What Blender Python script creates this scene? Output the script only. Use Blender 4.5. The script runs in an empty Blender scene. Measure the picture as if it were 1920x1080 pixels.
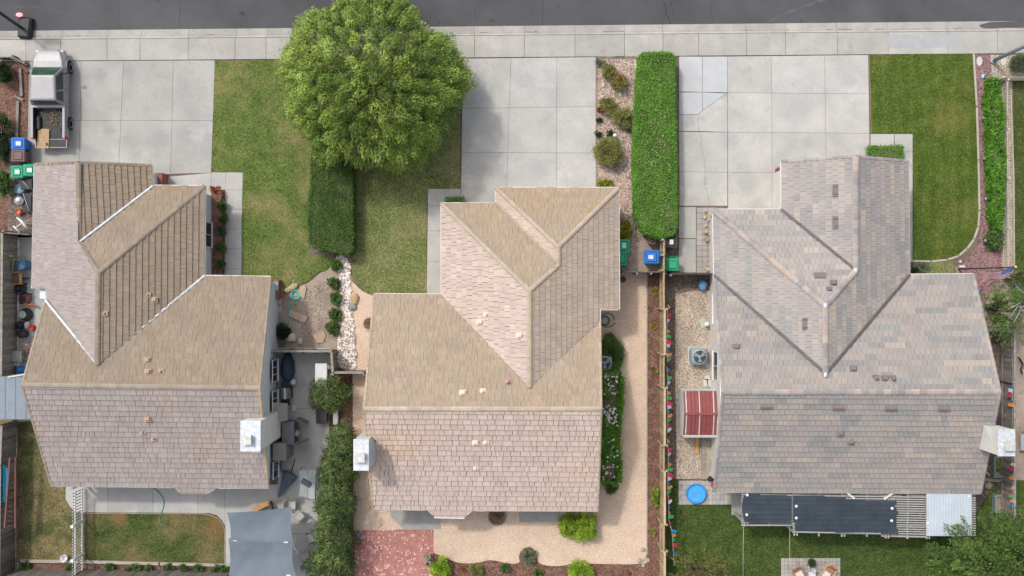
import bpy, math, random
import numpy as np
from mathutils import Vector, Matrix
# ---------------------------------------------------------------- camera, sky, sun
SC = bpy.context.scene
H, F = 57.0, 1938.0
cam_d = bpy.data.cameras.new('camera'); cam = bpy.data.objects.new('camera', cam_d); SC.collection.objects.link(cam)
cam.location = (0, 0, H); cam.rotation_euler = (0, 0, 0)
cam_d.sensor_width = 36; cam_d.lens = F / 1920 * 36; cam_d.clip_end = 2000; SC.camera = cam
SUN_EL, SUN_FROM = math.radians(55), Vector((-0.69, 0.72, 0)).normalized()
world = bpy.data.worlds.new('World'); SC.world = world; world.use_nodes = True
wn = world.node_tree.nodes; wl = world.node_tree.links
sky = wn.new('ShaderNodeTexSky'); sky.sky_type = 'NISHITA'; sky.sun_disc = False
sky.sun_elevation = SUN_EL; sky.sun_rotation = math.atan2(SUN_FROM.x, SUN_FROM.y)
sky.air_density = 1.0; sky.dust_density = 4.0; sky.ozone_density = 1.0
hs = wn.new('ShaderNodeHueSaturation'); hs.inputs['Saturation'].default_value = 0.42; wl.new(sky.outputs[0], hs.inputs['Color']); wl.new(hs.outputs[0], wn['Background'].inputs[0]); wn['Background'].inputs[1].default_value = 0.15
sd = bpy.data.lights.new('sun', 'SUN'); sun = bpy.data.objects.new('sun', sd); SC.collection.objects.link(sun)
sd.energy = 1.45; sd.angle = math.radians(3.5); sd.color = (1.0, 0.955, 0.88)
sv = SUN_FROM * math.cos(SUN_EL) + Vector((0, 0, math.sin(SUN_EL)))
sun.rotation_euler = sv.to_track_quat('Z', 'Y').to_euler()
SC.view_settings.view_transform = 'Standard'; SC.view_settings.look = 'None'
SC.view_settings.exposure = 0.40; SC.view_settings.gamma = 1
# ---------------------------------------------------------------- helpers
R = random.Random(7); NR = np.random.default_rng(11)
PI = math.pi
def P(px, py, z=0.0):
    k = (H - z) / F
    return Vector(((px - 960) * k, (540 - py) * k, z))
def PP(pts, z=0.0): return [P(x, y, z) for x, y in pts]
def tag(o, label=None, cat=None, group=None, kind=None):
    if label: o['label'] = label
    if cat: o['category'] = cat
    if group: o['group'] = group
    if kind: o['kind'] = kind
    return o
def thing(name, loc, label, cat, group=None, rz=0):
    o = bpy.data.objects.new(name, None); SC.collection.objects.link(o)
    o.location = loc; o.rotation_euler = (0, 0, rz); o.empty_display_size = 0.2
    return tag(o, label, cat, group)
def copy_tree(o, parent=None):
    c = o.copy(); SC.collection.objects.link(c); c.parent = parent
    for ch in list(o.children): copy_tree(ch, c)
    return c
class MB:
    def __init__(s): s.v = []; s.f = []; s.c = []; s.sm = []; s.col = (1, 1, 1)
    def add(s, vs, fs, smooth=False, col=None):
        b = len(s.v); s.v += [tuple(v) for v in vs]
        for f in fs:
            s.f.append(tuple(b + i for i in f)); s.c.append(col or s.col); s.sm.append(smooth)
        return s
    def prism(s, poly, z0, z1, col=None, top=True):
        n = len(poly); vs = [(p[0], p[1], z0) for p in poly] + [(p[0], p[1], z1) for p in poly]
        a = sum(poly[i][0] * poly[(i + 1) % n][1] - poly[(i + 1) % n][0] * poly[i][1] for i in range(n))
        fs = [(i, (i + 1) % n, n + (i + 1) % n, n + i) for i in range(n)] + [tuple(range(n, 2 * n)), tuple(range(n - 1, -1, -1))]
        if a < 0: fs = [tuple(reversed(f)) for f in fs]
        return s.add(vs, fs, col=col)
    def box(s, c, d, rz=0, col=None, tilt=None):
        x, y, z = d[0] / 2, d[1] / 2, d[2] / 2
        vs = [Vector((a * x, b * y, g * z)) for g in (-1, 1) for a, b in ((-1, -1), (1, -1), (1, 1), (-1, 1))]
        M = Matrix.Rotation(rz, 3, 'Z')
        if tilt: M = M @ Matrix.Rotation(tilt[1], 3, tilt[0])
        vs = [M @ v + Vector(c) for v in vs]
        return s.add(vs, [(3, 2, 1, 0), (4, 5, 6, 7), (0, 1, 5, 4), (1, 2, 6, 5), (2, 3, 7, 6), (3, 0, 4, 7)], col=col)
    def rbox(s, c, d, r=.03, rz=0, col=None, taper=1.0):
        # box with chamfered vertical and top edges; taper = bottom scale
        x, y, h = d[0] / 2, d[1] / 2, d[2]
        M = Matrix.Rotation(rz, 3, 'Z'); rings = []
        for z, k, ins in ((0, taper, 0), (h - r, 1, 0), (h, 1, r)):
            ring = []
            for sx, sy in ((1, 1), (-1, 1), (-1, -1), (1, -1)):
                cx, cy = sx * (x * k - r - ins * .5), sy * (y * k - r - ins * .5)
                a0 = math.atan2(sy, sx) - PI / 4; rr = max(r - ins * .5, .002)
                for j in range(3):
                    a = a0 + j * PI / 4
                    ring.append(M @ Vector((cx + rr * math.cos(a), cy + rr * math.sin(a), 0)) + Vector((c[0], c[1], c[2] + z)))
            rings.append(ring)
        return s.loft(rings, True, True, col=col)
    def loft(s, rings, cap0=True, cap1=True, smooth=False, col=None):
        n = len(rings[0]); vs = [v for r in rings for v in r]; fs = []
        for k in range(len(rings) - 1):
            for i in range(n):
                j = (i + 1) % n; fs.append((k * n + i, k * n + j, (k + 1) * n + j, (k + 1) * n + i))
        if cap0: fs.append(tuple(range(n - 1, -1, -1)))
        if cap1: fs.append(tuple((len(rings) - 1) * n + i for i in range(n)))
        return s.add(vs, fs, smooth, col)
    def tube(s, pts, r, n=8, col=None, smooth=True, closed=False):
        pts = [Vector(p) for p in pts]; rs = r if isinstance(r, (list, tuple)) else [r] * len(pts); rings = []
        if closed: pts = pts + [pts[0]]; rs = list(rs) + [rs[0]]
        up = Vector((0, 0, 1)); prev = None
        for i, p in enumerate(pts):
            d = (pts[min(i + 1, len(pts) - 1)] - pts[max(i - 1, 0)])
            if d.length < 1e-6: d = Vector((0, 0, 1))
            d.normalize()
            if prev is None: a = d.cross(up) if abs(d.z) < .95 else d.cross(Vector((1, 0, 0)))
            else: a = prev - d * prev.dot(d)
            a.normalize(); prev = a; b = d.cross(a)
            rings.append([p + (a * math.cos(t) + b * math.sin(t)) * rs[i] for t in [2 * PI * k / n for k in range(n)]])
        return s.loft(rings, not closed, not closed, smooth, col)
    def lathe(s, c, prof, n=24, col=None, smooth=True, caps=(True, True), sx=1, sy=1):
        rings = [[Vector((c[0] + r * sx * math.cos(t), c[1] + r * sy * math.sin(t), c[2] + z)) for t in [2 * PI * k / n for k in range(n)]] for r, z in prof]
        return s.loft(rings, caps[0], caps[1], smooth, col)
    def torus(s, c, Rr, r, n=28, m=8, axis='Z', col=None):
        pts = []
        for k in range(n):
            t = 2 * PI * k / n; a, b = Rr * math.cos(t), Rr * math.sin(t)
            pts.append(Vector(c) + Vector({'Z': (a, b, 0), 'X': (0, a, b), 'Y': (a, 0, b)}[axis]))
        return s.tube(pts, r, m, col, closed=True)
    def blob(s, c, rad, seed=0, n=2, jit=.18, col=None, flat=1.0, smooth=False):
        v, f = ICO[n]; rr = random.Random(seed)
        ph = [rr.uniform(0, 6) for _ in range(6)]; vs = []
        for q in v:
            k = 1 + jit * (math.sin(q[0] * 3 + ph[0]) + math.sin(q[1] * 3.3 + ph[1]) + math.sin(q[2] * 2.7 + ph[2])) / 1.7 + rr.uniform(-.05, .05)
            vs.append((c[0] + q[0] * rad[0] * k, c[1] + q[1] * rad[1] * k, c[2] + q[2] * rad[2] * k * flat))
        return s.add(vs, f, smooth, col)
    def build(s, name, mat, parent=None, rel=True):
        me = bpy.data.meshes.new(name)
        off = parent_world(parent) if (parent and rel) else Matrix.Identity(4)
        inv = off.inverted(); vs = [tuple(inv @ Vector(v)) for v in s.v] if parent and rel else s.v
        me.from_pydata(vs, [], s.f); me.materials.append(mat)
        at = me.attributes.new('Col', 'FLOAT_COLOR', 'FACE')
        at.data.foreach_set('color', np.array([(c[0], c[1], c[2], 1) for c in s.c], dtype=np.float32).ravel())
        me.polygons.foreach_set('use_smooth', s.sm); me.update()
        o = bpy.data.objects.new(name, me); SC.collection.objects.link(o)
        if parent: o.parent = parent
        return o
def parent_world(p):
    M = Matrix.Identity(4)
    while p is not None:
        M = Matrix.LocRotScale(p.location, p.rotation_euler, p.scale) @ M; p = p.parent
    return M
def ico(n):
    t = (1 + 5 ** .5) / 2
    v = [Vector(q).normalized() for q in ((-1, t, 0), (1, t, 0), (-1, -t, 0), (1, -t, 0), (0, -1, t), (0, 1, t), (0, -1, -t), (0, 1, -t), (t, 0, -1), (t, 0, 1), (-t, 0, -1), (-t, 0, 1))]
    f = [(0, 11, 5), (0, 5, 1), (0, 1, 7), (0, 7, 10), (0, 10, 11), (1, 5, 9), (5, 11, 4), (11, 10, 2), (10, 7, 6), (7, 1, 8), (3, 9, 4), (3, 4, 2), (3, 2, 6), (3, 6, 8), (3, 8, 9), (4, 9, 5), (2, 4, 11), (6, 2, 10), (8, 6, 7), (9, 8, 1)]
    for _ in range(n):
        mid = {}; nf = []
        def m(a, b):
            k = (min(a, b), max(a, b))
            if k not in mid: mid[k] = len(v); v.append(((v[a] + v[b]) / 2).normalized())
            return mid[k]
        for a, b, c in f:
            x, y, z = m(a, b), m(b, c), m(c, a); nf += [(a, x, z), (b, y, x), (c, z, y), (x, y, z)]
        f = nf
    return v, f
ICO = {n: ico(n) for n in (0, 1, 2, 3)}
def inpoly(x, y, poly):
    c = False; n = len(poly); j = n - 1
    for i in range(n):
        xi, yi = poly[i][0], poly[i][1]; xj, yj = poly[j][0], poly[j][1]
        if (yi > y) != (yj > y) and x < (xj - xi) * (y - yi) / (yj - yi) + xi: c = not c
        j = i
    return c
def scatter(poly, n, rnd=R):
    xs = [p[0] for p in poly]; ys = [p[1] for p in poly]; out = []; g = 0
    while len(out) < n and g < n * 20:
        g += 1; x = rnd.uniform(min(xs), max(xs)); y = rnd.uniform(min(ys), max(ys))
        if inpoly(x, y, poly): out.append((x, y))
    return out
def area(poly):
    n = len(poly); return abs(sum(poly[i][0] * poly[(i + 1) % n][1] - poly[(i + 1) % n][0] * poly[i][1] for i in range(n))) / 2
def inset(poly, d):
    n = len(poly); a = sum(poly[i][0] * poly[(i + 1) % n][1] - poly[(i + 1) % n][0] * poly[i][1] for i in range(n))
    sg = 1 if a > 0 else -1; out = []
    for i in range(n):
        p, q, r = Vector(poly[i - 1][:2]), Vector(poly[i][:2]), Vector(poly[(i + 1) % n][:2])
        d1 = (q - p).normalized(); d2 = (r - q).normalized()
        n1 = Vector((-d1.y, d1.x)) * sg; n2 = Vector((-d2.y, d2.x)) * sg
        b = n1 + n2; b = b / max(b.dot(b) / 2, .3)
        out.append(Vector((q.x + b.x * d, q.y + b.y * d, 0)))
    return out
def curve(pts, k=4, closed=True):
    # Catmull-Rom smoothing of pixel outlines
    n = len(pts); out = []
    for i in range(n if closed else n - 1):
        p0, p1, p2, p3 = [Vector((*pts[(i + j) % n if closed else min(max(i + j, 0), n - 1)], 0)[:3]) for j in (-1, 0, 1, 2)]
        for s in range(k):
            t = s / k
            q = .5 * ((2 * p1) + (p2 - p0) * t + (2 * p0 - 5 * p1 + 4 * p2 - p3) * t * t + (3 * p1 - p0 - 3 * p2 + p3) * t ** 3)
            out.append((q.x, q.y))
    if not closed: out.append(tuple(pts[-1][:2]))
    return out
# ---------------------------------------------------------------- materials
def mk(name, c1, c2=None, scale=3, detail=6, rough=.85, metal=0, bump=.2, bs=40, col=False, vor=None, blot=None, fine=.0, fs=60, trans=0, spec=.3, lo=.35, hi=.65, uvs=None, stains=None, mow=None):
    m = bpy.data.materials.new(name); m.use_nodes = True; nt = m.node_tree; N = nt.nodes; L = nt.links
    b = N['Principled BSDF']; b.inputs['Roughness'].default_value = rough; b.inputs['Metallic'].default_value = metal
    b.inputs['Specular IOR Level'].default_value = spec
    tc = N.new('ShaderNodeTexCoord'); vec = tc.outputs['Object']
    def noise(sc, det=5, v=None, ro=.6):
        t = N.new('ShaderNodeTexNoise'); t.inputs['Scale'].default_value = sc; t.inputs['Detail'].default_value = det; t.inputs['Roughness'].default_value = ro
        L.new(v or vec, t.inputs['Vector']); return t.outputs['Fac']
    def ramp(src, a, bb, ca, cb):
        r = N.new('ShaderNodeValToRGB'); r.color_ramp.elements[0].position = a; r.color_ramp.elements[1].position = bb
        r.color_ramp.elements[0].color = (*ca, 1); r.color_ramp.elements[1].color = (*cb, 1); L.new(src, r.inputs[0]); return r.outputs[0]
    def mix(kind, fac, a, bb):
        x = N.new('ShaderNodeMix'); x.data_type = 'RGBA'; x.blend_type = kind
        for inp, val in ((x.inputs[0], fac), (x.inputs[6], a), (x.inputs[7], bb)):
            if hasattr(val, 'links'): L.new(val, inp)
            else: inp.default_value = val if isinstance(val, (int, float)) else (*val, 1)
        return x.outputs[2]
    c2 = c2 or tuple(x * .75 for x in c1)
    c = ramp(noise(scale, detail), lo, hi, c2, c1)
    hgt = noise(bs, 4)
    if vor:
        v = N.new('ShaderNodeTexVoronoi'); v.inputs['Scale'].default_value = vor[0]; L.new(vec, v.inputs['Vector'])
        w = N.new('ShaderNodeSeparateColor'); L.new(v.outputs['Color'], w.inputs[0])
        c = mix('MULTIPLY', vor[3] if len(vor) > 3 else 1.0, c, ramp(w.outputs[0], .1, .9, vor[1], vor[2]))
        ml = N.new('ShaderNodeMath'); ml.operation = 'MULTIPLY'; ml.inputs[1].default_value = -1.0; L.new(v.outputs['Distance'], ml.inputs[0]); hgt = ml.outputs[0]
    if blot:
        for bc, bsc, a, bb in blot: c = mix('MIX', ramp(noise(bsc, 4), a, bb, (0, 0, 0), (1, 1, 1)), c, bc)
    if stains:
        for (x, y, r, sc2, cc) in stains:
            q = N.new('ShaderNodeVectorMath'); q.operation = 'DISTANCE'; L.new(vec, q.inputs[0]); q.inputs[1].default_value = (x, y, .02)
            ad = N.new('ShaderNodeMath'); ad.operation = 'MULTIPLY_ADD'; L.new(noise(sc2, 5), ad.inputs[0]); ad.inputs[1].default_value = r * 1.6; L.new(q.outputs['Value'], ad.inputs[2])
            c = mix('MIX', ramp(ad.outputs[0], r * 1.0 / 10, r * 1.9 / 10, (1, 1, 1), (0, 0, 0)) if False else ramp10(N, L, ad.outputs[0], r), c, cc)
    if mow:
        wv = N.new('ShaderNodeTexWave'); wv.inputs['Scale'].default_value = .42; wv.inputs['Distortion'].default_value = 1.2; wv.inputs['Detail'].default_value = 2; L.new(vec, wv.inputs['Vector']); c = mix('MULTIPLY', .8, c, ramp(wv.outputs['Fac'], .3, .7, (.91, .93, .91), (1.06, 1.06, 1.04)))
    if fine: c = mix('MULTIPLY', 1.0, c, ramp(noise(fs, 3), .3, .7, (1 - fine,) * 3, (1 + fine * .6,) * 3))
    if uvs:
        uv = N.new('ShaderNodeUVMap'); mp = N.new('ShaderNodeMapping'); mp.inputs['Scale'].default_value = (uvs[0], uvs[1], 1)
        L.new(uv.outputs[0], mp.inputs[0]); s1 = noise(1.0, 4, mp.outputs[0], .7)
        c = mix('MULTIPLY', 1.0, c, ramp(s1, .3, .7, (uvs[2],) * 3, (uvs[3],) * 3)); hgt = s1
    if col:
        at = N.new('ShaderNodeAttribute'); at.attribute_name = 'Col'; c = mix('MULTIPLY', 1.0, c, at.outputs['Color'])
    L.new(c, b.inputs['Base Color'])
    if bump:
        bp = N.new('ShaderNodeBump'); bp.inputs['Strength'].default_value = bump; bp.inputs['Distance'].default_value = .03
        L.new(hgt, bp.inputs['Height']); L.new(bp.outputs[0], b.inputs['Normal'])
    if trans:
        out = N['Material Output']; tr = N.new('ShaderNodeBsdfTranslucent'); ms = N.new('ShaderNodeMixShader'); ms.inputs[0].default_value = trans
        L.new(c, tr.inputs[0]); L.new(b.outputs[0], ms.inputs[1]); L.new(tr.outputs[0], ms.inputs[2]); L.new(ms.outputs[0], out.inputs[0])
    return m
def ramp10(N, L, src, r):
    mr = N.new('ShaderNodeMapRange'); mr.inputs[1].default_value = r * 1.35; mr.inputs[2].default_value = r * 2.1; mr.inputs[3].default_value = 1; mr.inputs[4].default_value = 0
    L.new(src, mr.inputs[0]); return mr.outputs[0]
def glassy(name, c, rough=.08):
    m = mk(name, c, c, bump=0, rough=rough, spec=.8); return m
M = {}
_pp = lambda x, y: (P(x, y).x, P(x, y).y)
M['asphalt'] = mk('asphalt', (.094, .093, .101), (.070, .070, .076), scale=.35, detail=10, fine=.28, fs=25, bump=.5, bs=90, blot=[((.115, .113, .12), .12, .52, .75), ((.05, .05, .06), .9, .66, .72)])
CST = [(*_pp(x, y), r * 1.1, 3.5, tuple(.28 + q * .26 for q in c_)) for x, y, r, c_ in ((188, 140, .35, (.26, .26, .26)), (242, 135, .3, (.27, .27, .27)), (300, 260, .5, (.31, .31, .31)), (160, 290, .55, (.25, .25, .245)), (205, 245, .3, (.28, .28, .28)), (900, 180, .4, (.30, .31, .31)), (985, 150, .55, (.34, .34, .33)), (1010, 320, .5, (.31, .31, .30)), (930, 315, .35, (.28, .28, .28)), (1370, 265, .4, (.31, .31, .30)), (1500, 200, .6, (.36, .36, .35)), (1400, 345, .5, (.33, .33, .32)), (1590, 150, .4, (.34, .34, .34)), (1515, 268, .3, (.30, .30, .29)), (165, 92, .45, (.45, .45, .45)), (600, 90, .4, (.28, .28, .27)), (1290, 225, .4, (.29, .28, .27)), (1700, 285, .3, (.3, .3, .3)), (560, 720, .4, (.27, .26, .25)), (575, 850, .5, (.3, .3, .29)))]
M['concrete'] = mk('concrete', (.455, .445, .42), (.37, .365, .35), scale=.7, detail=10, fine=.09, fs=12, bump=.12, bs=60, col=True, blot=[((.30, .30, .29), 1.1, .60, .82), ((.52, .51, .50), .5, .6, .8), ((.25, .25, .25), 3.1, .70, .78)], stains=CST)
M['curb'] = mk('curb_concrete', (.42, .405, .375), (.33, .32, .30), scale=1.2, detail=10, fine=.14, fs=15, bump=.15, col=True, blot=[((.2, .19, .18), 2.5, .66, .74)])
M['joint'] = mk('slab_joint', (.16, .15, .14), (.24, .23, .21), scale=8)
M['soil'] = mk('soil', (.23, .17, .13), (.14, .10, .08), scale=1.5, detail=10, fine=.4, fs=14, bump=.6, bs=20)
M['bark'] = mk('bark_mulch', (.22, .13, .10), (.13, .075, .055), scale=2, fine=.5, fs=22, bump=.8, vor=(22, (.55, .5, .5), (1.6, 1.5, 1.4)))
M['bark2'] = mk('brown_soil', (.20, .15, .125), (.12, .095, .08), scale=1.5, fine=.45, fs=18, bump=.6, vor=(16, (.6, .6, .6), (1.5, 1.5, 1.5)))
M['tan'] = mk('tan_fine_gravel', (.66, .51, .39), (.57, .43, .33), scale=.8, detail=9, fine=.16, fs=30, bump=.35, vor=(34, (.78, .77, .76), (1.15, 1.15, 1.15)), blot=[((.55, .45, .38), .5, .58, .8)])
M['gravel'] = mk('pea_gravel', (.50, .42, .34), (.38, .32, .26), scale=.9, detail=8, bump=.7, vor=(27, (.5, .48, .46), (1.4, 1.38, 1.35)), fine=.2, fs=40)
M['gravel_pink'] = mk('pinkish_gravel', (.46, .36, .31), (.34, .27, .23), scale=.9, detail=8, bump=.7, vor=(19, (.45, .43, .42), (1.5, 1.45, 1.42)), fine=.2, fs=40, blot=[((.24, .18, .14), 1.2, .58, .7)])
M['red_gravel'] = mk('red_gravel', (.26, .165, .165), (.20, .12, .125), scale=.9, bump=.7, vor=(20, (.5, .5, .5), (1.6, 1.5, 1.5)), fine=.2)
M['dirt'] = mk('pale_dirt', (.42, .34, .28), (.28, .215, .17), scale=.8, detail=10, fine=.35, fs=16, bump=.5, bs=25, blot=[((.13, .14, .06), .9, .62, .72)])
def grassmat(name, a, b, dry, lo=.5, hi=.7, bsc=.35, st=None, mow=None):
    return mk(name, a, b, scale=1.3, detail=10, fine=.5, fs=13, bump=1.0, bs=34, vor=(26, (.6, .62, .55), (1.35, 1.35, 1.3)), blot=[(dry, bsc, lo, hi), (tuple(x * .8 for x in b), .6, .62, .8)], rough=.95, spec=.1, stains=st, mow=mow)
p = lambda x, y: (P(x, y).x, P(x, y).y)
M['lawn1'] = grassmat('lawn_patchy', (.142, .185, .055), (.098, .145, .037), (.235, .22, .09), .47, .64, .38)
M['lawn2'] = grassmat('lawn_pale', (.20, .225, .09), (.15, .18, .065), (.27, .25, .12), .48, .7, .5)
M['lawn3'] = grassmat('lawn_green', (.105, .148, .03), (.072, .11, .022), (.165, .165, .045), .52, .75, .35, mow=True)
M['lawn_back'] = grassmat('lawn_deep', (.085, .12, .035), (.058, .088, .024), (.14, .15, .055), .58, .8, .35)
M['lawn_dry'] = grassmat('lawn_dry', (.26, .20, .115), (.17, .15, .07), (.10, .115, .045), .47, .6, .5)
M['lawn_rear'] = grassmat('lawn_rear', (.095, .125, .04), (.065, .09, .028), (.20, .165, .08), .46, .64, .32, [(*p(222, 970), .5, 1.6, (.21, .14, .06)), (*p(408, 985), .75, 1.6, (.21, .14, .06)), (*p(330, 972), .4, 1.6, (.20, .16, .07))])
M['lawn_right'] = grassmat('lawn_right', (.09, .12, .035), (.06, .09, .02), (.15, .15, .06), .58, .8, .3)
M['paver'] = mk('grey_paver', (.42, .39, .37), (.34, .32, .31), scale=1.5, fine=.12, col=True, bump=.2)
M['brick'] = mk('red_brick', (.42, .16, .15), (.34, .12, .115), scale=1.5, detail=8, fine=.2, col=True, bump=.3)
M['brickwall'] = mk('brick_veneer', (.30, .14, .11), (.18, .09, .075), scale=9, fine=.3, bump=.4, col=True)
M['stucco_w'] = mk('white_stucco', (.66, .65, .61), (.60, .59, .56), scale=2, bump=.15, bs=80, fine=.05)
M['stucco_b'] = mk('blue_grey_siding', (.58, .64, .69), (.53, .59, .64), scale=2, bump=.1, bs=60, fine=.05)
M['stucco_t'] = mk('beige_stucco', (.50, .43, .36), (.45, .39, .33), scale=2, bump=.15, bs=80, fine=.05)
M['white'] = mk('white_paint', (.74, .74, .72), (.64, .64, .63), scale=4, bump=.05, rough=.5)
M['flash'] = mk('galvanised_flashing', (.60, .62, .64), (.42, .44, .46), scale=6, detail=8, rough=.45, metal=.3, bump=.1, col=True)
M['flash_d'] = mk('dark_valley_metal', (.13, .11, .12), (.09, .08, .085), scale=6, rough=.5)
M['roofA'] = mk('weathered_shake_tile', (1, 1, 1), (.88, .88, .88), scale=1.1, detail=6, fine=.10, fs=18, col=True, bump=.4, uvs=(14, 2.0, .84, 1.08), lo=.3, hi=.7, rough=.9, blot=[((1.0, .93, .82), .22, .52, .72), ((1.08, 1.08, 1.1), .5, .6, .8)])
M['roofB'] = mk('blended_flat_tile', (1, 1, 1), (.92, .92, .92), scale=1.1, detail=6, fine=.06, fs=18, col=True, bump=.3, uvs=(22, 1.0, .86, 1.07), lo=.3, hi=.7, rough=.85)
M['deck'] = mk('roof_underlay', (.17, .14, .125), (.13, .11, .10), bump=0)
M['fascia'] = mk('fascia_wood', (.36, .29, .21), (.27, .21, .15), scale=6)
M['glass'] = mk('window_glass', (.025, .038, .042), (.035, .05, .055), bump=0, rough=.15, spec=.4)
M['dark'] = mk('black_plastic', (.035, .036, .04), (.022, .022, .025), scale=6, rough=.5, bump=.1)
M['rubber'] = mk('tyre_rubber', (.03, .03, .031), (.02, .02, .02), scale=20, rough=.8)
M['chrome'] = mk('bright_metal', (.6, .61, .63), (.45, .46, .48), scale=10, rough=.3, metal=.8, bump=0)
M['steel'] = mk('painted_grey_metal', (.36, .42, .46), (.28, .33, .37), scale=8, rough=.5, metal=.2, bump=.05, col=True)
def plas(name, c, rough=.55): return mk(name, c, tuple(x * .82 for x in c), scale=5, rough=rough, bump=.06, bs=30, col=True, fine=.08, fs=20)
M['blue'] = plas('blue_plastic', (.03, .16, .50)); M['green'] = plas('green_plastic', (.03, .32, .17)); M['brown'] = plas('brown_plastic', (.16, .10, .10))
M['orange'] = plas('orange_plastic', (.62, .14, .05)); M['redp'] = plas('red_plastic', (.50, .035, .035)); M['pool'] = plas('pool_blue_plastic', (.05, .33, .74)); M['teal'] = plas('teal_hose', (.06, .55, .47))
M['yellow'] = plas('yellow_plastic', (.65, .45, .06)); M['darkblue'] = plas('dark_blue_plastic', (.06, .12, .20)); M['cream'] = plas('cream_plastic', (.62, .60, .52)); M['maroon'] = plas('maroon_metal', (.27, .075, .075))
M['tint'] = mk('painted_surface', (1, 1, 1), (.88, .88, .88), scale=5, rough=.65, bump=.08, col=True, fine=.1, fs=20)
M['wood'] = mk('weathered_wood', (.30, .27, .25), (.20, .175, .16), scale=4, detail=8, fine=.3, fs=20, col=True, bump=.4)
M['woodtan'] = mk('tan_wood', (.50, .39, .25), (.38, .29, .18), scale=4, detail=8, fine=.25, fs=20, col=True, bump=.3)
M['cloth'] = mk('grey_shade_cloth', (.20, .24, .29), (.165, .20, .245), scale=1.2, fine=.12, fs=40, bump=.15, bs=120, rough=.9)
M['cloth_d'] = mk('dark_shade_cloth', (.045, .06, .08), (.03, .042, .058), scale=1.6, fine=.25, fs=30, bump=.2, bs=90, rough=.9)
M['stone'] = mk('pale_stone', (.46, .41, .35), (.36, .32, .27), scale=3, detail=8, fine=.25, bump=.3, col=True)
M['river'] = mk('river_rock', (.8, .76, .72), (.66, .62, .58), scale=6, col=True, bump=.2, rough=.7)
M['trunk'] = mk('tree_bark', (.16, .12, .09), (.09, .07, .05), scale=9, bump=.8, bs=18)
M['whitebark'] = mk('pale_bark', (.38, .37, .35), (.26, .25, .24), scale=9, bump=.3)
def leafm(name, a, b, sc=1.2, tr=.25): return mk(name, a, b, scale=sc, detail=4, rough=.6, bump=0, col=True, trans=tr, spec=.25, lo=.4, hi=.6)
M['leaf_big'] = leafm('big_tree_leaf', (.24, .345, .07), (.095, .175, .03), .75, .1)
M['leaf_hedge'] = leafm('hedge_leaf', (.155, .32, .048), (.11, .245, .033), 1.1)
M['leaf_hedge_d'] = leafm('dark_hedge_leaf', (.115, .19, .042), (.07, .135, .027), 1.1)
M['leaf_olive'] = leafm('olive_leaf', (.30, .30, .10), (.20, .22, .06), 3)
M['leaf_juniper'] = leafm('juniper_leaf', (.125, .195, .065), (.045, .095, .034), 1.2, .1)
M['leaf_lime'] = leafm('lime_leaf', (.32, .44, .04), (.18, .30, .03), 2)
M['leaf_vine'] = leafm('vine_leaf', (.13, .30, .03), (.075, .19, .02), 2)
M['leaf_mid'] = leafm('mid_green_leaf', (.12, .20, .05), (.07, .14, .035), 2)
M['leaf_yellow'] = leafm('yellow_leaf', (.45, .42, .04), (.16, .22, .03), 5)
M['leaf_red'] = leafm('red_leaf', (.42, .10, .05), (.25, .07, .03), 3)
M['leaf_sage'] = leafm('sage_leaf', (.22, .27, .16), (.15, .19, .11), 4)
M['leaf_dark'] = leafm('shade_shrub_leaf', (.04, .075, .025), (.025, .05, .02), 2)
M['petal'] = leafm('white_petal', (.78, .78, .70), (.7, .72, .6), 4)
# ---------------------------------------------------------------- foliage
def leaf_obj(name, pos, size, mat, parent=None, up=.5, jit=.35, tone=(.75, 1.25), aspect=.55, dirs=None, warm=0.0, nrm=None, nz=.55):
    """many small leaf blades: one mesh; pos Nx3 world"""
    pos = np.asarray(pos, dtype=np.float64); n = len(pos)
    nt_ = 1.0
    if dirs is None: d = NR.normal(size=(n, 3)); d[:, 2] *= .5
    else:
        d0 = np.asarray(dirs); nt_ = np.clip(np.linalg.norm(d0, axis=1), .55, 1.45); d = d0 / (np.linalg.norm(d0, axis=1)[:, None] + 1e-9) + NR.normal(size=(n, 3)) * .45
    d /= np.linalg.norm(d, axis=1)[:, None]
    nn = NR.normal(size=(n, 3)); nn[:, 2] = np.abs(nn[:, 2]) + up * 2
    if nrm is not None: nn = np.asarray(nrm) + NR.normal(size=(n, 3)) * nz
    s = np.cross(nn, d); s /= np.linalg.norm(s, axis=1)[:, None] + 1e-9
    L = size * (1 + NR.uniform(-jit, jit, n))[:, None]; W = L * aspect
    v = np.stack([pos - d * L * .5, pos + s * W * .5, pos + d * L * .55, pos - s * W * .5], 1).reshape(-1, 3)
    if parent:
        inv = np.array(parent_world(parent).inverted()); v = v @ inv[:3, :3].T + inv[:3, 3]
    me = bpy.data.meshes.new(name); me.vertices.add(4 * n); me.vertices.foreach_set('co', v.astype(np.float32).ravel())
    me.loops.add(4 * n); me.loops.foreach_set('vertex_index', np.arange(4 * n, dtype=np.int32))
    me.polygons.add(n); me.polygons.foreach_set('loop_start', np.arange(0, 4 * n, 4, dtype=np.int32)); me.update(calc_edges=True)
    me.materials.append(mat)
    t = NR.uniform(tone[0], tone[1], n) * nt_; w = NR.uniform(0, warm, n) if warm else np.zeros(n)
    col = np.stack([t * (1 + w), t, t * (1 - w * .5), np.ones(n)], 1).astype(np.float32)
    at = me.attributes.new('Col', 'FLOAT_COLOR', 'FACE'); at.data.foreach_set('color', col.ravel())
    o = bpy.data.objects.new(name, me); SC.collection.objects.link(o)
    if parent: o.parent = parent
    return o
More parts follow.
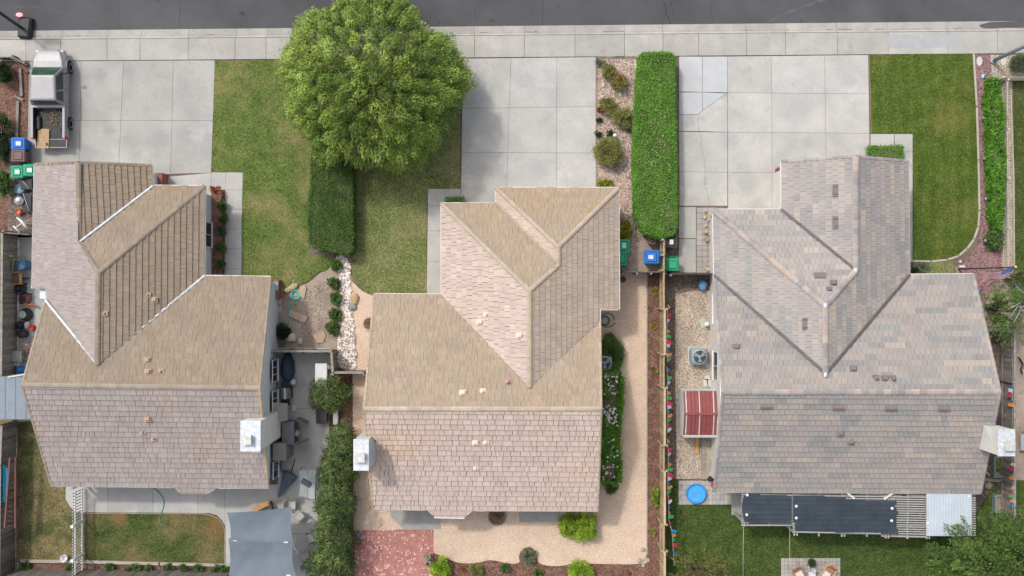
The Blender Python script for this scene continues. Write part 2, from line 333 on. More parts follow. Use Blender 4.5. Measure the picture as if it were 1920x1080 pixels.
def clump_points(c, rad, nclump, per, cr, seed=0, bottom=-.35, shell=.25, droop=0.0, lump=.12):
    """points gathered in clumps spread over an uneven ellipsoid"""
    g = np.random.default_rng(seed); pts = []; dr = []
    ph = g.uniform(0, 6, 6)
    for _ in range(nclump):
        while True:
            q = g.normal(size=3); q /= np.linalg.norm(q)
            if q[2] > bottom: break
        k = 1 - shell * g.random() ** 1.5
        az = math.atan2(q[1], q[0]); k *= 1 + lump * (math.sin(3 * az + ph[0]) + math.sin(5 * az + ph[1]) + math.sin(4 * q[2] + ph[2])) * .5
        cc = np.array(c) + q * np.array(rad) * k
        r = cr * g.uniform(.6, 1.3)
        a = g.normal(size=(per, 3)); a /= np.linalg.norm(a, axis=1)[:, None]; a *= (g.random(per) ** .4)[:, None] * r
        a[:, 2] *= .75; a[:, 2] -= droop * r * np.abs(g.normal(size=per)) * .8
        a[:, 0] += q[0] * droop * r * .6; a[:, 1] += q[1] * droop * r * .6
        pts.append(cc + a); o = a / (r + 1e-6) + q * .8; o[:, 2] -= droop; o /= np.linalg.norm(o, axis=1)[:, None]; dr.append(o * g.uniform(.68, 1.3))
    return np.vstack(pts), np.vstack(dr)
def puffs(C, Rd, O, per, seed=0, droop=.35, squash=.8, fringe=.25):
    """leafy boughs: C centres, Rd radii, O outward directions; leaves lie on each bough's own rounded top and hang at its outer edge"""
    g = np.random.default_rng(seed); P_, D_, N_ = [], [], []
    for c, r, o in zip(C, Rd, O):
        n = int(per * (r / .5) ** 2); s = g.normal(size=(n, 3)); s /= np.linalg.norm(s, axis=1)[:, None]; s[:, 2] = np.abs(s[:, 2]) * 1.0 - .25; s /= np.linalg.norm(s, axis=1)[:, None]
        lob = 1 + .22 * np.sin(s[:, 0] * 5 + g.uniform(0, 6)) * np.sin(s[:, 1] * 5 + g.uniform(0, 6)); k = (lob * g.uniform(.72, 1.05, n))[:, None]
        q = s * r * k; al = np.clip((q @ o) / r, 0, 2); ex = (g.random(n) < fringe) * g.uniform(.1, .6, n) * r; q = q + np.outer(ex + al * r * .25, o); q[:, 2] = q[:, 2] * squash - droop * r * (al ** 2) - ex * droop
        P_.append(np.array(c) + q); d = np.tile(o, (n, 1)) + s * .5; d[:, 2] -= .5 + droop; d /= np.linalg.norm(d, axis=1)[:, None]; D_.append(d * (g.uniform(.62, 1.2) * np.where(ex > 0, 1.2, 1.0))[:, None]); N_.append(s + np.array([0, 0, .35]))
    return np.vstack(P_), np.vstack(D_), np.vstack(N_)
def dome_centres(px, py, radf, z0, rz, n, sep, seed, pxm=37.0):
    """bough centres spread evenly over an uneven dome; radf(angle) gives its reach in px"""
    g = np.random.default_rng(seed); out = []; tries = 0
    while len(out) < n and tries < n * 60:
        tries += 1; a = g.uniform(0, 2 * PI); rho = math.sqrt(g.uniform(0, 1)); z = z0 + rz * math.sqrt(max(0, 1 - rho ** 2.2)) + g.uniform(-.5, .35) * min(1, sep * 1.4); R_ = radf(a)
        q = P(px + R_ * rho * math.cos(a), py - R_ * rho * math.sin(a), z)
        if all((q.x - o[0].x) ** 2 + (q.y - o[0].y) ** 2 + ((q.z - o[0].z) * .6) ** 2 > sep ** 2 for o in out): out.append((q, np.array([math.cos(a) * (.35 + rho), math.sin(a) * (.35 + rho), .15])))
    return out
def trunk(name, parent, base, tips, r0=.15, mat='trunk', r1=.03):
    b = MB(); base = Vector(base)
    for k, t in enumerate(tips):
        t = Vector(t); mid = base.lerp(t, .5) + Vector((R.uniform(-.1, .1), R.uniform(-.1, .1), .1 * (t - base).length))
        b.tube([base, base.lerp(mid, .5) , mid, t], [r0, r0 * .8, r0 * .5, r1], 7)
    return b.build(name, M[mat], parent)
def bush(name, px, py, rpx, h, mat, label, cat='shrub', group=None, nc=60, per=60, leaf=.07, ry=None, seed=1, stem=True, crownname='foliage', **kw):
    c = P(px, py, h * .6); k = (H - h * .6) / F; rx = rpx * k; ryy = (ry or rpx) * k
    t = thing(name, (c.x, c.y, 0), label, cat, group)
    cr = max(.1, min(rx, ryy) * .34)
    pts, dr = clump_points((c.x, c.y, h * .48), (rx - cr * .5, ryy - cr * .5, h * .5), nc, per, cr, seed, bottom=-.3, shell=.4, **{k2: kw.pop(k2) for k2 in list(kw) if k2 in ('droop', 'lump')})
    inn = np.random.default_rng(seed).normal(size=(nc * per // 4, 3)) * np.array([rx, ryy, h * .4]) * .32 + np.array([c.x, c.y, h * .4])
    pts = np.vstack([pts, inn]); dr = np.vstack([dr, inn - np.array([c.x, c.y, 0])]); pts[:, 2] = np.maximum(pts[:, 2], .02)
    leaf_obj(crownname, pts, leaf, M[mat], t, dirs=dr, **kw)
    if stem: trunk('stem', t, (c.x, c.y, 0), [(c.x + R.uniform(-1, 1) * rx * .5, c.y + R.uniform(-1, 1) * ryy * .5, h * .6) for _ in range(4)], .03 + .02 * h, r1=.01)
    return t
def hedge(name, poly, h, mat, label, n, leaf=.08, rough=.12, seed=3, extra=None, group=None, tone=(.7, 1.25), z_in=.12):
    """poly px at top height; clipped box of leaves over a leafy core"""
    g = np.random.default_rng(seed); top = [(q.x, q.y) for q in PP(poly, h)]; A = area(top)
    cx = sum(q[0] for q in top) / len(top); cy = sum(q[1] for q in top) / len(top)
    t = thing(name, (cx, cy, 0), label, 'hedge', group)
    core = MB(); ins = inset(top, .16); core.prism([(q.x, q.y) for q in ins], 0.02, h - .16, col=(.45, .45, .45)); core.build('stem', M['trunk'], t)
    bump = lambda x, y: rough * (math.sin(x * 2.1 + seed) + math.sin(y * 1.7 + seed * 2) + .7 * math.sin(x * 4.6 + y * 3.9)) * .4
    per = [(top[i], top[(i + 1) % len(top)]) for i in range(len(top))]; plen = [math.dist(a, b) for a, b in per]; PL = sum(plen)
    pts = []; nt = int(n * A / (A + PL * h)); rr = random.Random(seed)
    for x, y in scatter(top, nt, rr):
        e = min(abs((b[0] - a[0]) * (a[1] - y) - (a[0] - x) * (b[1] - a[1])) / (l + 1e-6) for (a, b), l in zip(per, plen))
        drop = max(0, .22 - e) ** 2 * 2.2
        pts.append((x, y, h - drop + bump(x, y) - abs(rr.gauss(0, z_in * .6))))
    cum = np.cumsum(plen)
    for _ in range(n - nt):
        k = int(np.searchsorted(cum, rr.random() * PL)); k = min(k, len(per) - 1); a, b = per[k]; s = rr.random(); zz = h * rr.random() ** .8
        nx, ny = (b[1] - a[1]) / plen[k], -(b[0] - a[0]) / plen[k]
        x = a[0] + (b[0] - a[0]) * s; y = a[1] + (b[1] - a[1]) * s
        if inpoly(x + nx * .02, y + ny * .02, top): nx, ny = -nx, -ny
        o = rr.gauss(-.05, .06) + bump(x * 1.3, zz * 3) * .5; pts.append((x + nx * o, y + ny * o, zz))
    leaf_obj('foliage', pts, leaf, M[mat], t, up=.35, tone=tone, aspect=.6)
    if extra:
        nme, emat, epts = extra; leaf_obj(nme, epts, leaf * .9, M[emat], t, up=.8)
    return t
# ---------------------------------------------------------------- ground
def sheet(name, poly, z, mat, world_=False, kind='structure', h=None, label=None):
    b = MB(); pts = [(q.x, q.y) for q in (poly if world_ else PP(poly, 0))]
    if h: b.prism(pts, z - h, z)
    else:
        a = sum(pts[i][0] * pts[(i + 1) % len(pts)][1] - pts[(i + 1) % len(pts)][0] * pts[i][1] for i in range(len(pts)))
        if a < 0: pts = pts[::-1]
        b.add([(x, y, z) for x, y in pts], [tuple(range(len(pts)))])
    o = b.build(name, M[mat]); return tag(o, kind=kind)
def slabs(name, quads, z, mat, gap=.007, h=.10, tones=(.95, 1.05), bed=True, kind='structure'):
    """each slab px polygon is its own raised panel with open joints; one mesh"""
    b = MB(); rr = random.Random(len(quads) * 7 + int(quads[0][0][0]))
    for q in quads:
        w = [(v.x, v.y) for v in PP(q, 0)]; w = [(v.x, v.y) for v in inset(w, gap)]; t = rr.uniform(*tones)
        b.prism(w, z - h, z, col=(t, t * rr.uniform(.985, 1.0), t * rr.uniform(.97, 1.0)))
    o = b.build(name, M[mat]); tag(o, kind=kind)
    return o
def grid(xs0, xs1, ys0, ys1):
    """xs0 at the top row, xs1 at the bottom row; ys0 at the left, ys1 at the right"""
    out = []; n, m = len(xs0), len(ys0)
    def pt(i, j):
        fy = (ys0[j] - ys0[0]) / (ys0[-1] - ys0[0]); x = xs0[i] + (xs1[i] - xs0[i]) * fy
        fx = (x - xs0[0]) / (xs0[-1] - xs0[0]); return (x, ys0[j] + (ys1[j] - ys0[j]) * fx)
    for j in range(m - 1):
        for i in range(n - 1): out.append([pt(i, j), pt(i + 1, j), pt(i + 1, j + 1), pt(i, j + 1)])
    return out
sheet('ground', [Vector(v) for v in ((-600, -600, 0), (600, -600, 0), (600, 600, 0), (-600, 600, 0))], -.16, 'soil', True)
BIG = 70.0
def gl(fn, x): return P(x, fn(x), 0)
fa = lambda x: 57 - .0097 * x
ff = lambda x: 68 - .0085 * x
fb = lambda x: 74.5 - .0087 * x
fw = lambda x: 115 - .0078 * x
X0, X1 = -1500, 3400
def strip(fn0, fn1, xa, xb, n=1): return [P(xa, fn0(xa)), P(xb, fn0(xb)), P(xb, fn1(xb)), P(xa, fn1(xa))]
ftop = lambda x: fa(x) - 380
sheet('road', strip(ftop, fa, X0, X1), -.12, 'asphalt', True)
sheet('yard_soil', [P(X0, fw(X0)), P(X1, fw(X1)), P(X1, 2400), P(X0, 2400)], -.02, 'soil', True, h=.14)
sheet('far_verge', [P(X0, -1200), P(X1, -1200), P(X1, ftop(X1)), P(X0, ftop(X0))], -.02, 'lawn2', True, h=.14)
# gutter pan, rolled kerb and pavement, cut at the joints
jx = [49, 114, 201, 263, 353, 441, 499, 600, 690, 790, 890, 983, 1078, 1171, 1243, 1310, 1400, 1473, 1570, 1665, 1777, 1870]
jx = [-1500 + 90 * k for k in range(17)] + jx + [1960 + 90 * k for k in range(17)]
jy = [115, 201, 263, 353, 443, 500, 590, 690, 790, 890, 983, 1078, 1171, 1243, 1399, 1473, 1569, 1665, 1775, 1871]
jy = [-1500 + 92 * k for k in range(18)] + jy + [1962 + 92 * k for k in range(16)]
kb = MB(); sw = MB(); rr = random.Random(5)
for a, c in zip(jy, jy[1:]):
    a += .35; c -= .35; t = rr.uniform(.93, 1.05); cc = (t, t * .99, t * .97)
    prof = [(fa, -.112), (ff, -.128), (lambda x: ff(x) + 2.2, -.05), (lambda x: fb(x) - 1.6, -.004), (lambda x: fb(x) - .25, .03)]
    L0 = [Vector((P(a, f(a)).x, P(a, f(a)).y, z)) for f, z in prof]; L1 = [Vector((P(c, f(c)).x, P(c, f(c)).y, z)) for f, z in prof]
    for k in range(4): kb.add([L0[k], L1[k], L1[k + 1], L0[k + 1]], [(3, 2, 1, 0)], col=cc if k != 1 else (t * .8,) * 3)
    kb.add([L0[4], L1[4], L1[4] - Vector((0, 0, .12)), L0[4] - Vector((0, 0, .12))], [(0, 1, 2, 3)], col=cc)
for a, c in zip(jx, jx[1:]):
    a += .35; c -= .35; t = rr.uniform(.84, .96)
    w = [P(a, fb(a) + .5), P(c, fb(c) + .5), P(c, fw(c) - .3), P(a, fw(a) - .3)]
    sw.prism([(v.x, v.y) for v in w], -.10, .03, col=(t, t * .985, t * .955))
tag(kb.build('kerb', M['curb']), kind='structure'); tag(sw.build('pavement', M['concrete']), kind='structure')
sheet('joint_bed', strip(fa, fw, X0, X1), -.135, 'joint', True)
# house 1 concrete
slabs('driveway', grid([56, 153, 232, 325, 403], [50, 148, 222, 320, 396], [115, 226, 334], [113, 226, 324]) , .02, 'concrete', tones=(.84, .90))  # slab tones lowered to paint in lens vignetting on this side
slabs('front_walk', [[(286, 334), (396, 324), (396, 356), (322, 360)], [(396, 323), (423, 323), (423, 356), (396, 356)]] + grid([423, 455], [421, 452], [323, 356, 392, 429, 466, 504, 522], [323, 356, 392, 429, 466, 504, 522]) + [[(322, 360), (396, 356), (396, 520), (322, 520)]], .02, 'concrete')
# house 2 concrete
slabs('driveway', grid([868, 958, 1044, 1117], [864, 949, 1043, 1118], [110, 203, 286, 385], [107, 200, 287, 385]), .02, 'concrete', tones=(.97, 1.05))
slabs('front_walk', grid([802, 834, 864], [802, 833, 863], [354, 385], [354, 385]) + grid([802, 840], [800, 840], [385, 433, 490, 556], [385, 433, 490, 556]), .02, 'concrete')
# house 3 concrete
slabs('driveway', [[(1273, 106), (1317, 106), (1317, 173), (1273, 172)], [(1317, 106), (1364, 106), (1364, 173), (1317, 173)], [(1273, 173), (1317, 173), (1317, 207), (1310, 215), (1273, 215)],
    [(1317, 173), (1364, 175), (1317, 207)], [(1273, 215), (1310, 215), (1310, 246), (1273, 246)], [(1317, 207), (1364, 175), (1364, 248), (1310, 246), (1310, 215)]]
    + grid([1273, 1364], [1274, 1364], [247, 322, 386], [248, 323, 386]) + grid([1364, 1446, 1546, 1628], [1365, 1448, 1550, 1632], [106, 174, 248, 323, 396], [103, 176, 250, 323, 396]) + grid([1548, 1634], [1548, 1634], [396, 520], [396, 520]), .02, 'concrete', tones=(.97, 1.09))
slabs('side_walk', [[(1273, 388), (1305, 388), (1305, 447), (1273, 447)], [(1273, 448), (1305, 448), (1305, 511), (1273, 511)]], .02, 'concrete', tones=(.88, .94))
slabs('front_walk', [[(1632, 251), (1676, 251), (1676, 284), (1632, 284)], [(1677, 251), (1711, 251), (1711, 285), (1677, 285)], [(1632, 284), (1711, 284), (1711, 310), (1632, 310)], [(1697, 310), (1711, 310), (1711, 400), (1697, 400)], [(1697, 400), (1711, 400), (1711, 492), (1697, 492)]], .022, 'concrete')
pv = [];
for j in range(12):
    for i in range(3): x = 1306 + i * 10.5 + (5 if j % 2 else 0) * 0; pv.append([(x, 389 + j * 10.2), (x + 10.5, 389 + j * 10.2), (x + 10.5, 399.2 + j * 10.2), (x, 399.2 + j * 10.2)])
slabs('paver_path', pv, .02, 'paver', gap=.008, tones=(.82, .98))
# lawns
GZ = .035
def lawn(poly, mat, z=GZ, nm='lawn', blades=None, seed=0, k=3):
    o = sheet(nm, poly, z, mat, h=.06)
    return o
lawn(curve([(403, 115), (520, 113), (560, 112), (582, 112), (584, 200), (586, 330), (580, 465), (600, 478), (622, 486), (614, 505), (592, 514), (572, 530), (545, 536), (520, 541), (500, 536), (470, 528), (456, 524)], 3, False) + [(453, 420), (456, 323), (396, 323), (400, 220)], 'lawn1')
lawn([(584, 112), (864, 109), (863, 250), (863, 354), (801, 354), (800, 553), (704, 553), (690, 550), (676, 538), (664, 526), (658, 505), (661, 480), (664, 380), (664, 300), (584, 290)], 'lawn2')
lawn([(1630, 103), (1824, 101), (1829, 200), (1832, 300), (1834, 395), (1832, 425), (1824, 446), (1811, 464), (1795, 477), (1775, 484), (1745, 487), (1711, 486), (1712, 250), (1632, 250)], 'lawn3')
sheet('ground_cover', [(1711, 491), (1760, 491), (1786, 489), (1791, 516), (1711, 516)], .03, 'lawn2', h=.06)
lawn([(1901, 152), (1990, 152), (1990, 500), (1901, 505)], 'lawn_right')
lawn([(1258, 899), (1272, 899), (1272, 946), (1371, 946), (1371, 965), (1400, 965), (1400, 962), (1830, 960), (1868, 905), (1876, 985), (1900, 1120), (1258, 1120)], 'lawn_back')
lawn([(33, 790), (110, 790), (124, 912), (123, 935), (130, 948), (141, 962), (160, 964), (160, 1049), (36, 1050)], 'lawn_dry')
lawn([(158, 962), (250, 961), (380, 963)] + curve([(396, 965), (408, 970), (417, 980), (421, 994)], 3, False) + [(422, 1055), (158, 1051)], 'lawn_rear', z=.04)
lawn([(1250, 899), (1259, 899), (1262, 1120), (1250, 1120)], 'lawn_back', z=.034)
# mulch, gravel and soil
sheet('mulch_bed', [(-60, 118), (52, 112), (50, 300), (60, 445), (-60, 445)], -.004, 'bark')
sheet('side_path', [(18, 300), (62, 300), (66, 445), (14, 445)], .0, 'bark2')
sheet('side_yard', [(33, 440), (110, 440), (110, 800), (33, 800)], .0, 'concrete')
sheet('planting_soil', curve([(508, 530), (545, 540), (575, 532), (600, 512), (622, 486), (640, 486), (652, 500), (660, 520), (664, 560), (668, 690), (515, 690)], 3), -.004, 'dirt')
sheet('tan_gravel', curve([(648, 526), (660, 528), (680, 546), (706, 556), (740, 560), (740, 690), (668, 690), (662, 600), (652, 560)], 3), .0, 'tan')
sheet('mulch_strip', [(618, 690), (661, 690), (666, 800), (666, 1120), (600, 1120), (618, 800)], .0, 'bark')
sheet('tan_gravel', [(661, 688), (740, 688), (740, 1000), (668, 994), (663, 994)], .007, 'tan')
sheet('tan_gravel', [(1100, 512), (1213, 508), (1212, 800), (1212, 1056)] + curve([(1180, 1058), (1120, 1057), (1080, 1056), (1052, 1061), (1024, 1060), (1008, 1053), (1005, 1040), (998, 1030), (988, 1028), (978, 1038), (973, 1055), (950, 1056), (920, 1050), (890, 1056), (860, 1055), (840, 1048), (812, 1036)], 3, False) + [(813, 993), (700, 993), (700, 940), (1100, 940)], .004, 'tan')
sheet('mulch_bed', [(812, 1030), (1240, 1030), (1240, 1130), (812, 1130)], .0, 'bark')
sheet('mulch_strip', [(1212, 507), (1240, 507), (1240, 1080), (1212, 1080)], .006, 'bark')
sheet('bare_soil', [(1118, 355), (1196, 355), (1210, 440), (1250, 445), (1250, 508), (1118, 508)], .0, 'dirt')
sheet('gravel_bed', curve([(1118, 109), (1160, 109), (1200, 108), (1196, 200), (1193, 330), (1206, 430), (1190, 470), (1178, 500), (1150, 500), (1130, 400), (1120, 340), (1118, 250)], 3), .008, 'gravel_pink')
sheet('hedge_soil', [(1194, 106), (1273, 106), (1275, 445), (1200, 445)], .004, 'soil')
sheet('bare_soil', [(576, 236), (668, 236), (664, 490), (576, 480)], .012, 'bark2')
sheet('bin_pad', [(1250, 455), (1274, 455), (1274, 512), (1250, 512)], .006, 'bark2')
sheet('mulch_strip', [(1249, 510), (1345, 510), (1345, 550), (1272, 560), (1268, 700), (1272, 898), (1249, 898)], .0, 'bark2')
sheet('pea_gravel', [(1266, 552), (1300, 545), (1345, 545), (1345, 898), (1269, 898), (1266, 700)], .004, 'gravel')
sheet('red_gravel', [(1828, 103), (1857, 103), (1860, 145), (1872, 146), (1878, 520), (1846, 570), (1800, 512), (1795, 505), (1812, 490), (1826, 470), (1838, 440), (1838, 300)], .004, 'red_gravel')
sheet('pale_gravel', [(1858, 103), (1990, 103), (1990, 152), (1898, 152), (1899, 520), (1876, 520), (1874, 150), (1858, 145)], .0, 'gravel')
sheet('bare_soil', [(1790, 500), (1870, 512), (1880, 612), (1830, 612), (1800, 540)], .0, 'dirt')
sheet('bare_soil', [(1820, 610), (1878, 610), (1878, 960), (1800, 960)], -.004, 'bark2')
sheet('bare_soil', [(1874, 520), (2050, 500), (2050, 640), (1874, 640)], -.002, 'dirt')
sheet('neighbour_lawn', [(1880, 900), (2100, 900), (2100, 1120), (1885, 1120)], .0, 'lawn_right')
sheet('neighbour_lawn', [(-300, 1075), (2200, 1075), (2200, 1700), (-300, 1700)], -.012, 'lawn_rear')
sheet('neighbour_yard', [(-300, 445), (30, 445), (28, 1120), (-300, 1120)], .0, 'lawn_dry')
sheet('neighbour_yard', [(1876, 640), (2100, 640), (2100, 900), (1880, 900)], .0, 'dirt')
sheet('mulch_strip', [(36, 1056), (440, 1062), (440, 1120), (36, 1120)], .0, 'bark')
# concrete edgings
def edging(name, pts, w, z, mat='concrete', tone=(1, .93, .84), closed=False):
    b = MB(); pts = PP(pts)
    for a, c in zip(pts, pts[1:]):
        d = (c - a); l = d.length; b.box(((a.x + c.x) / 2, (a.y + c.y) / 2, z / 2 - .02), (l + w * .5, w, z + .04), math.atan2(d.y, d.x), col=tone)
    return tag(b.build(name, M[mat]), kind='structure')
edging('lawn_edging', [(1825, 102), (1831, 200), (1834, 300), (1836, 395), (1834, 425), (1826, 448), (1813, 466), (1797, 480), (1776, 487), (1745, 490), (1711, 489)], .11, .05)
edging('bed_edging', [(1858, 103), (1862, 146)], .07, .05); edging('bed_edging', [(1894, 150), (1900, 330), (1901, 500)], .08, .05)
edging('gravel_edging', [(1212.5, 508), (1212.5, 760), (1212.5, 1040), (1207, 1050), (1196, 1056)], .07, .05)
edging('bed_edging', [(1117.5, 109), (1117.5, 250), (1118, 350)], .06, .06, tone=(.7, .55, .47)); edging('bed_edging', [(1118, 108.3), (1195, 108)], .05, .05, tone=(.5, .4, .35))
edging('bed_edging', [(1118, 312), (1136, 314), (1152, 325), (1168, 338)], .05, .05, tone=(1.05, 1, .95))
edging('bed_edging', [(1629.5, 104), (1633, 250)], .04, .045, tone=(.6, .4, .35)); edging('bed_edging', [(455.5, 324), (453, 522)], .03, .03, tone=(.8, .76, .7))
edging('kerb_edging', [(36, 1078), (37, 1051), (150, 1052), (300, 1056), (431, 1059)], .16, .14, tone=(.9, .84, .76))
edging('lawn_edging', [(158, 962), (380, 963), (398, 966), (411, 973), (420, 986), (422, 1000), (422, 1057)], .05, .05, tone=(.8, .6, .5))
# back patios
slabs('patio', [[(122, 908), (203, 908), (203, 961), (141, 960), (130, 948), (123, 935)], [(203, 908), (287, 908), (287, 961), (203, 961)], [(287, 908), (371, 908), (371, 962), (287, 961)], [(371, 908), (422, 908), (422, 985), (416, 975), (407, 966), (392, 962), (371, 962)],
    [(422, 908), (521, 908), (521, 975), (422, 975)], [(422, 975), (433, 975), (433, 1058), (423, 1057), (423, 1000)], [(433, 975), (521, 975), (521, 1110), (433, 1110)]], .03, 'concrete')
slabs('patio', [[(521, 652), (622, 652), (622, 766), (521, 766)], [(521, 766), (618, 766), (618, 882), (521, 882)], [(521, 882), (616, 882), (604, 1000), (521, 1000)], [(521, 1000), (604, 1000), (600, 1110), (521, 1110)]], .03, 'concrete', tones=(.96, 1.04))
slabs('concrete_pad', [[(722, 945), (826, 945), (826, 992), (757, 992), (735, 972)]], .03, 'concrete', tones=(.78, .8)); slabs('concrete_pad', [[(973, 945), (1050, 945), (1050, 979), (973, 979)]], .03, 'concrete', tones=(.78, .8))
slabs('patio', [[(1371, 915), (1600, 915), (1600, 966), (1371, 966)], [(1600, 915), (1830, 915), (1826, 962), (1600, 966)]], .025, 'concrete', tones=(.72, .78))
pv = []
for j in range(5):
    for i in range(14):
        x = 1272 + i * 7.1; y = 901 + j * 9; pv.append([(x, y), (x + 7.1, y), (x + 7.1, y + 9), (x, y + 9)])
slabs('paver_patio', pv, .03, 'paver', gap=.006, tones=(1.0, 1.2))
pv = []
for j in range(7):
    for i in range(16):
        x = 1464 + i * 6.95; y = 1046 + j * 7; pv.append([(x, y), (x + 6.95, y), (x + 6.95, y + 7), (x, y + 7)])
slabs('paver_patio', pv, .045, 'paver', gap=.006, tones=(.85, 1.02))
b = MB(); rr = random.Random(9)                                   # red brick patio: paired bricks, some worn to white
for j in range(27):
    for i in range(37):
        x0 = 665 + i * 3.98; y0 = 994 + j * 4
        for k in range(2):
            q = [(x0, y0 + 2 * k), (x0 + 3.98, y0 + 2 * k), (x0 + 3.98, y0 + 2 * k + 2), (x0, y0 + 2 * k + 2)] if (i + j) % 2 else [(x0 + 1.99 * k, y0), (x0 + 1.99 * k + 1.99, y0), (x0 + 1.99 * k + 1.99, y0 + 4), (x0 + 1.99 * k, y0 + 4)]
            w = [(v.x, v.y) for v in inset([(v.x, v.y) for v in PP(q)], .004)]
            cl = math.sin(i * .55 + 1) + math.sin(j * .6 + i * .25)
            if rr.random() < .06 + .07 * max(0, cl): c = (1.7, 3.0, 3.1)
            else: t = rr.uniform(.75, 1.3); c = (t, t * rr.uniform(.9, 1.3), t * rr.uniform(.9, 1.2))
            b.prism(w, -.02, .035, col=c)
tag(b.build('brick_patio', M['brick']), kind='structure')
sheet('brick_joints', [(665, 994), (812, 994), (812, 1104), (665, 1104)], .028, 'tan')
# cracks and stains on the concrete are thin marks of their own
def ribbon(name, pts, w, z, mat, kind='structure'):
    b = MB(); pts = PP(pts)
    for a, c in zip(pts, pts[1:]):
        d = (c - a).normalized(); n = Vector((-d.y, d.x, 0)) * w / 2
        b.add([Vector((q.x, q.y, z)) for q in (a - n, c - n, c + n, a + n)], [(0, 1, 2, 3)])
    return tag(b.build(name, M[mat]), kind=kind)
ribbon('crack', [(1313, 248), (1315, 262), (1314, 275), (1318, 288), (1321, 300), (1322, 322), (1321, 345), (1327, 365), (1330, 386)], .018, .0215, 'joint')
M['stain'] = mk('damp_concrete', (.38, .38, .38), (.34, .34, .345), scale=2, fine=.08)
def stain(poly, z=.0345): sheet('damp_patch', poly, z, 'stain')
stain(curve([(1661, 72), (1672, 66), (1720, 66), (1728, 74), (1738, 66), (1790, 65), (1804, 68), (1806, 76), (1798, 88), (1720, 90), (1672, 90), (1662, 82)], 3))
M['patch'] = mk('new_asphalt_patch', (.11, .10, .105), (.07, .068, .075), scale=1.5, fine=.2)
M['pale_patch'] = mk('newer_concrete', (.475, .485, .50), (.42, .43, .445), scale=.9, fine=.06, bump=.1)
for q in ([(1274, 107), (1316, 107), (1316, 172), (1274, 171.5)], [(1318, 107), (1363, 107), (1363, 173.5), (1318, 172)], [(1274, 174), (1316, 174), (1316, 206), (1309, 214), (1274, 214)], [(1318, 174), (1361, 175), (1318, 205)]): sheet('newer_slab', q, .0245, 'pale_patch')

M['tar'] = mk('tar_crack', (.03, .03, .033), (.045, .045, .05), scale=3); M['grime'] = mk('gutter_grime', (.16, .14, .12), (.25, .23, .21), scale=6, fine=.3)
rr = random.Random(12)
for pts, w in (([(1018, 0), (1019, 18), (1017, 34), (1018, 47)], .03), ([(1245, 4), (1250, 14), (1248, 26), (1256, 34), (1258, 44)], .05), ([(1262, 0), (1258, 10), (1264, 22), (1263, 40)], .03), ([(893, 14), (890, 24), (893, 36)], .03), ([(335, 0), (337, 22), (334, 50)], .025), ([(220, 8), (222, 28), (219, 54)], .02), ([(1336, 2), (1334, 20), (1338, 40)], .02)):
    q = []
    for a, c in zip(pts, pts[1:]):
        for k in range(5): q.append((a[0] + (c[0] - a[0]) * k / 5 + rr.uniform(-1, 1), a[1] + (c[1] - a[1]) * k / 5))
    ribbon('crack', q + [pts[-1]], w, -.116, 'tar')
M['worn'] = mk('worn_asphalt', (.115, .113, .118), (.085, .084, .09), scale=2, fine=.3, fs=25)
ribbon('worn_line', [(1440, 40), (1470, 26), (1500, 14), (1540, 0), (1600, -20)], .16, -.117, 'worn'); ribbon('worn_line', [(0, 14), (60, 11), (120, 22), (180, 38), (215, 50)], .05, -.117, 'worn')
for x0, x1, dy in ((120, 150, 0), (385, 400, 0), (1130, 1172, 0), (1550, 1560, 0), (1572, 1600, 0), (1640, 1662, 0), (1674, 1735, .4), (1738, 1745, 0), (1790, 1806, 0), (985, 1010, -.3), (60, 76, 0), (900, 914, 0), (1400, 1412, 0)):
    b = MB(); n = max(3, int((x1 - x0) / 3)); A_ = [P(x0 + (x1 - x0) * k / n, ff(x0 + (x1 - x0) * k / n) + dy - .5 - rr.uniform(.1, .9)) for k in range(n + 1)]; B_ = [P(x0 + (x1 - x0) * k / n, ff(x0 + (x1 - x0) * k / n) + dy + .3) for k in range(n + 1)]
    b.add([Vector((v.x, v.y, -.121)) for v in A_] + [Vector((v.x, v.y, -.121)) for v in B_], [(n + 1 + k, n + 2 + k, k + 1, k) for k in range(n)]); tag(b.build('gutter_dirt', M['grime']), kind='structure')
sheet('damp_patch', curve([(1838, 47), (1852, 42), (1870, 40), (1960, 38), (1960, 49), (1880, 51), (1850, 52)], 3), -.108, 'patch')
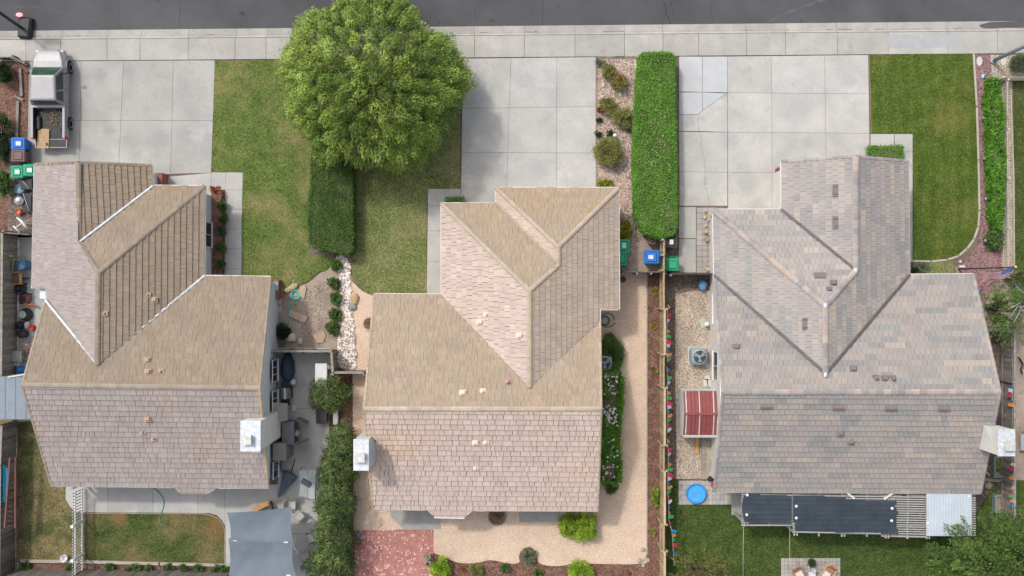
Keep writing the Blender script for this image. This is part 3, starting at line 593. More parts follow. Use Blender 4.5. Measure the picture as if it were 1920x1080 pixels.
# ---------------------------------------------------------------- roofs and houses
def plane3(a, b, c):
    n = (b - a).cross(c - a).normalized(); n = n if n.z > 0 else -n; return a, n
def hit(px, py, pl):
    o, n = pl; C = Vector((0, 0, H)); d = P(px, py, 0) - C; return C + d * ((o - C).dot(n) / d.dot(n))
def clip(poly, ax, v, keep):
    out = []; n = len(poly)
    for i in range(n):
        a, b = poly[i], poly[(i + 1) % n]; ia = (a[ax] - v) * keep >= 0; ib = (b[ax] - v) * keep >= 0
        if ia: out.append(a)
        if ia != ib: t = (v - a[ax]) / (b[ax] - a[ax]); out.append((a[0] + (b[0] - a[0]) * t, a[1] + (b[1] - a[1]) * t))
    return out
class Roof:
    def __init__(s): s.v = []; s.f = []; s.c = []; s.uv = []; s.dk = MB(); s.seed = 0
    def face(s, ea, eb, rp, zr, poly, pal, ze=2.7, ch=.31, tw=.30, jag=.0, t=.042, run=None, tg=.009):
        """ea, eb eave px; rp ridge px at height zr; poly px outline"""
        pl = plane3(P(*ea, ze), P(*eb, ze), P(*rp, zr)); n = pl[1]
        u = (P(*eb, ze) - P(*ea, ze)).normalized(); u.z = 0; u.normalize(); up = n.cross(u)
        if up.z < 0: u = -u; up = n.cross(u)
        O = P(*ea, ze); W = [hit(x, y, pl) for x, y in poly]; s.last = W
        P2 = [((w - O).dot(u), (w - O).dot(up)) for w in W]
        s.dk.add([w - n * .02 for w in W], [tuple(range(len(W)))]); s.dk.add([w - n * .10 for w in W], [tuple(range(len(W)))])
        rr = random.Random(s.seed); s.seed += 1; vs = [p[1] for p in P2]; k0, k1 = math.floor(min(vs) / ch - .01), math.ceil(max(vs) / ch)
        for k in range(k0, k1):
            row = clip(clip(P2, 1, k * ch, 1), 1, (k + 1) * ch, -1)
            if len(row) < 3: continue
            us = [p[0] for p in row]; x = min(us) // tw * tw - tw + (k % 2) * tw * .5
            runc = 0; base = None
            while x < max(us):
                w = tw * (rr.choice((.6, .8, 1, 1, 1.25, 1.5)) if jag else 1)
                cell = clip(clip(row, 0, x, 1), 0, x + w - tg * rr.uniform(.6, 1.4), -1); x += w
                if len(cell) < 3: continue
                if area(cell) < .002: continue
                if runc <= 0: base = pal(rr); runc = rr.choice([1, 2, 2, 3, 4, 6]) if run else 1
                runc -= 1; c = base; tv = rr.uniform(.97, 1.03); c = (c[0] * tv, c[1] * tv, c[2] * tv)
                dj = rr.uniform(-jag, jag); lift = rr.uniform(-.003, .004); B = len(s.v); m = len(cell)
                top = []
                for p in cell:
                    q = p[1]; edge = abs(q - k * ch) < 1e-4
                    if edge and k > k0: q += dj
                    f = 1 - (q - k * ch) / ch; top.append(O + u * p[0] + up * q + n * (.006 + t * f + lift))
                s.v += top + [v - n * (.012 + t) for v in top]
                a2 = sum(cell[i][0] * cell[(i + 1) % m][1] - cell[(i + 1) % m][0] * cell[i][1] for i in range(m))
                od = range(m) if a2 > 0 else range(m - 1, -1, -1); idx = [B + i for i in od]
                s.f.append(tuple(idx)); s.c.append(c); s.uv += [cell[i] for i in od]
                for i in range(m):
                    a, b_ = idx[i], idx[(i + 1) % m]; s.f.append((a, a + m, b_ + m, b_)); s.c.append((c[0] * .6, c[1] * .55, c[2] * .55)); s.uv += [(0, 0)] * 4  # tile edges coloured darker than the tops, painting in the course shading
        return W
    def build(s, mat, parent):
        inv = parent_world(parent).inverted(); me = bpy.data.meshes.new('roof'); me.from_pydata([tuple(inv @ v) for v in s.v], [], s.f); me.materials.append(mat)
        at = me.attributes.new('Col', 'FLOAT_COLOR', 'FACE'); at.data.foreach_set('color', np.array([(*c, 1) for c in s.c], dtype=np.float32).ravel())
        uvl = me.uv_layers.new(name='UVMap'); uvl.data.foreach_set('uv', np.array(s.uv, dtype=np.float32).ravel()); me.update()
        o = bpy.data.objects.new('roof', me); SC.collection.objects.link(o); o.parent = parent
        s.dk.build('roof_underlay', M['deck'], o); return o
def capline(pts, w, mat, parent, name='ridge_cap', col=(.4, .35, .3), seg=.36, lift=.045, var=.12, pal=None, raised=.02, tall=.05):
    b = MB(); rr = random.Random(int(abs(pts[0].x * 100)) + len(pts))
    for a, c in zip(pts, pts[1:]):
        d = c - a; l = d.length; n = max(1, round(l / seg)); d.normalize(); sd_ = d.cross(Vector((0, 0, 1))).normalized(); up = sd_.cross(d)
        for i in range(n):
            p0 = a + d * (l * i / n - .01); p1 = a + d * (l * (i + 1) / n + .02); t = rr.uniform(1 - var, 1 + var); cc = tuple(x * t for x in (pal(rr) if pal else col))
            h0, h1 = lift + raised, lift
            q = [p0 - sd_ * w / 2 + up * (h0 - tall), p0 - sd_ * w * .2 + up * h0, p0 + sd_ * w * .2 + up * h0, p0 + sd_ * w / 2 + up * (h0 - tall)]
            r = [p1 - sd_ * w / 2 + up * (h1 - tall), p1 - sd_ * w * .2 + up * h1, p1 + sd_ * w * .2 + up * h1, p1 + sd_ * w / 2 + up * (h1 - tall)]
            b.add(q + r, [(0, 1, 5, 4), (1, 2, 6, 5), (2, 3, 7, 6), (3, 2, 1, 0), (4, 5, 6, 7)], col=cc)
    return b.build(name, mat, parent)
def board(pts, w, d, mat, parent, name, dz=0.0, col=(1, 1, 1)):
    b = MB()
    for a, c in zip(pts, pts[1:]):
        v = c - a; l = v.length; v.normalize(); s = v.cross(Vector((0, 0, 1))).normalized() * w / 2; z0, z1 = Vector((0, 0, dz - d)), Vector((0, 0, dz))
        q = [a - s + z0, a + s + z0, a + s + z1, a - s + z1]; r = [c - s + z0, c + s + z0, c + s + z1, c - s + z1]
        b.add(q + r, [(0, 1, 5, 4), (1, 2, 6, 5), (2, 3, 7, 6), (3, 0, 4, 7), (3, 2, 1, 0), (4, 5, 6, 7)], col=col)
    return b.build(name, mat, parent)
def vent(parent, p, kind, col, mat='tint', r=.05, h=.22):
    b = MB(); b.col = col
    if kind == 'pipe': b.box(p + Vector((0, 0, .05)), (.3, .26, .03), tilt=None); b.lathe(p, [(r * 1.9, .04), (r * 1.2, .12), (r, .14), (r, h), (r * .7, h)], 12)
    elif kind == 'box': b.box(p + Vector((0, 0, .07)), (.36, .3, .05)); b.rbox(p + Vector((0, .02, .09)), (.24, .2, .12), .03)
    elif kind == 'flat': b.box(p + Vector((0, 0, .055)), (.62, .34, .05)); b.box(p + Vector((0, -.12, .085)), (.55, .06, .02), col=tuple(x * .6 for x in col))
    elif kind == 'flatv': b.box(p + Vector((0, 0, .055)), (.34, .62, .05)); b.box(p + Vector((0, .2, .085)), (.3, .05, .02), col=tuple(x * .6 for x in col)); b.box(p + Vector((0, -.2, .085)), (.3, .05, .02), col=tuple(x * .6 for x in col))
    elif kind == 'cap': b.box(p + Vector((0, 0, .05)), (.34, .3, .03)); b.lathe(p, [(.06, .04), (.06, .2), (.11, .21), (.1, .27), (.0, .3)], 12)
    return b.build('vent_pipe' if kind in ('pipe', 'cap') else 'roof_vent', M[mat], parent)
def window(parent, c, w, h, nrm, panes=2, z=None):
    """window in a wall: c = centre on the wall, nrm 'E','W','N','S'"""
    rz = {'N': 0, 'S': 0, 'E': PI / 2, 'W': PI / 2}[nrm]; o = {'N': (0, .03), 'S': (0, -.03), 'E': (.03, 0), 'W': (-.03, 0)}[nrm]; cc = Vector(c) + Vector((*o, 0))
    g = MB(); g.box(cc, (w, .03, h), rz); wo = g.build('window', M['glass'], parent); f = MB(); T = .035; ax = Vector((math.cos(rz), math.sin(rz), 0)); k = 1.4
    for sgn in (-1, 1): f.box(cc + ax * sgn * (w / 2), (T, .045, h + T), rz); f.box(cc + Vector((0, 0, sgn * h / 2)), (w - T, .045, T), rz)
    for i in range(1, panes): f.box(cc + ax * (w * i / panes - w / 2), (T * .8, .07, h - T), rz)
    f.build('frame', M['white'], wo); s = MB(); s.box(cc + Vector((o[0] * 1.5, o[1] * 1.5, -h / 2 - .06)), (w + .1, .05, .04), rz); s.build('sill', M['white'], wo); return wo
def house(label, foot, wallmat, gables, ins=.3):
    w = [(q.x, q.y) for q in PP(foot, 2.7)]; cx = sum(q[0] for q in w) / len(w); cy = sum(q[1] for q in w) / len(w)
    t = thing('house', (cx, cy, 0), label, 'house', 'houses along the street'); b = MB()
    b.prism([(q.x, q.y) for q in inset(w, ins)], 0, 2.62)
    for kind, a0, a1, lo, hi, rd, zt in gables:      # gable ridge block: along x or y
        if kind == 'x': b.loft([[Vector((x, lo, 2.6)), Vector((x, hi, 2.6)), Vector((x, rd, zt))] for x in (a0, a1)])
        else: b.loft([[Vector((lo, y, 2.6)), Vector((rd, y, zt)), Vector((hi, y, 2.6))] for y in (a0, a1)])
    b.build('wall', M[wallmat], t); return t
def pal_mix(cols, wts=None):
    return lambda r: r.choices(cols, wts)[0]
brownA = pal_mix([(.30, .24, .18), (.29, .23, .175), (.31, .247, .188), (.285, .225, .17)])
pinkA = pal_mix([(.37, .325, .305), (.35, .305, .29), (.39, .34, .32), (.36, .31, .295)])
brownB = pal_mix([(.385, .305, .225), (.37, .29, .215), (.40, .315, .24), (.375, .298, .222)])
pinkB = pal_mix([(.555, .44, .385), (.53, .42, .365), (.58, .465, .405), (.545, .435, .38)])
eastB = pal_mix([(.42, .34, .275), (.40, .325, .265), (.44, .355, .285)])
mixC = pal_mix([(.315, .287, .268), (.34, .31, .29), (.272, .262, .255), (.36, .315, .285), (.40, .345, .295), (.295, .285, .275), (.34, .302, .28)], [4, 4, 3, 3, 1.2, 3, 3])
mixCp = pal_mix([(.355, .325, .305), (.38, .345, .325), (.315, .302, .292), (.40, .355, .33), (.44, .385, .34), (.335, .318, .308)], [4, 4, 3, 3, 1.0, 3])
# ---- house 1
Z = 2.7; hy = lambda y, z=2.7: P(0, y, z).y; hx = lambda x, z=2.7: P(x, 0, z).x
h1 = house('single-storey house with brown and mauve shake roof and blue-grey siding, left of the three', [(62, 308), (284, 312), (286, 349), (384, 349), (384, 518), (510, 519), (510, 913), (97, 912), (97, 541), (62, 541)], 'stucco_b',
    [('x', hx(97) + .15, hx(506) - .04, hy(913) + .3, hy(519) - .3, hy(725, 5.2), 5.0), ('y', hy(308) - .2, hy(560), hx(62) + .3, hx(286) - .3, hx(147, 4.15), 4.0)], .3)
r1 = Roof(); J = .016
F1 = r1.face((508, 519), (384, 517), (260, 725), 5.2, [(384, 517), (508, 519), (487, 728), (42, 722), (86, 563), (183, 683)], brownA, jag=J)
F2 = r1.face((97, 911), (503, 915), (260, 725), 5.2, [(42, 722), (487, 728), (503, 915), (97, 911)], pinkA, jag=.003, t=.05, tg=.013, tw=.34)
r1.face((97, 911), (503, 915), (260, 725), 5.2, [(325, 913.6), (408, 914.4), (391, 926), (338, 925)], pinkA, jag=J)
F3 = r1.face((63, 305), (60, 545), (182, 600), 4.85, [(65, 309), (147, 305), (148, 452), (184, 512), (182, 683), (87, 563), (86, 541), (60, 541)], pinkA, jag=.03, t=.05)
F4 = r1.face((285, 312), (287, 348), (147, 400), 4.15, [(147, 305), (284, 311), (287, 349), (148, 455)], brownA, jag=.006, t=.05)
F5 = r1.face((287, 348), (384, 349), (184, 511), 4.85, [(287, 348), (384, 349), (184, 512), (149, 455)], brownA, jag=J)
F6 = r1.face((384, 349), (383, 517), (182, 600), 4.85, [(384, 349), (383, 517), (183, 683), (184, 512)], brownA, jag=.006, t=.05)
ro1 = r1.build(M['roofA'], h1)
capc = (.27, .22, .17)
capline([F1[3], F1[2]], .26, M['tint'], ro1, col=(.32, .27, .22))
capline([P(147, 305, 4.2), P(148, 453, 4.15)], .26, M['tint'], ro1, col=capc); capline([P(148, 453, 4.15), P(184, 511, 4.87)], .26, M['tint'], ro1, col=capc)
capline([P(184, 511, 4.87), P(182, 683, 4.87)], .26, M['tint'], ro1, col=capc); capline([F5[1], P(184, 511, 4.87)], .26, M['tint'], ro1, col=capc)
for a, c in ((F1[0], F1[5]), (F1[4], F1[5]), (F4[2] + Vector((0, 0, .02)), F4[3])): capline([a, c], .12, M['flash'], ro1, name='valley_flashing', col=(1.05, 1.07, 1.1), seg=2, lift=.085, raised=0, var=.05, tall=.02)
capline([F1[3], F1[4]], .17, M['tint'], ro1, name='rake_trim', col=(.33, .265, .195)); capline([F2[0], F2[3]], .17, M['tint'], ro1, name='rake_trim', col=(.33, .265, .195)); capline([F1[2], F1[1]], .12, M['tint'], ro1, name='rake_trim', col=(.33, .265, .195)); capline([F2[1], F2[2]], .17, M['tint'], ro1, name='rake_trim', col=(.45, .34, .22))
capline([F3[1], F3[0]], .2, M['tint'], ro1, name='rake_trim', col=capc); capline([F4[0], F4[1]], .2, M['tint'], ro1, name='rake_trim', col=capc)
for pts in ([F1[0], F1[1]], [F2[3], P(323, 913.5, 2.69)], [P(409, 914.6, 2.69), F2[2]], [F3[0], F3[7]], [F5[0], F5[1]], [F6[0], F6[1]], [F4[1], F4[2]]): board(pts, .1, .12, M['white'], h1, 'gutter', dz=.0)
def onf(px, py, F, i=0, j=1, k=2): return hit(px, py, plane3(F[i], F[j], F[k]))
terra = (.46, .32, .235)
for x, y, kd in ((277, 675, 'box'), (278, 697, 'box'), (302, 696, 'pipe')): vent(ro1, onf(x, y, F1), kd, terra)
for x, y, kd in ((278, 785, 'box'), (268, 810, 'pipe'), (289, 822, 'pipe')): vent(ro1, onf(x, y, F2), kd, terra)
for x, y, kd in ((197, 588, 'pipe'), (278, 553, 'pipe'), (290, 562, 'box')): vent(ro1, onf(x, y, F6), kd, terra)
def chimney(parent, tl, br, z, mat, zb=0, capcol=(1.15, 1.17, 1.2), flue=(.5, .5)):
    a, b_ = P(*tl, z), P(*br, z); x0, x1, y0, y1 = a.x, b_.x, b_.y, a.y
    m = MB(); m.prism([(x0, y0), (x1, y0), (x1, y1), (x0, y1)], zb, z - .06); c = m.build('chimney', M[mat], parent)
    m = MB(); m.col = capcol; m.prism([(x0 - .04, y0 - .04), (x1 + .04, y0 - .04), (x1 + .04, y1 + .04), (x0 - .04, y1 + .04)], z - .06, z); m.build('chimney_cap', M['flash'], c)
    fx, fy = x0 + (x1 - x0) * flue[0], y0 + (y1 - y0) * flue[1]; m = MB(); m.col = (1.1, 1.05, .95)
    m.prism([(fx - .2, fy - .2), (fx + .2, fy - .2), (fx + .2, fy + .2), (fx - .2, fy + .2)], z, z + .16); m.box((fx, fy, z + .3), (.5, .5, .04))
    for s in (-1, 1):
        for q in (-1, 1): m.box((fx + s * .2, fy + q * .2, z + .22), (.03, .03, .14))
    m.build('flue', M['flash'], c); return c
chimney(h1, (452, 790), (487, 845), 5.9, 'white', flue=(.35, .4))
WX = P(523.5, 0).x; xs = hx(506) - .03
for (ya, yb) in ((682, 708), (735, 772)):
    yc = P(0, (ya + yb) / 2, 1.55).y; window(h1, (xs + .0, yc, 1.55), 1.15, 1.1, 'E', 3)
b = MB(); b.col = (.30, .27, .26); yc = P(0, 772, 1.7).y; b.add([(xs, yc - .55, 2.1), (xs, yc + .55, 2.1), (xs + .75, yc + .45, 1.75), (xs + .75, yc - .45, 1.75)], [(0, 3, 2, 1)]); b.add([(xs, yc - .55, 2.04), (xs, yc + .55, 2.04), (xs + .75, yc + .45, 1.69), (xs + .75, yc - .45, 1.69)], [(0, 1, 2, 3)]); b.add([(xs + .75, yc + .45, 1.75), (xs + .75, yc - .45, 1.75), (xs + .75, yc - .45, 1.69), (xs + .75, yc + .45, 1.69)], [(0, 1, 2, 3)])
b.build('window_awning', M['tint'], h1)
b = MB(); b.col = (.27, .235, .21); yc = P(0, 848, 2).y; b.prism([(xs, yc - .45), (xs + .7, yc - .45), (xs + .7, yc + .45), (xs, yc + .45)], 0, 1.9); b.build('wood_chase', M['tint'], h1)
window(h1, (xs, P(0, 880, 1.4).y, 1.4), .9, 1.1, 'E', 2)
xe = hx(384) - .3 + .0; window(h1, (xe, P(0, 440, 1.2).y, 1.2), 1.3, 1.2, 'E', 2)
b = MB(); rr = random.Random(2)
for k in range(30):
    for q in range(4): t = rr.uniform(.7, 1.25); yy = P(0, 362, 0).y - k * .155; b.box((P(399, 0).x + .14 * q + .1, yy, .22), (.13, .145, .46), col=(t, t * rr.uniform(.9, 1.2), t))
b.build('brick_planter', M['brickwall'], h1)
b = MB(); b.col = (1, 1, 1)
for k in range(5): t = .9 + .1 * (k % 2); b.box((P(309, 0).x, P(0, 330 + k * 4.5).y, .5), (.38, .13, 1.0), col=(t * 1.3, t, t))
b.build('brick_pier', M['brickwall'], h1)
# ---- house 2
h2 = house('single-storey house with tan and pink shake roof, middle of the three', [(827, 381), (930, 381), (930, 352), (1160, 352), (1160, 580), (1123, 580), (1121, 957), (701, 954), (702, 551), (827, 551)], 'stucco_t',
    [('x', hx(701) + .15, hx(1121) - .15, hy(956) + .3, hy(551) - .3, hy(767, 5.25), 5.05)], .3)
r2 = Roof()
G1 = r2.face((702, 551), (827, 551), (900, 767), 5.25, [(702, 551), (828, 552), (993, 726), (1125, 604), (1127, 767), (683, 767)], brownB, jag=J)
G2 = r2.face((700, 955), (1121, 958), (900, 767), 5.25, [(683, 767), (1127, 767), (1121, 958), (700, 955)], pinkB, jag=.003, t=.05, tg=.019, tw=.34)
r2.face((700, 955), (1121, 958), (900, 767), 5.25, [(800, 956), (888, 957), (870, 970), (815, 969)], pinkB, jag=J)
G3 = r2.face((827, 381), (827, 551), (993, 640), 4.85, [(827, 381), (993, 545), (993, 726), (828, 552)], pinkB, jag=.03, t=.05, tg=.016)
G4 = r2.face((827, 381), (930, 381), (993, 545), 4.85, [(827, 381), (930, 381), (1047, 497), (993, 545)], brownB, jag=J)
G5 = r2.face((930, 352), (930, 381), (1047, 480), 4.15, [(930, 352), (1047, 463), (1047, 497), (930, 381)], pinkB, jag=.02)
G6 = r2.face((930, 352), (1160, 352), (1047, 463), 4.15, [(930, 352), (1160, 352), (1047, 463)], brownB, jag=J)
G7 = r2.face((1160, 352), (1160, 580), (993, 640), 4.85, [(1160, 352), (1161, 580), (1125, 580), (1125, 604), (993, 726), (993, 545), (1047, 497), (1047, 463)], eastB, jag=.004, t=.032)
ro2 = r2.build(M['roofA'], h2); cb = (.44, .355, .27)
capline([G1[5], G1[4]], .26, M['tint'], ro2, col=(.47, .38, .30))
for a, c in ((P(827, 381, 2.75), P(993, 545, 4.88)), (P(993, 545, 4.88), P(993, 726, 4.88)), (P(1047, 497, 4.2), P(993, 545, 4.88)), (P(1047, 463, 4.2), P(1047, 497, 4.2)), (P(930, 352, 2.75), P(1047, 463, 4.2)), (P(1160, 352, 2.75), P(1047, 463, 4.2))): capline([a, c], .24, M['tint'], ro2, col=cb, var=.07)
for a, c in ((P(930, 381, 2.78), P(1047, 497, 4.2)),): capline([a, c], .1, M['tint'], ro2, name='valley_flashing', col=(.42, .33, .25), seg=1.5, lift=.05, raised=0, var=.05, tall=.02)
for a, c in ((G1[5], G1[0]), (G2[0], G2[3]), (G2[1], G2[2]), (G1[4], G1[3])): capline([a, c], .15, M['tint'], ro2, name='rake_trim', col=(.42, .335, .25))
for pts in ([G1[0], G1[1]], [G2[3], P(798, 956, 2.69)], [P(889, 957, 2.69), G2[2]], [P(814, 970, 2.5), P(871, 971, 2.5)], [G3[0], G3[3]], [G4[0], G4[1]], [G5[3], G5[0]], [G6[0], G6[1]], [G7[0], G7[1]], [G7[1], G7[2]], [G7[2], G7[3]]): board(pts, .09, .12, M['white'], h2, 'gutter', dz=.0)
pv_ = (.78, .62, .50)
for x, y, kd in ((868, 736, 'box'), (905, 733, 'pipe')): vent(ro2, onf(x, y, G1), kd, pv_)
vent(ro2, onf(951, 715, G1), 'cap', (.50, .30, .29))
for x, y, kd in ((892, 829, 'box'), (911, 828, 'pipe'), (892, 876, 'pipe')): vent(ro2, onf(x, y, G2), kd, pv_)
for x, y, kd in ((900, 604, 'box'), (911, 590, 'pipe'), (974, 629, 'box')): vent(ro2, onf(x, y, G3), kd, pv_)
chimney(h2, (664, 825), (690, 881), 5.9, 'stucco_w', flue=(.45, .45))
ch2 = h2.children[-1]; b = MB(); b.col = (.98, 1.08, 1.14); a = P(690, 825, 5.8); c = P(690, 881, 5.8); pa, pb = onf(704, 832, G2), onf(706, 866, G2)
b.add([(a.x, a.y, 5.84), (c.x, c.y, 5.84), pb + Vector((0, 0, .06)), pa + Vector((0, 0, .06)), (a.x, a.y, 4.0), (c.x, c.y, 4.0)], [(0, 1, 2, 3), (0, 3, 4), (1, 5, 2), (4, 3, 2, 5)]); b.build('chimney_flashing', M['flash'], ch2)
window(h2, (hx(1121) - .12 - .15, P(0, 800, 1.4).y, 1.4), 1.2, 1.1, 'E'); window(h2, (P(850, 0, 1.3).x, hy(551) - .3, 1.3), .9, 1.1, 'N') if False else None
# ---- house 3
h3 = house('single-storey house with blended grey tile roof and white walls, right of the three', [(1337, 393), (1465, 393), (1465, 302), (1703, 303), (1704, 514), (1824, 514), (1838, 924), (1340, 922)], 'stucco_w',
    [('x', hx(1340) + .35, hx(1836) - .3, hy(923) + .3, hy(514) - .3, hy(735, 5.3), 5.1), ('y', hy(302) - .2, hy(600), hx(1465) + .3, hx(1703) - .3, hx(1605, 4.2), 4.0)], .32)
r3 = Roof()
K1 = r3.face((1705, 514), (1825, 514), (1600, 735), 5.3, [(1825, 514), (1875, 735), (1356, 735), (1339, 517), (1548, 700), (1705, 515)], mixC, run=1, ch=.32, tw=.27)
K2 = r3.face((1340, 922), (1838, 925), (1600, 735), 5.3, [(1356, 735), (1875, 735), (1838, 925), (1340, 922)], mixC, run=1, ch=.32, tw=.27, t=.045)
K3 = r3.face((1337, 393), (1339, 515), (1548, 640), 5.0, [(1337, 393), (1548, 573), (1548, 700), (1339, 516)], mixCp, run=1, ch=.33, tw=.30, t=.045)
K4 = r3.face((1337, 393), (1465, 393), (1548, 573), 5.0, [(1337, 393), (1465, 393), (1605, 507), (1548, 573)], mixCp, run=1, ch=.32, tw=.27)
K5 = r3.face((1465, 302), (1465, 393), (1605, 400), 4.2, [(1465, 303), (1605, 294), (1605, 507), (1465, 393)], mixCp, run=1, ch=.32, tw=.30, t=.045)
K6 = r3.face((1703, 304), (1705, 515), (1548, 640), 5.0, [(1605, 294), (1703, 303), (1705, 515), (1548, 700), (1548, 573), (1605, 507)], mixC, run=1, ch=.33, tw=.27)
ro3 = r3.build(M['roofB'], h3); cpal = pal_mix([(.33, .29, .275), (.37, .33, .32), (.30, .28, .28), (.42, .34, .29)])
for a, c in ((K1[2], K1[1]), (P(1605, 294, 4.25), P(1605, 507, 4.25)), (P(1337, 393, 2.75), P(1548, 573, 5.05)), (P(1605, 507, 4.25), P(1548, 573, 5.05)), (P(1548, 573, 5.05), P(1548, 700, 5.05))): capline([a, c], .30, M['tint'], ro3, pal=cpal, col=None)
for a, c in ((P(1465, 393, 2.8), P(1605, 507, 4.22)), (P(1339, 516, 2.8), P(1548, 700, 5.02)), (P(1705, 515, 2.8), P(1548, 700, 5.02))): capline([a, c], .13, M['flash_d'], ro3, name='valley_flashing', col=(1, 1, 1), seg=1.4, lift=.066, raised=0, var=.1, tall=.01)
for a, c in ((K1[1], K1[0]), (K1[2], K1[3]), (K2[0], K2[3]), (K2[1], K2[2]), (K5[0], K5[1]), (K6[0], K6[1])): capline([a, c], .2, M['tint'], ro3, name='rake_trim', pal=cpal, col=None)
for pts in ([K1[5], K1[0]], [K2[3], K2[2]], [K3[0], K3[3]], [K4[0], K4[1]], [K5[0], K5[3]], [K6[1], K6[2]]): board(pts, .1, .12, M['white'], h3, 'gutter', dz=.0)
b = MB(); b.col = (1.2, 1.2, 1.22)
for q in (P(1605, 507, 4.3), P(1548, 573, 5.12), P(1548, 703, 5.1)): b = MB(); b.col = (1.2, 1.2, 1.22); b.blob(q, (.10, .13, .06), 3, 1, .05); b.build('ridge_flashing', M['flash'], ro3)
mar = (.225, .18, .18)
for x, y, kd in ((1567, 357, 'flatv'), (1567, 418, 'flatv')): vent(ro3, onf(x, y, K5), kd, mar)
for x, y, kd in ((1510, 607, 'flatv'),): vent(ro3, onf(x, y, K3), kd, mar)
for x, y, kd in ((1537, 517, 'flat'), (1562, 530, 'box'), (1554, 542, 'pipe')): vent(ro3, onf(x, y, K4), kd, mar)
for x, y, kd in ((1380, 650, 'box'), (1599, 691, 'box'), (1641, 708, 'cap'), (1658, 709, 'box'), (1673, 709, 'cap')): vent(ro3, onf(x, y, K1), kd, mar)
for x, y, kd in ((1437, 760, 'flat'), (1572, 762, 'flat'), (1670, 763, 'flat'), (1769, 764, 'flat'), (1575, 812, 'box'), (1594, 828, 'cap')): vent(ro3, onf(x, y, K2), kd, mar)
chimney(h3, (1872, 806), (1902, 854), 6.0, 'stucco_w', zb=0, flue=(.55, .42))
ch3 = h3.children[-1]; b = MB(); a = P(1872, 806, 5.9); c = P(1872, 854, 5.9); pa, pb = onf(1844, 796, K2), onf(1838, 842, K2)
b.add([(a.x, a.y, 5.94), (c.x, c.y, 5.94), pb, pa, (a.x, a.y, 3.2), (c.x, c.y, 3.2)], [(1, 0, 3, 2), (0, 4, 3), (1, 2, 5), (4, 5, 2, 3)]); b.build('chimney_cricket', M['stucco_w'], ch3)
xw = hx(1340) + .35 - .03
for ya, yb, pn in ((558, 602, 2), (660, 712, 2)): window(h3, (xw, P(0, (ya + yb) / 2, 1.5).y, 1.5), 1.5, 1.1, 'W', pn)
b = MB(); rr = random.Random(4)
for k in range(22):
    for q in range(3): t = rr.uniform(.8, 1.6); b.box((P(1455 + q * 3.2, 0).x, P(0, 318).y - k * .105, .45), (.1, .09, .9), col=(t * 1.3, t, t))
b.build('brick_pier', M['brickwall'], h3)

# doors and windows on the walls that face the street and the gardens
def door(parent, c, w, h, nrm, name='door', mat='white', panels=4):
    rz = {'N': 0, 'S': 0, 'E': PI / 2, 'W': PI / 2}[nrm]; sg = {'N': (0, 1), 'S': (0, -1), 'E': (1, 0), 'W': (-1, 0)}[nrm]; b = MB(); b.box((c[0] + sg[0] * .02, c[1] + sg[1] * .02, h / 2 + .02), (w, .06, h), rz); d = b.build(name, M[mat], parent); b = MB()
    for k in range(panels): b.box((c[0] + sg[0] * .055, c[1] + sg[1] * .055, .02 + h * (k + .5) / panels), (w - .2, .02, h / panels - .12), rz)
    b.build('door_panel', M[mat], d); b = MB(); b.box((c[0] + sg[0] * .08, c[1] + sg[1] * .08, .95), (.12, .05, .05), rz); b.build('handle', M['chrome'], d)
for hh, gx, gy, gw in ((h1, hx(172), hy(308) - .3, 4.6), (h2, hx(1045), hy(352) - .3, 4.9), (h3, hx(1585), hy(303) - .32, 4.9)): door(hh, (gx, gy), gw, 2.1, 'N', 'garage_door')
for hh, x, y in ((h1, 335, hy(349) - .3), (h2, 880, hy(381) - .3), (h3, 1400, hy(393) - .32)): door(hh, (hx(x), y), .95, 2.05, 'N', 'door', 'maroon' if hh is h2 else 'white')
for hh, xs_, y in ((h1, (160, 250, 440), hy(913) + .3), (h2, (750, 950, 1060), hy(956) + .3), (h3, (1430, 1560, 1760), hy(923) + .32)):
    for x in xs_: window(hh, (hx(x), y, 1.45), 1.5, 1.15, 'S', 2)
window(h2, (hx(765), hy(551) - .3, 1.45), 1.4, 1.1, 'N', 2); window(h3, (hx(1770), hy(514) - .32, 1.45), 1.4, 1.1, 'N', 2)
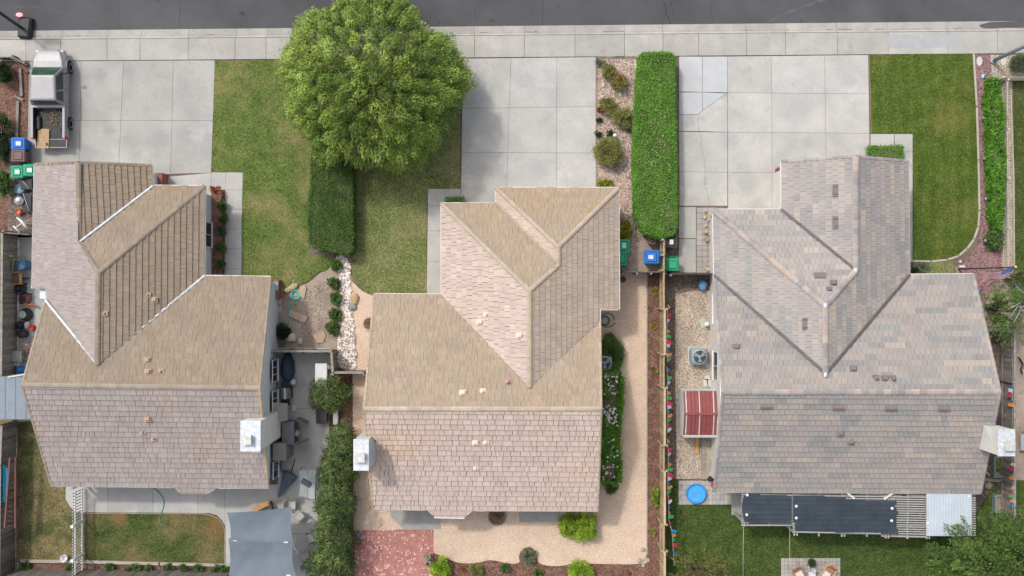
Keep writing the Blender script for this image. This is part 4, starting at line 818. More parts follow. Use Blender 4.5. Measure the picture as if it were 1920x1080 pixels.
# ---------------------------------------------------------------- trees, hedges and plants
def big_tree():
    c = P(705, 172, 5.6); t = thing('shade_tree', (c.x, c.y, 0), 'large round leafy tree with drooping light green branches over the front lawn and pavement', 'tree')
    KA = [0, 30, 55, 90, 120, 145, 170, 195, 225, 250, 275, 300, 330, 360]; KR = [152, 154, 142, 170, 180, 172, 160, 162, 140, 138, 140, 143, 145, 152]
    radf = lambda a: float(np.interp(math.degrees(a) % 360, KA, KR)) + 1 + 9 * math.sin(a * 5 + .5) + 6 * math.sin(a * 11 + 1)
    A = []; D = []; Nn = []
    for z0, rz, n_, sep, shrink, sd_, rr_ in ((2.3, 4.4, 340, .62, 0, 1, (.25, .40)), (1.0, 3.5, 230, .62, 5, 2, (.38, .55))):
        dc = dome_centres(704, 166, lambda a: radf(a) - shrink, z0, rz, n_, sep, sd_); g = np.random.default_rng(sd_)
        p_, d_, n2 = puffs([tuple(c) for c, o in dc], [g.uniform(*rr_) for _ in dc], [o / np.linalg.norm(o) for c, o in dc], 620, sd_, droop=.6, squash=1.0, fringe=.35); A.append(p_); D.append(d_); Nn.append(n2)
    g = np.random.default_rng(42)                       # loose sprigs that break the outline
    for _ in range(170):
        a = g.uniform(0, 2 * PI); f_ = g.uniform(.8, 1.1); q = P(704 + radf(a) * math.cos(a) * f_, 166 - radf(a) * math.sin(a) * f_, 3.2 + (1.1 - f_) * 4); n = 40; s = g.random(n)
        o = np.stack([math.cos(a) * (s - .5) * .7, math.sin(a) * (s - .5) * .7, -s * .6], 1) + g.normal(size=(n, 3)) * .07; A.append(o + np.array([q.x, q.y, q.z])); D.append(np.tile([math.cos(a), math.sin(a), -.6], (n, 1)) * g.uniform(.7, 1.1)); Nn.append(np.tile([0, 0, 1.], (n, 1)))
    A = np.vstack(A); D = np.vstack(D); Nn = np.vstack(Nn); A[:, 2] = np.maximum(A[:, 2], .8)
    leaf_obj('crown', A, .12, M['leaf_big'], t, dirs=D, tone=(.55, 1.35), aspect=.4, warm=.2, nrm=Nn, nz=.32)
    tips = []
    for i in range(16):
        a = 2 * PI * i / 16 + .3; rr_ = R.uniform(1.5, 4.0); tips.append((c.x + rr_ * math.cos(a), c.y + rr_ * math.sin(a), R.uniform(3.8, 6.6)))
    b = MB(); b.tube([(c.x, c.y, 0), (c.x + .05, c.y, 1), (c.x, c.y + .05, 2.1)], [.32, .25, .22], 12)
    for q in tips: q = Vector(q); s = Vector((c.x, c.y + .05, 1.9)); m_ = s.lerp(q, .5) + Vector((0, 0, .5)); b.tube([s, s.lerp(m_, .5), m_, q], [.13, .1, .07, .025], 7)
    b.build('trunk', M['trunk'], t)
big_tree()
hd = lambda *a, **k: hedge(*a, **k)
hedge('hedge', [(584, 232), (661, 232), (660, 300), (660, 470), (654, 477), (630, 470), (590, 464), (578, 455), (577, 400), (583, 330)], 1.25, 'leaf_hedge_d', 'dark green clipped hedge between two front lawns below the big tree', 42000, leaf=.075, seed=4, tone=(.6, 1.35))
fl = [(*P(x, y, 1.4).xy, 1.42) for x, y in ([(1237 + R.gauss(0, 14), 232 + R.gauss(0, 26)) for _ in range(90)] + [(1234, 145)] * 3 + [(1240, 125)] + [(1252, 270)])]
hd2 = hedge('hedge', [(1199, 103), (1207, 98), (1258, 98), (1266, 104), (1267, 200), (1270, 300), (1270, 432), (1262, 441), (1240, 445), (1212, 440), (1203, 428), (1192, 400), (1189, 300), (1192, 210), (1196, 150)], 1.4, 'leaf_hedge', 'long bright green clipped hedge beside the gravel bed, with pale flower specks', 62000, leaf=.075, seed=5, tone=(.6, 1.4))
g = np.random.default_rng(6); PF = []
for cx, cy, sx, sy, n in ((1237, 232, 12, 22, 46), (1215, 300, 10, 12, 40), (1203, 195, 5, 20, 16), (1240, 290, 14, 20, 40), (1230, 170, 18, 40, 25), (1240, 380, 18, 40, 30), (1206, 415, 6, 12, 16)):
    for _ in range(n):
        x, y = g.normal(cx, sx * .7), g.normal(cy, sy)
        if 1194 < x < 1264 and 105 < y < 436: q = P(x, y, 1.45); PF.append((q.x, q.y, 1.45))
fl_o = leaf_obj('flowers', PF, .07, mk('dull_flower', (.45, .42, .22), (.38, .30, .2), bump=0, col=True), hd2, up=2)
hedge('hedge', [(1633, 273), (1694, 273), (1695, 302), (1634, 302)], .8, 'leaf_hedge', 'small clipped box hedge at the corner of the grey tiled garage', 4200, leaf=.065, seed=6)
hedge('hedge', [(836, 369), (869, 369), (870, 384), (835, 384)], .7, 'leaf_hedge', 'tiny bright hedge against the front eave of the tan house', 1600, leaf=.06, seed=8)
iv = [(1857, 146), (1870, 144), (1876, 152), (1878, 175), (1884, 200), (1882, 250), (1886, 300), (1884, 350), (1882, 395), (1880, 430), (1868, 426), (1862, 405), (1860, 350), (1857, 300), (1858, 250), (1855, 200), (1853, 185), (1858, 165)]
hedge('hedge', iv, .95, 'leaf_vine', 'narrow leafy green vine hedge growing along the picket fence beside the red gravel', 9000, leaf=.13, seed=9, rough=.3)
hedge('hedge', [(1862, 432), (1880, 430), (1882, 450), (1878, 466), (1862, 464), (1858, 452)], .75, 'leaf_mid', 'short separate clump of vine at the lower end of the picket fence', 1100, leaf=.12, seed=10, rough=.25)
hedge('hedge', [(1127, 700), (1150, 698), (1163, 706), (1160, 760), (1155, 820), (1158, 870), (1158, 905), (1127, 905)], 1.0, 'leaf_vine', 'long bed of glossy shrubs with white flowers along the tan house wall', 15000, leaf=.12, seed=11, rough=.4, z_in=.25)
WB = bpy.context.scene.objects[-1] if False else [o for o in SC.collection.objects if o.name.startswith('hedge')][-1]
g = np.random.default_rng(8); PF = [(*P(g.uniform(1130, 1158), g.choice([g.uniform(700, 740), g.uniform(760, 800), g.uniform(820, 900)]), 1.05).xy, 1.0 + g.uniform(0, .12)) for _ in range(150)]
tag(leaf_obj('flowers', PF, .13, M['petal'], WB, up=2.5, aspect=.8), kind='stuff'); tag(fl_o, kind='stuff')
bush('bush', 1146, 665, 22, .8, 'leaf_mid', 'fine bladed grassy bush above the air conditioner of the tan house', ry=36, nc=110, per=70, leaf=.16, aspect=.16, seed=12, droop=.3)
bush('bush', 1146, 905, 15, .7, 'leaf_mid', 'dark grassy tuft ending the white flowering bed by the tan house', ry=22, nc=40, per=60, leaf=.15, aspect=.16, seed=13)
bush('bush', 1066, 985, 19, 1.2, 'leaf_lime', 'lime green bush at the rear wall of the tan house, darker one of the pair', ry=26, nc=60, per=80, leaf=.08, seed=14)
bush('bush', 1096, 988, 24, 1.3, 'leaf_lime', 'lime green bush at the rear wall of the tan house, bigger one at the corner', ry=29, nc=80, per=80, leaf=.08, seed=15, tone=(.9, 1.5))
G_ = 'shrubs in the front gravel bed'
for a in ((1141, 133, 14, .7, 'leaf_olive', 'olive shrub topmost in the pinkish gravel bed'), (1161, 153, 16, .7, 'leaf_olive', 'olive shrub with red tips second from the pavement in the gravel bed'), (1140, 197, 16, .7, 'leaf_olive', 'dull olive shrub beside a small red plant at the driveway edge'), (1167, 218, 21, .9, 'leaf_olive', 'bushy olive shrub touching the long hedge in the gravel bed')):
    bush('shrub', a[0], a[1], a[2], a[3], a[4], a[5], group=G_, seed=a[0], nc=50, per=60, leaf=.065)
bush('shrub', 1141, 285, 29, 1.1, 'leaf_olive', 'biggest round olive shrub at the lower end of the front gravel bed', group=G_, nc=110, per=70, leaf=.07, seed=21)
rp = g.normal(size=(60, 3)) * np.array([.3, .3, .05]) + np.array([*P(1158, 140, .75).xy, .72]); leaf_obj('red_tips', rp, .07, M['leaf_red'], [o for o in SC.collection.objects if o.get('label', '').startswith('olive shrub with red')][0], up=1.5)
bush('plant', 1125, 206, 7, .35, 'leaf_red', 'small orange red plant at the driveway edge', 'plant', nc=14, per=30, leaf=.06, seed=22)
bush('plant', 1124, 225, 6, .3, 'leaf_dark', 'small dark plant just below the orange red one', 'plant', nc=10, per=30, leaf=.06, seed=23)
bush('plant', 1122, 252, 7, .35, 'leaf_dark', 'dark plant above the biggest round shrub on its left', 'plant', nc=14, per=30, leaf=.06, seed=24)
bush('plant', 1144, 252, 8, .35, 'leaf_dark', 'dark low plant beside the white globe above the biggest shrub', 'plant', nc=16, per=30, leaf=.06, seed=25)
bush('plant', 1126, 117, 9, .3, 'leaf_sage', 'greyish sprawling plant in the top corner of the gravel bed', 'plant', nc=16, per=30, leaf=.07, seed=26)
bush('plant', 1181, 244, 6, .25, 'leaf_mid', 'little green weed at the foot of the long hedge', 'plant', nc=8, per=24, leaf=.06, seed=27)
bush('shrub', 1134, 344, 17, .5, 'leaf_yellow', 'yellow green shrub half under the front eave of the tan house', ry=9, nc=34, per=50, leaf=.07, seed=28)
bush('shrub', 1173, 432, 13, .9, 'leaf_yellow', 'yellow and green variegated shrub beside the green bins of the tan house', ry=20, nc=60, per=50, leaf=.09, seed=29)
for x, y, r_, lb in ((630, 497, 11, 'leafy shrub topmost along the river rock strip'), (626, 530, 12, 'leafy shrub second from the top along the river rock strip'), (629, 559, 11, 'leafy shrub third from the top along the river rock strip'), (628, 589, 12, 'leafy shrub fourth from the top along the river rock strip'), (625, 615, 14, 'leafy shrub lowest along the river rock strip')):
    bush('shrub', x, y, r_, .55, 'leaf_mid', lb, group='shrubs along the river rock', nc=26, per=36, leaf=.11, seed=x + y)
bush('shrub', 530, 622, 14, .5, 'leaf_dark', 'dark bush against the blue-grey wall above the pale stones', ry=18, nc=30, per=50, leaf=.1, seed=31)
for i, (x, y) in enumerate(((416, 385), (418, 410), (416, 433), (415, 465), (413, 493))):
    bush('plant', x, y, 8, .8, 'leaf_mid', ['green plant highest in the row between brick planter and front walk', 'green plant second in the row between brick planter and front walk', 'green plant in the middle of the row between brick planter and front walk', 'green plant fourth in the row between brick planter and front walk', 'green plant lowest in the row between brick planter and front walk'][i], 'plant', group='plants between planter and front walk', ry=10, nc=20, per=36, leaf=.09, seed=40 + i)
bush('plant', 404, 355, 12, .9, 'leaf_red', 'red flowering plant at the porch corner of the brown roofed house', 'plant', ry=9, nc=18, per=24, leaf=.08, seed=46)
bush('shrub', 826, 1066, 20, .9, 'leaf_lime', 'bright green and yellow shrub at the corner of the brick patio', nc=50, per=60, leaf=.09, seed=50)
bush('shrub', 892, 1070, 14, .6, 'leaf_olive', 'olive shrub in the rear bark bed, second from the brick patio', nc=36, per=50, leaf=.06, seed=51)
bush('shrub', 947, 1065, 10, .45, 'leaf_mid', 'small mid green shrub in the rear bark bed below the tan gravel', nc=24, per=40, leaf=.06, seed=52)
bush('shrub', 1010, 1076, 10, .45, 'leaf_mid', 'small low shrub at the frame edge under the oval bed', nc=24, per=40, leaf=.06, seed=53)
bush('shrub', 1086, 1074, 24, .9, 'leaf_lime', 'large yellow green shrub in the rear bark bed, furthest from the brick patio', nc=60, per=60, leaf=.08, seed=54, tone=(.9, 1.4))
bush('shrub', 991, 1043, 15, .55, 'leaf_sage', 'sage grey rounded succulent in the oval bark bed', nc=28, per=70, leaf=.06, seed=55)
bush('plant', 867, 1068, 6, .3, 'leaf_red', 'tiny reddish plant between shrubs in the rear bark bed', 'plant', nc=8, per=20, leaf=.06, seed=56)
bush('plant', 1180, 1076, 4, .3, 'leaf_red', 'single bright red flower in the rear bark bed near the fence', 'flower', nc=4, per=16, leaf=.07, seed=57)
for i, (x, y, lb) in enumerate(((1229, 546, 'yellow green weed topmost in the bark strip by the fence'), (1225, 610, 'faint green weed second from top in the bark strip by the fence'), (1226, 693, 'yellow star shaped weed halfway down the bark strip by the fence'), (1223, 998, 'yellow green weed lowest in the bark strip by the fence'))):
    bush('weed', x, y, 8, .25, 'leaf_yellow', lb, 'weed', group='weeds in the bark strip', nc=8, per=14, leaf=.1, aspect=.25, seed=60 + i)
bush('plant', 1229, 930, 6, .5, 'leaf_lime', 'tall grassy clump against the tan fence panel', 'plant', ry=22, nc=20, per=40, leaf=.1, aspect=.3, seed=65)
for i, (x, y) in enumerate(((1844, 182), (1846, 256), (1852, 335), (1854, 406), (1848, 447))):
    bush('plant', x, y, 7, .25, 'leaf_olive', ['sparse brownish plant nearest the pavement in the red gravel', 'sparse brownish plant second from the pavement in the red gravel', 'sparse brownish plant third from the pavement in the red gravel', 'sparse green plant fourth from the pavement in the red gravel', 'dark sparse plant beside the lowest path light'][i], 'plant', group='plants in the red gravel', ry=5, nc=8, per=16, leaf=.06, seed=70 + i)
bush('bush', 1912, 118, 19, 1.0, 'leaf_sage', 'dense dark blue green ball bush beside the pavement at the right', ry=19, nc=90, per=70, leaf=.05, seed=76, tone=(.4, .8))
bush('bush', 1730, 500, 18, .35, 'leaf_sage', 'low green ground cover mat under the eave of the grey tiled house', ry=10, nc=30, per=40, leaf=.05, seed=77)
bush('shrub', 1716, 506, 7, .5, 'leaf_dark', 'dark shrub tucked in the roof corner of the grey tiled house', nc=14, per=30, leaf=.06, seed=78)
# shade shrubs of the mulch bed at the left edge
bush('bush', 4, 135, 16, 1.1, 'leaf_dark', 'dark bush at the left frame edge below the pavement', ry=20, nc=50, per=50, leaf=.09, seed=80)
bush('bush', 2, 262, 22, 1.3, 'leaf_dark', 'dark bush at the left frame edge beside the blue bin', ry=48, nc=80, per=50, leaf=.09, seed=81)
bush('bush', 6, 345, 14, 1.2, 'leaf_mid', 'lighter green bush at the left frame edge beside the green bins', ry=24, nc=40, per=50, leaf=.1, seed=82)
for i, (x, y, r_) in enumerate(((46, 1062, 11), (128, 1066, 7), (205, 1064, 9), (256, 1066, 10), (240, 1068, 6), (278, 1068, 8))):
    bush('plant', x, y, r_, .45, 'leaf_mid', ['tufty green plant at the far corner of the rear planting strip', 'light green plant under the lower end of the white picket fence', 'green plant just right of the white picket fence in the rear strip', 'green plant with taller stems in the middle of the rear strip', 'tiny plant squeezed between two larger ones in the rear strip', 'greyish green plant right of the tall stemmed one in the rear strip'][i], 'plant', group='plants in the rear strip of the brown roofed house', nc=18, per=30, leaf=.08, seed=90 + i)
for x in (315, 345, 372, 405, 422): bush('plant', x, 1068 + (x % 3), 12, .45, 'leaf_mid', {315: 'first clump of the low green row along the rear strip', 345: 'second clump of the low green row along the rear strip', 372: 'third clump of the low green row, browner', 405: 'fourth clump of the low green row, near the shade sail', 422: 'last clump of the low green row, under the shade sail corner'}[x], 'plant', group='plants in the rear strip of the brown roofed house', nc=20, per=30, leaf=.08, seed=x)
for i, x in enumerate((545, 567, 590, 612)): bush('weed', x, 658, 7, .25, 'leaf_dark', ['weed nearest the wall along the short patio fence', 'second weed from the wall along the short patio fence', 'third weed from the wall along the short patio fence', 'weed at the corner of the short patio fence'][i], 'weed', group='weeds under the patio fence', ry=4, nc=8, per=16, leaf=.07, seed=i + 120)
# junipers along the patio fence
def juniper(x, y, rx, ry, h, label, seed, lean=0, shape='cone'):
    bx, by = P(x, y, h * .5).xy; t = thing('juniper_tree', (bx, by, 0), label, 'tree', 'junipers by the patio fence'); g = np.random.default_rng(seed)
    rf = lambda a: (rx * ry / math.hypot(ry * math.cos(a), rx * math.sin(a))) * .86 + 3 * math.sin(5 * a + seed)
    dc = dome_centres(x, y, rf, h * .3, h * .62, int(rx * ry / 13), .42, seed) + dome_centres(x, y, rf, h * .1, h * .4, int(rx * ry / 26), .3, seed + 50)
    fall = np.array([-.55, -.6, 0]); O = []
    for c, o in dc: o = o / np.linalg.norm(o) + fall + g.normal(size=3) * .15; O.append(o / np.linalg.norm(o))
    p_, d_, n_ = puffs([tuple(c) for c, o in dc], [g.uniform(.2, .4) for _ in dc], O, 420, seed, droop=.5, squash=.8, fringe=.4); p_[:, 2] = np.maximum(p_[:, 2], .1)
    leaf_obj('crown', p_, .12, M['leaf_juniper'], t, dirs=d_, tone=(.5, 1.5), aspect=.28, warm=.35, nrm=n_, nz=.4)
    trunk('trunk', t, (bx + .3, by, 0), [(bx + R.uniform(-.3, .3), by + R.uniform(-.3, .3), h * .6) for _ in range(4)], .11)
juniper(617, 738, 35, 25, 2.6, 'round topped juniper standing alone beside the white patio table', 1, shape='ball')
juniper(641, 830, 21, 33, 3.0, 'rounded juniper highest in the overgrown row beside the chimney of the tan house', 2)
juniper(633, 882, 27, 40, 3.3, 'juniper second in the overgrown row, level with the glass table', 3)
juniper(630, 945, 29, 44, 3.4, 'juniper in the middle of the overgrown row', 4)
juniper(626, 1005, 32, 44, 3.3, 'juniper fourth in the overgrown row beside the red brick patio', 5)
juniper(618, 1064, 39, 42, 3.1, 'broad juniper lowest in the overgrown row at the frame edge', 6)
# feathery tree at the lower right and the others at the right edge
def feathery(px, py, rx, ry, z, rz, label, mat, nc, seed, n=90, leaf=.15, cr=.5, spikes=40, name='broadleaf_tree', tone=(.6, 1.35)):
    q = P(px, py, z); k = (H - z) / F; t = thing(name, (q.x, q.y, 0), label, 'tree')
    pts, dr = clump_points((q.x, q.y, z), (rx * k - cr * .6, ry * k - cr * .6, rz), nc, n, cr, seed, bottom=-.3, shell=.5, droop=.25, lump=.3); g = np.random.default_rng(seed)
    A = [pts]; D = [dr]
    for _ in range(spikes):
        a = g.uniform(0, 2 * PI); l = g.uniform(.5, 1.1); b0 = np.array([q.x + rx * k * .85 * math.cos(a), q.y + ry * k * .85 * math.sin(a), z + g.uniform(-.2, .5)]); s = g.random(44)[:, None]
        d = np.array([math.cos(a), math.sin(a), -.15]); A.append(b0 + d * s * l + g.normal(size=(44, 3)) * .07); D.append(np.tile(d, (44, 1)))
    A = np.vstack(A); D = np.vstack(D); A[:, 2] = np.maximum(A[:, 2], .3); leaf_obj('crown', A, leaf, M[mat], t, dirs=D, tone=tone, aspect=.32, up=.4, warm=.2)
    trunk('trunk', t, (q.x, q.y, 0), [(q.x + rx * k * .6 * math.cos(i), q.y + ry * k * .6 * math.sin(i), z + .3) for i in range(7)], .16); return t
feathery(1880, 1075, 132, 108, 3.0, 1.9, 'large feathery green tree over the lower right corner and the metal roof', 'leaf_mid', 380, 31, n=120, cr=.45, spikes=70, leaf=.16)
feathery(1312, 1080, 48, 42, 1.9, 1.0, 'sparse olive tree at the bottom edge beside the bunting end', 'leaf_olive', 60, 32, n=50, leaf=.11, cr=.35, spikes=26, tone=(.4, .85))
wt = feathery(1890, 578, 42, 46, 2.4, 1.0, 'open crowned tree with pale bare limbs beside the right house corner', 'leaf_mid', 46, 33, n=60, leaf=.13, cr=.33, spikes=26, tone=(.7, 1.5))
b = MB(); q = P(1916, 566, 2.2); rr = random.Random(3)
for i in range(9):
    a = rr.uniform(1.7, 4.6); l = rr.uniform(.6, 2.0); p0 = Vector((q.x, q.y, 2.2)); p1 = p0 + Vector((math.cos(a) * l * .5, math.sin(a) * l * .5, 1.1 + rr.uniform(0, .4))); p2 = p1 + Vector((math.cos(a + rr.uniform(-.6, .6)) * l * .5, math.sin(a + rr.uniform(-.6, .6)) * l * .5, rr.uniform(.2, .5)))
    b.tube([p0, p0.lerp(p1, .5) + Vector((0, 0, .1)), p1, p2], [.045, .035, .025, .01], 6)
b.build('pale_limbs', M['whitebark'], wt)
feathery(1915, 520, 26, 20, 1.6, .8, 'dark green shrubby tree behind the flag tip at the right edge', 'leaf_mid', 26, 34, n=50, leaf=.12, cr=.3, spikes=10, tone=(.5, .9))
# ---------------------------------------------------------------- stones
def stones(name, poly, n, r, mat, label=None, seed=1, cols=None, z=.02, kind='stuff', flat=.6):
    b = MB(); rr = random.Random(seed); pl = PP(poly)
    for x, y in scatter([(q.x, q.y) for q in pl], n, rr):
        k = r * rr.uniform(.5, 1.35); c = rr.choice(cols); b.blob((x, y, z + k * .25), (k * rr.uniform(.7, 1.3), k, k), rr.randint(0, 9999), 0 if n > 500 else 1, .15, col=c, flat=flat)
    o = b.build(name, M[mat]); return tag(o, kind=kind, label=label)
M['gravel_chip'] = mk('gravel_chip', (.5, .44, .38), (.4, .35, .3), col=True)
rc = [(1, 1, 1), (.85, .8, .75), (.6, .52, .48), (.45, .42, .42), (.95, .85, .75), (.35, .28, .25), (1.1, 1.1, 1.1)]
stones('river_rocks', curve([(640, 478), (655, 492), (657, 530), (662, 600), (667, 686), (636, 686), (634, 640), (641, 600), (640, 560), (637, 520), (630, 490)], 3), 2300, .068, 'river', seed=2, cols=rc)
sheet('rock_bed', curve([(640, 478), (655, 492), (657, 530), (662, 600), (667, 686), (636, 686), (634, 640), (641, 600), (640, 560), (637, 520), (630, 490)], 3), .004, 'gravel_pink')
stones('loose_gravel', [(575, 545), (620, 520), (632, 520), (632, 640), (560, 640), (570, 590)], 900, .022, 'gravel_chip', seed=3, cols=rc)
bc = [(1, .95, .85), (.8, .72, .62), (1.1, 1, .9), (.65, .58, .5), (1.2, 1.15, 1.1), (.9, .75, .6)]
def boulder(x, y, r, label, col=(1, 1, 1), seed=1, rx=1, ry=1, h=.6, group=None, mat='stone', rz=0):
    k = H / F; b = MB(); b.blob((0, 0, r * k * h * .6), (r * k * rx, r * k * ry, r * k * h), seed, 2, .16, col=col)
    me = b.build('boulder', M[mat]); me.location = P(x, y, 0); me.rotation_euler = (0, 0, rz); tag(me, label, 'rock', group); return me
boulder(1131.5, 160, 4.2, 'grey white boulder at the left of the gravel bed', (1.2, 1.25, 1.3), 1); boulder(1163, 177, 3.4, 'small bluish rock right of the gravel bed middle', (.9, 1.1, 1.15), 2, ry=1.3)
boulder(1157, 190, 4, 'flat pale rock between two olive shrubs', (1.3, 1.2, 1.1), 3, h=.3); boulder(1193, 125, 3, 'long white rock leaning on the top of the long hedge', (1.5, 1.55, 1.6), 4, ry=3)
boulder(1178, 329, 3.5, 'pale blue rock at the lower end of the gravel bed', (1.1, 1.25, 1.3), 5); boulder(1183, 332, 3.5, 'rust red rock touching the pale blue one', (1.0, .6, .45), 6)
boulder(1160, 262, 3, 'small blue white stone right of the white globe', (1.0, 1.2, 1.25), 7, ry=1.4)
boulder(665, 560, 8, 'tan boulder upper one of the pair on the tan gravel', (1.1, .9, .6), 8, ry=1.2); boulder(661, 575, 7.5, 'blue grey boulder lower one of the pair on the tan gravel', (.65, .72, .8), 9)
for i, (x, y, lb) in enumerate(((1206, 1030, 'grey rock standing alone above the other three at the gravel corner'), (1199, 1050, 'grey rock inside the curved gravel corner'), (1215, 1050, 'grey rock on the bark outside the gravel corner'), (1206, 1059, 'grey rock lowest at the gravel corner'))): boulder(x, y, 4.5, lb, (.9, .93, .95), 10 + i, group='rocks at the gravel corner')
boulder(546, 633, 11, 'big white boulder beside the blue-grey wall', (1.4, 1.4, 1.4), 20, rx=1.0, ry=.8); boulder(537, 634, 6, 'grey boulder left of the big white boulder', (1.0, 1.02, 1.05), 24); boulder(563, 640, 6, 'smaller white wedge of rock right of the big boulder', (1.4, 1.38, 1.3), 21)
boulder(546, 541, 13, 'long tan rock above the hose coil', (1.1, .95, .6), 22, ry=.5, rz=.5, h=.35)
sp = [(1322, 398), (1336, 395), (1336, 455), (1322, 455)]
for i, (x, y) in enumerate(scatter(sp, 26, random.Random(5)) + [(1333, 465), (1333, 473), (1334, 481), (1331, 488), (1326, 497), (1332, 500), (1322, 503), (1334, 506), (1328, 505)]):
    q = boulder(x, y, R.uniform(2.6, 4.6), 'rough tan landscape rock piled against the wall of the grey tiled house', R.choice(bc), 30 + i, group='rocks piled along the wall'); q.location.z = .02 + (.12 if i % 3 == 0 and i < 26 else 0)
def slab_stone(name, pts, z, th, mat, col, label, cat, kind=None):
    b = MB(); b.col = col; b.prism([(v.x, v.y) for v in PP(pts)], z, z + th); return tag(b.build(name, M[mat]), label, cat)
slab_stone('flagstone', [(561, 546), (566, 537), (572, 533), (575, 540), (571, 560), (566, 558)], 0, .09, 'stone', (1.15, 1, .8), 'upright tan flagstone right of the hose coil', 'rock')
slab_stone('flagstone', [(545, 580), (578, 594), (572, 606), (541, 592)], 0, .1, 'stone', (1.15, .98, .85), 'rectangular tan slab lying on the dirt', 'paving slab')
slab_stone('flagstone', [(587, 628), (594, 625), (597, 634), (592, 637)], 0, .06, 'stone', (1.2, .95, .8), 'small broken pinkish flagstone above the patio fence', 'rock')
slab_stone('flagstone', [(598, 622), (608, 620), (611, 630), (606, 642), (593, 643), (594, 633)], 0, .07, 'stone', (1.1, .9, .75), 'bigger broken pinkish flagstone above the patio fence', 'rock')
for i, (x, y, lb) in enumerate(((1135, 329, 'pink stepping stone topmost beside the yellow shrub'), (1153, 345, 'pink stepping stone at the roof corner'), (1165, 358, 'pink stepping stone just right of the front roof corner'), (1170, 378, 'faint pink stepping stone furthest down the side path'))): slab_stone('stepping_stone', [(x - 4, y - 4), (x + 4, y - 4), (x + 4, y + 4), (x - 4, y + 4)], 0, .03, 'stone', (1.25, .95, .85), lb, 'stepping stone')
for x, y, lb in ((1836, 115, 'pale oval meter cover in the red gravel by the pavement'), (1881, 115, 'pale oval meter cover in the pale gravel by the pavement')):
    b = MB(); b.lathe(P(x, y, 0), [(.16, 0), (.16, .04), (.14, .045)], 20, col=(1.2, 1.2, 1.2), sy=1.6, smooth=False); o = b.build('meter_cover', M['concrete']); tag(o, lb, 'cover')
def ring_bed(x, y, r, label, col, w=.05, fill='bark', plant=True):
    q = P(x, y); t = thing('ring_planter', (q.x, q.y, 0), label, 'planter'); k = H / F; b = MB(); b.lathe(q, [(r * k, 0), (r * k, .06)], 30, smooth=False, caps=(False, True)); b.build('soil_fill', M[fill], t)
    b = MB(); b.col = col; b.torus(q + Vector((0, 0, .06)), r * k, w, 30, 8); b.build('rim', M['tint'], t)
    if plant: leaf_obj('sprout', np.random.default_rng(3).normal(size=(60, 3)) * .05 + np.array([q.x, q.y, .13]), .1, M['leaf_mid'], t)
ring_bed(932, 968, 16, 'round dark bark planter behind the tan house with a stone rim', (.25, .23, .22), .04); ring_bed(693, 607, 12, 'round bark planter half under the tan roof edge', (.5, .42, .36), .04); ring_bed(1166, 303, 8, 'round grey bird bath shaped planter beside the biggest shrub', (.45, .42, .4), .05, 'stone', False)
ring_bed(1168, 524, 4.5, 'small dark red ring pot against the wall of the tan house', (.3, .07, .06), .035, 'bark', False)
sheet('bark_oval', curve([(974, 1050), (976, 1035), (985, 1027), (997, 1027), (1005, 1038), (1006, 1055), (990, 1062)], 4), .0045, 'bark')

def litter(poly, n, seed):
    g = random.Random(seed); w = [(v.x, v.y) for v in PP(poly)]; return [(x, y, .045) for x, y in scatter(w, n, g)]
tag(leaf_obj('fallen_leaves', litter([(405, 116), (580, 116), (580, 470), (456, 510), (456, 325), (400, 322)], 260, 1) + litter([(590, 300), (864, 300), (864, 380), (700, 540), (665, 480)], 200, 2) + litter([(520, 66), (880, 64), (880, 108), (520, 110)], 120, 3) + litter([(868, 110), (930, 110), (900, 350), (866, 340)], 60, 4), .05, M['leaf_yellow'], up=3), kind='stuff', label='small fallen leaves scattered under the big tree')
# ---------------------------------------------------------------- fences
def fence(name, a, c, h, label, cat='fence', bw=.14, side=1, mat='wood', tone=(.8, 1.2), posts=True, cap=False, jitter=.02, gap=.008, post_n=None, z0=.02, group=None):
    """a, c ground pixels; side +1/-1: which side (left of a->c) carries the rails"""
    A, C = P(*a), P(*c); d = C - A; l = d.length; d.normalize(); n = Vector((-d.y, d.x, 0)) * side; rz = math.atan2(d.y, d.x)
    t = thing(name, A.lerp(C, .5), label, cat, group); b = MB(); rr = random.Random(int(A.x * 10 + A.y))
    k = max(1, int(l / bw)); w = l / k
    for i in range(k):
        q = A + d * (w * (i + .5)); tv = rr.uniform(*tone); b.box((q.x, q.y, z0 + (h + rr.uniform(-jitter, jitter)) / 2), (w - gap, .02, h + rr.uniform(-jitter, jitter)), rz, col=(tv, tv * rr.uniform(.96, 1.02), tv * rr.uniform(.92, 1.02)))
    b.build('boards', M[mat], t)
    for zz in (.25 * h, .92 * h):
        b = MB(); q = A.lerp(C, .5) + n * .04; b.box((q.x, q.y, zz), (l, .045, .09), rz); b.build('rail', M[mat], t)
    if posts:
        m = post_n or max(2, round(l / 2.4) + 1)
        for i in range(m):
            q = A + d * (l * i / (m - 1)) + n * .11; b = MB(); b.box((q.x, q.y, (h + .06) / 2), (.09, .09, h + .06), rz); b.build('post', M[mat], t)
    if cap: b = MB(); q = A.lerp(C, .5); b.box((q.x, q.y, z0 + h + .03), (l, .12, .035), rz, col=(1.15, 1.15, 1.15)); b.build('top_cap', M[mat], t)
    return t
fence('board_fence', (34, 441), (32, 700), 1.75, 'tall weathered board fence along the cluttered left side yard', side=-1, tone=(.55, 1.0), cap=True)
fence('board_fence', (33, 790), (30, 862), 1.75, 'dark board fence panel between the blue-grey shed and the red ladder', side=-1, tone=(.45, .9), cap=True)
fence('board_fence', (30, 864), (28, 1110), 1.75, 'dark board fence behind the dry lawn, with the red ladder leaning on it', side=-1, tone=(.45, .95), cap=True)
fence('board_fence', (36, 1066), (434, 1070), 1.7, 'dark rear fence below the narrow planting strip', side=-1, tone=(.5, .9))
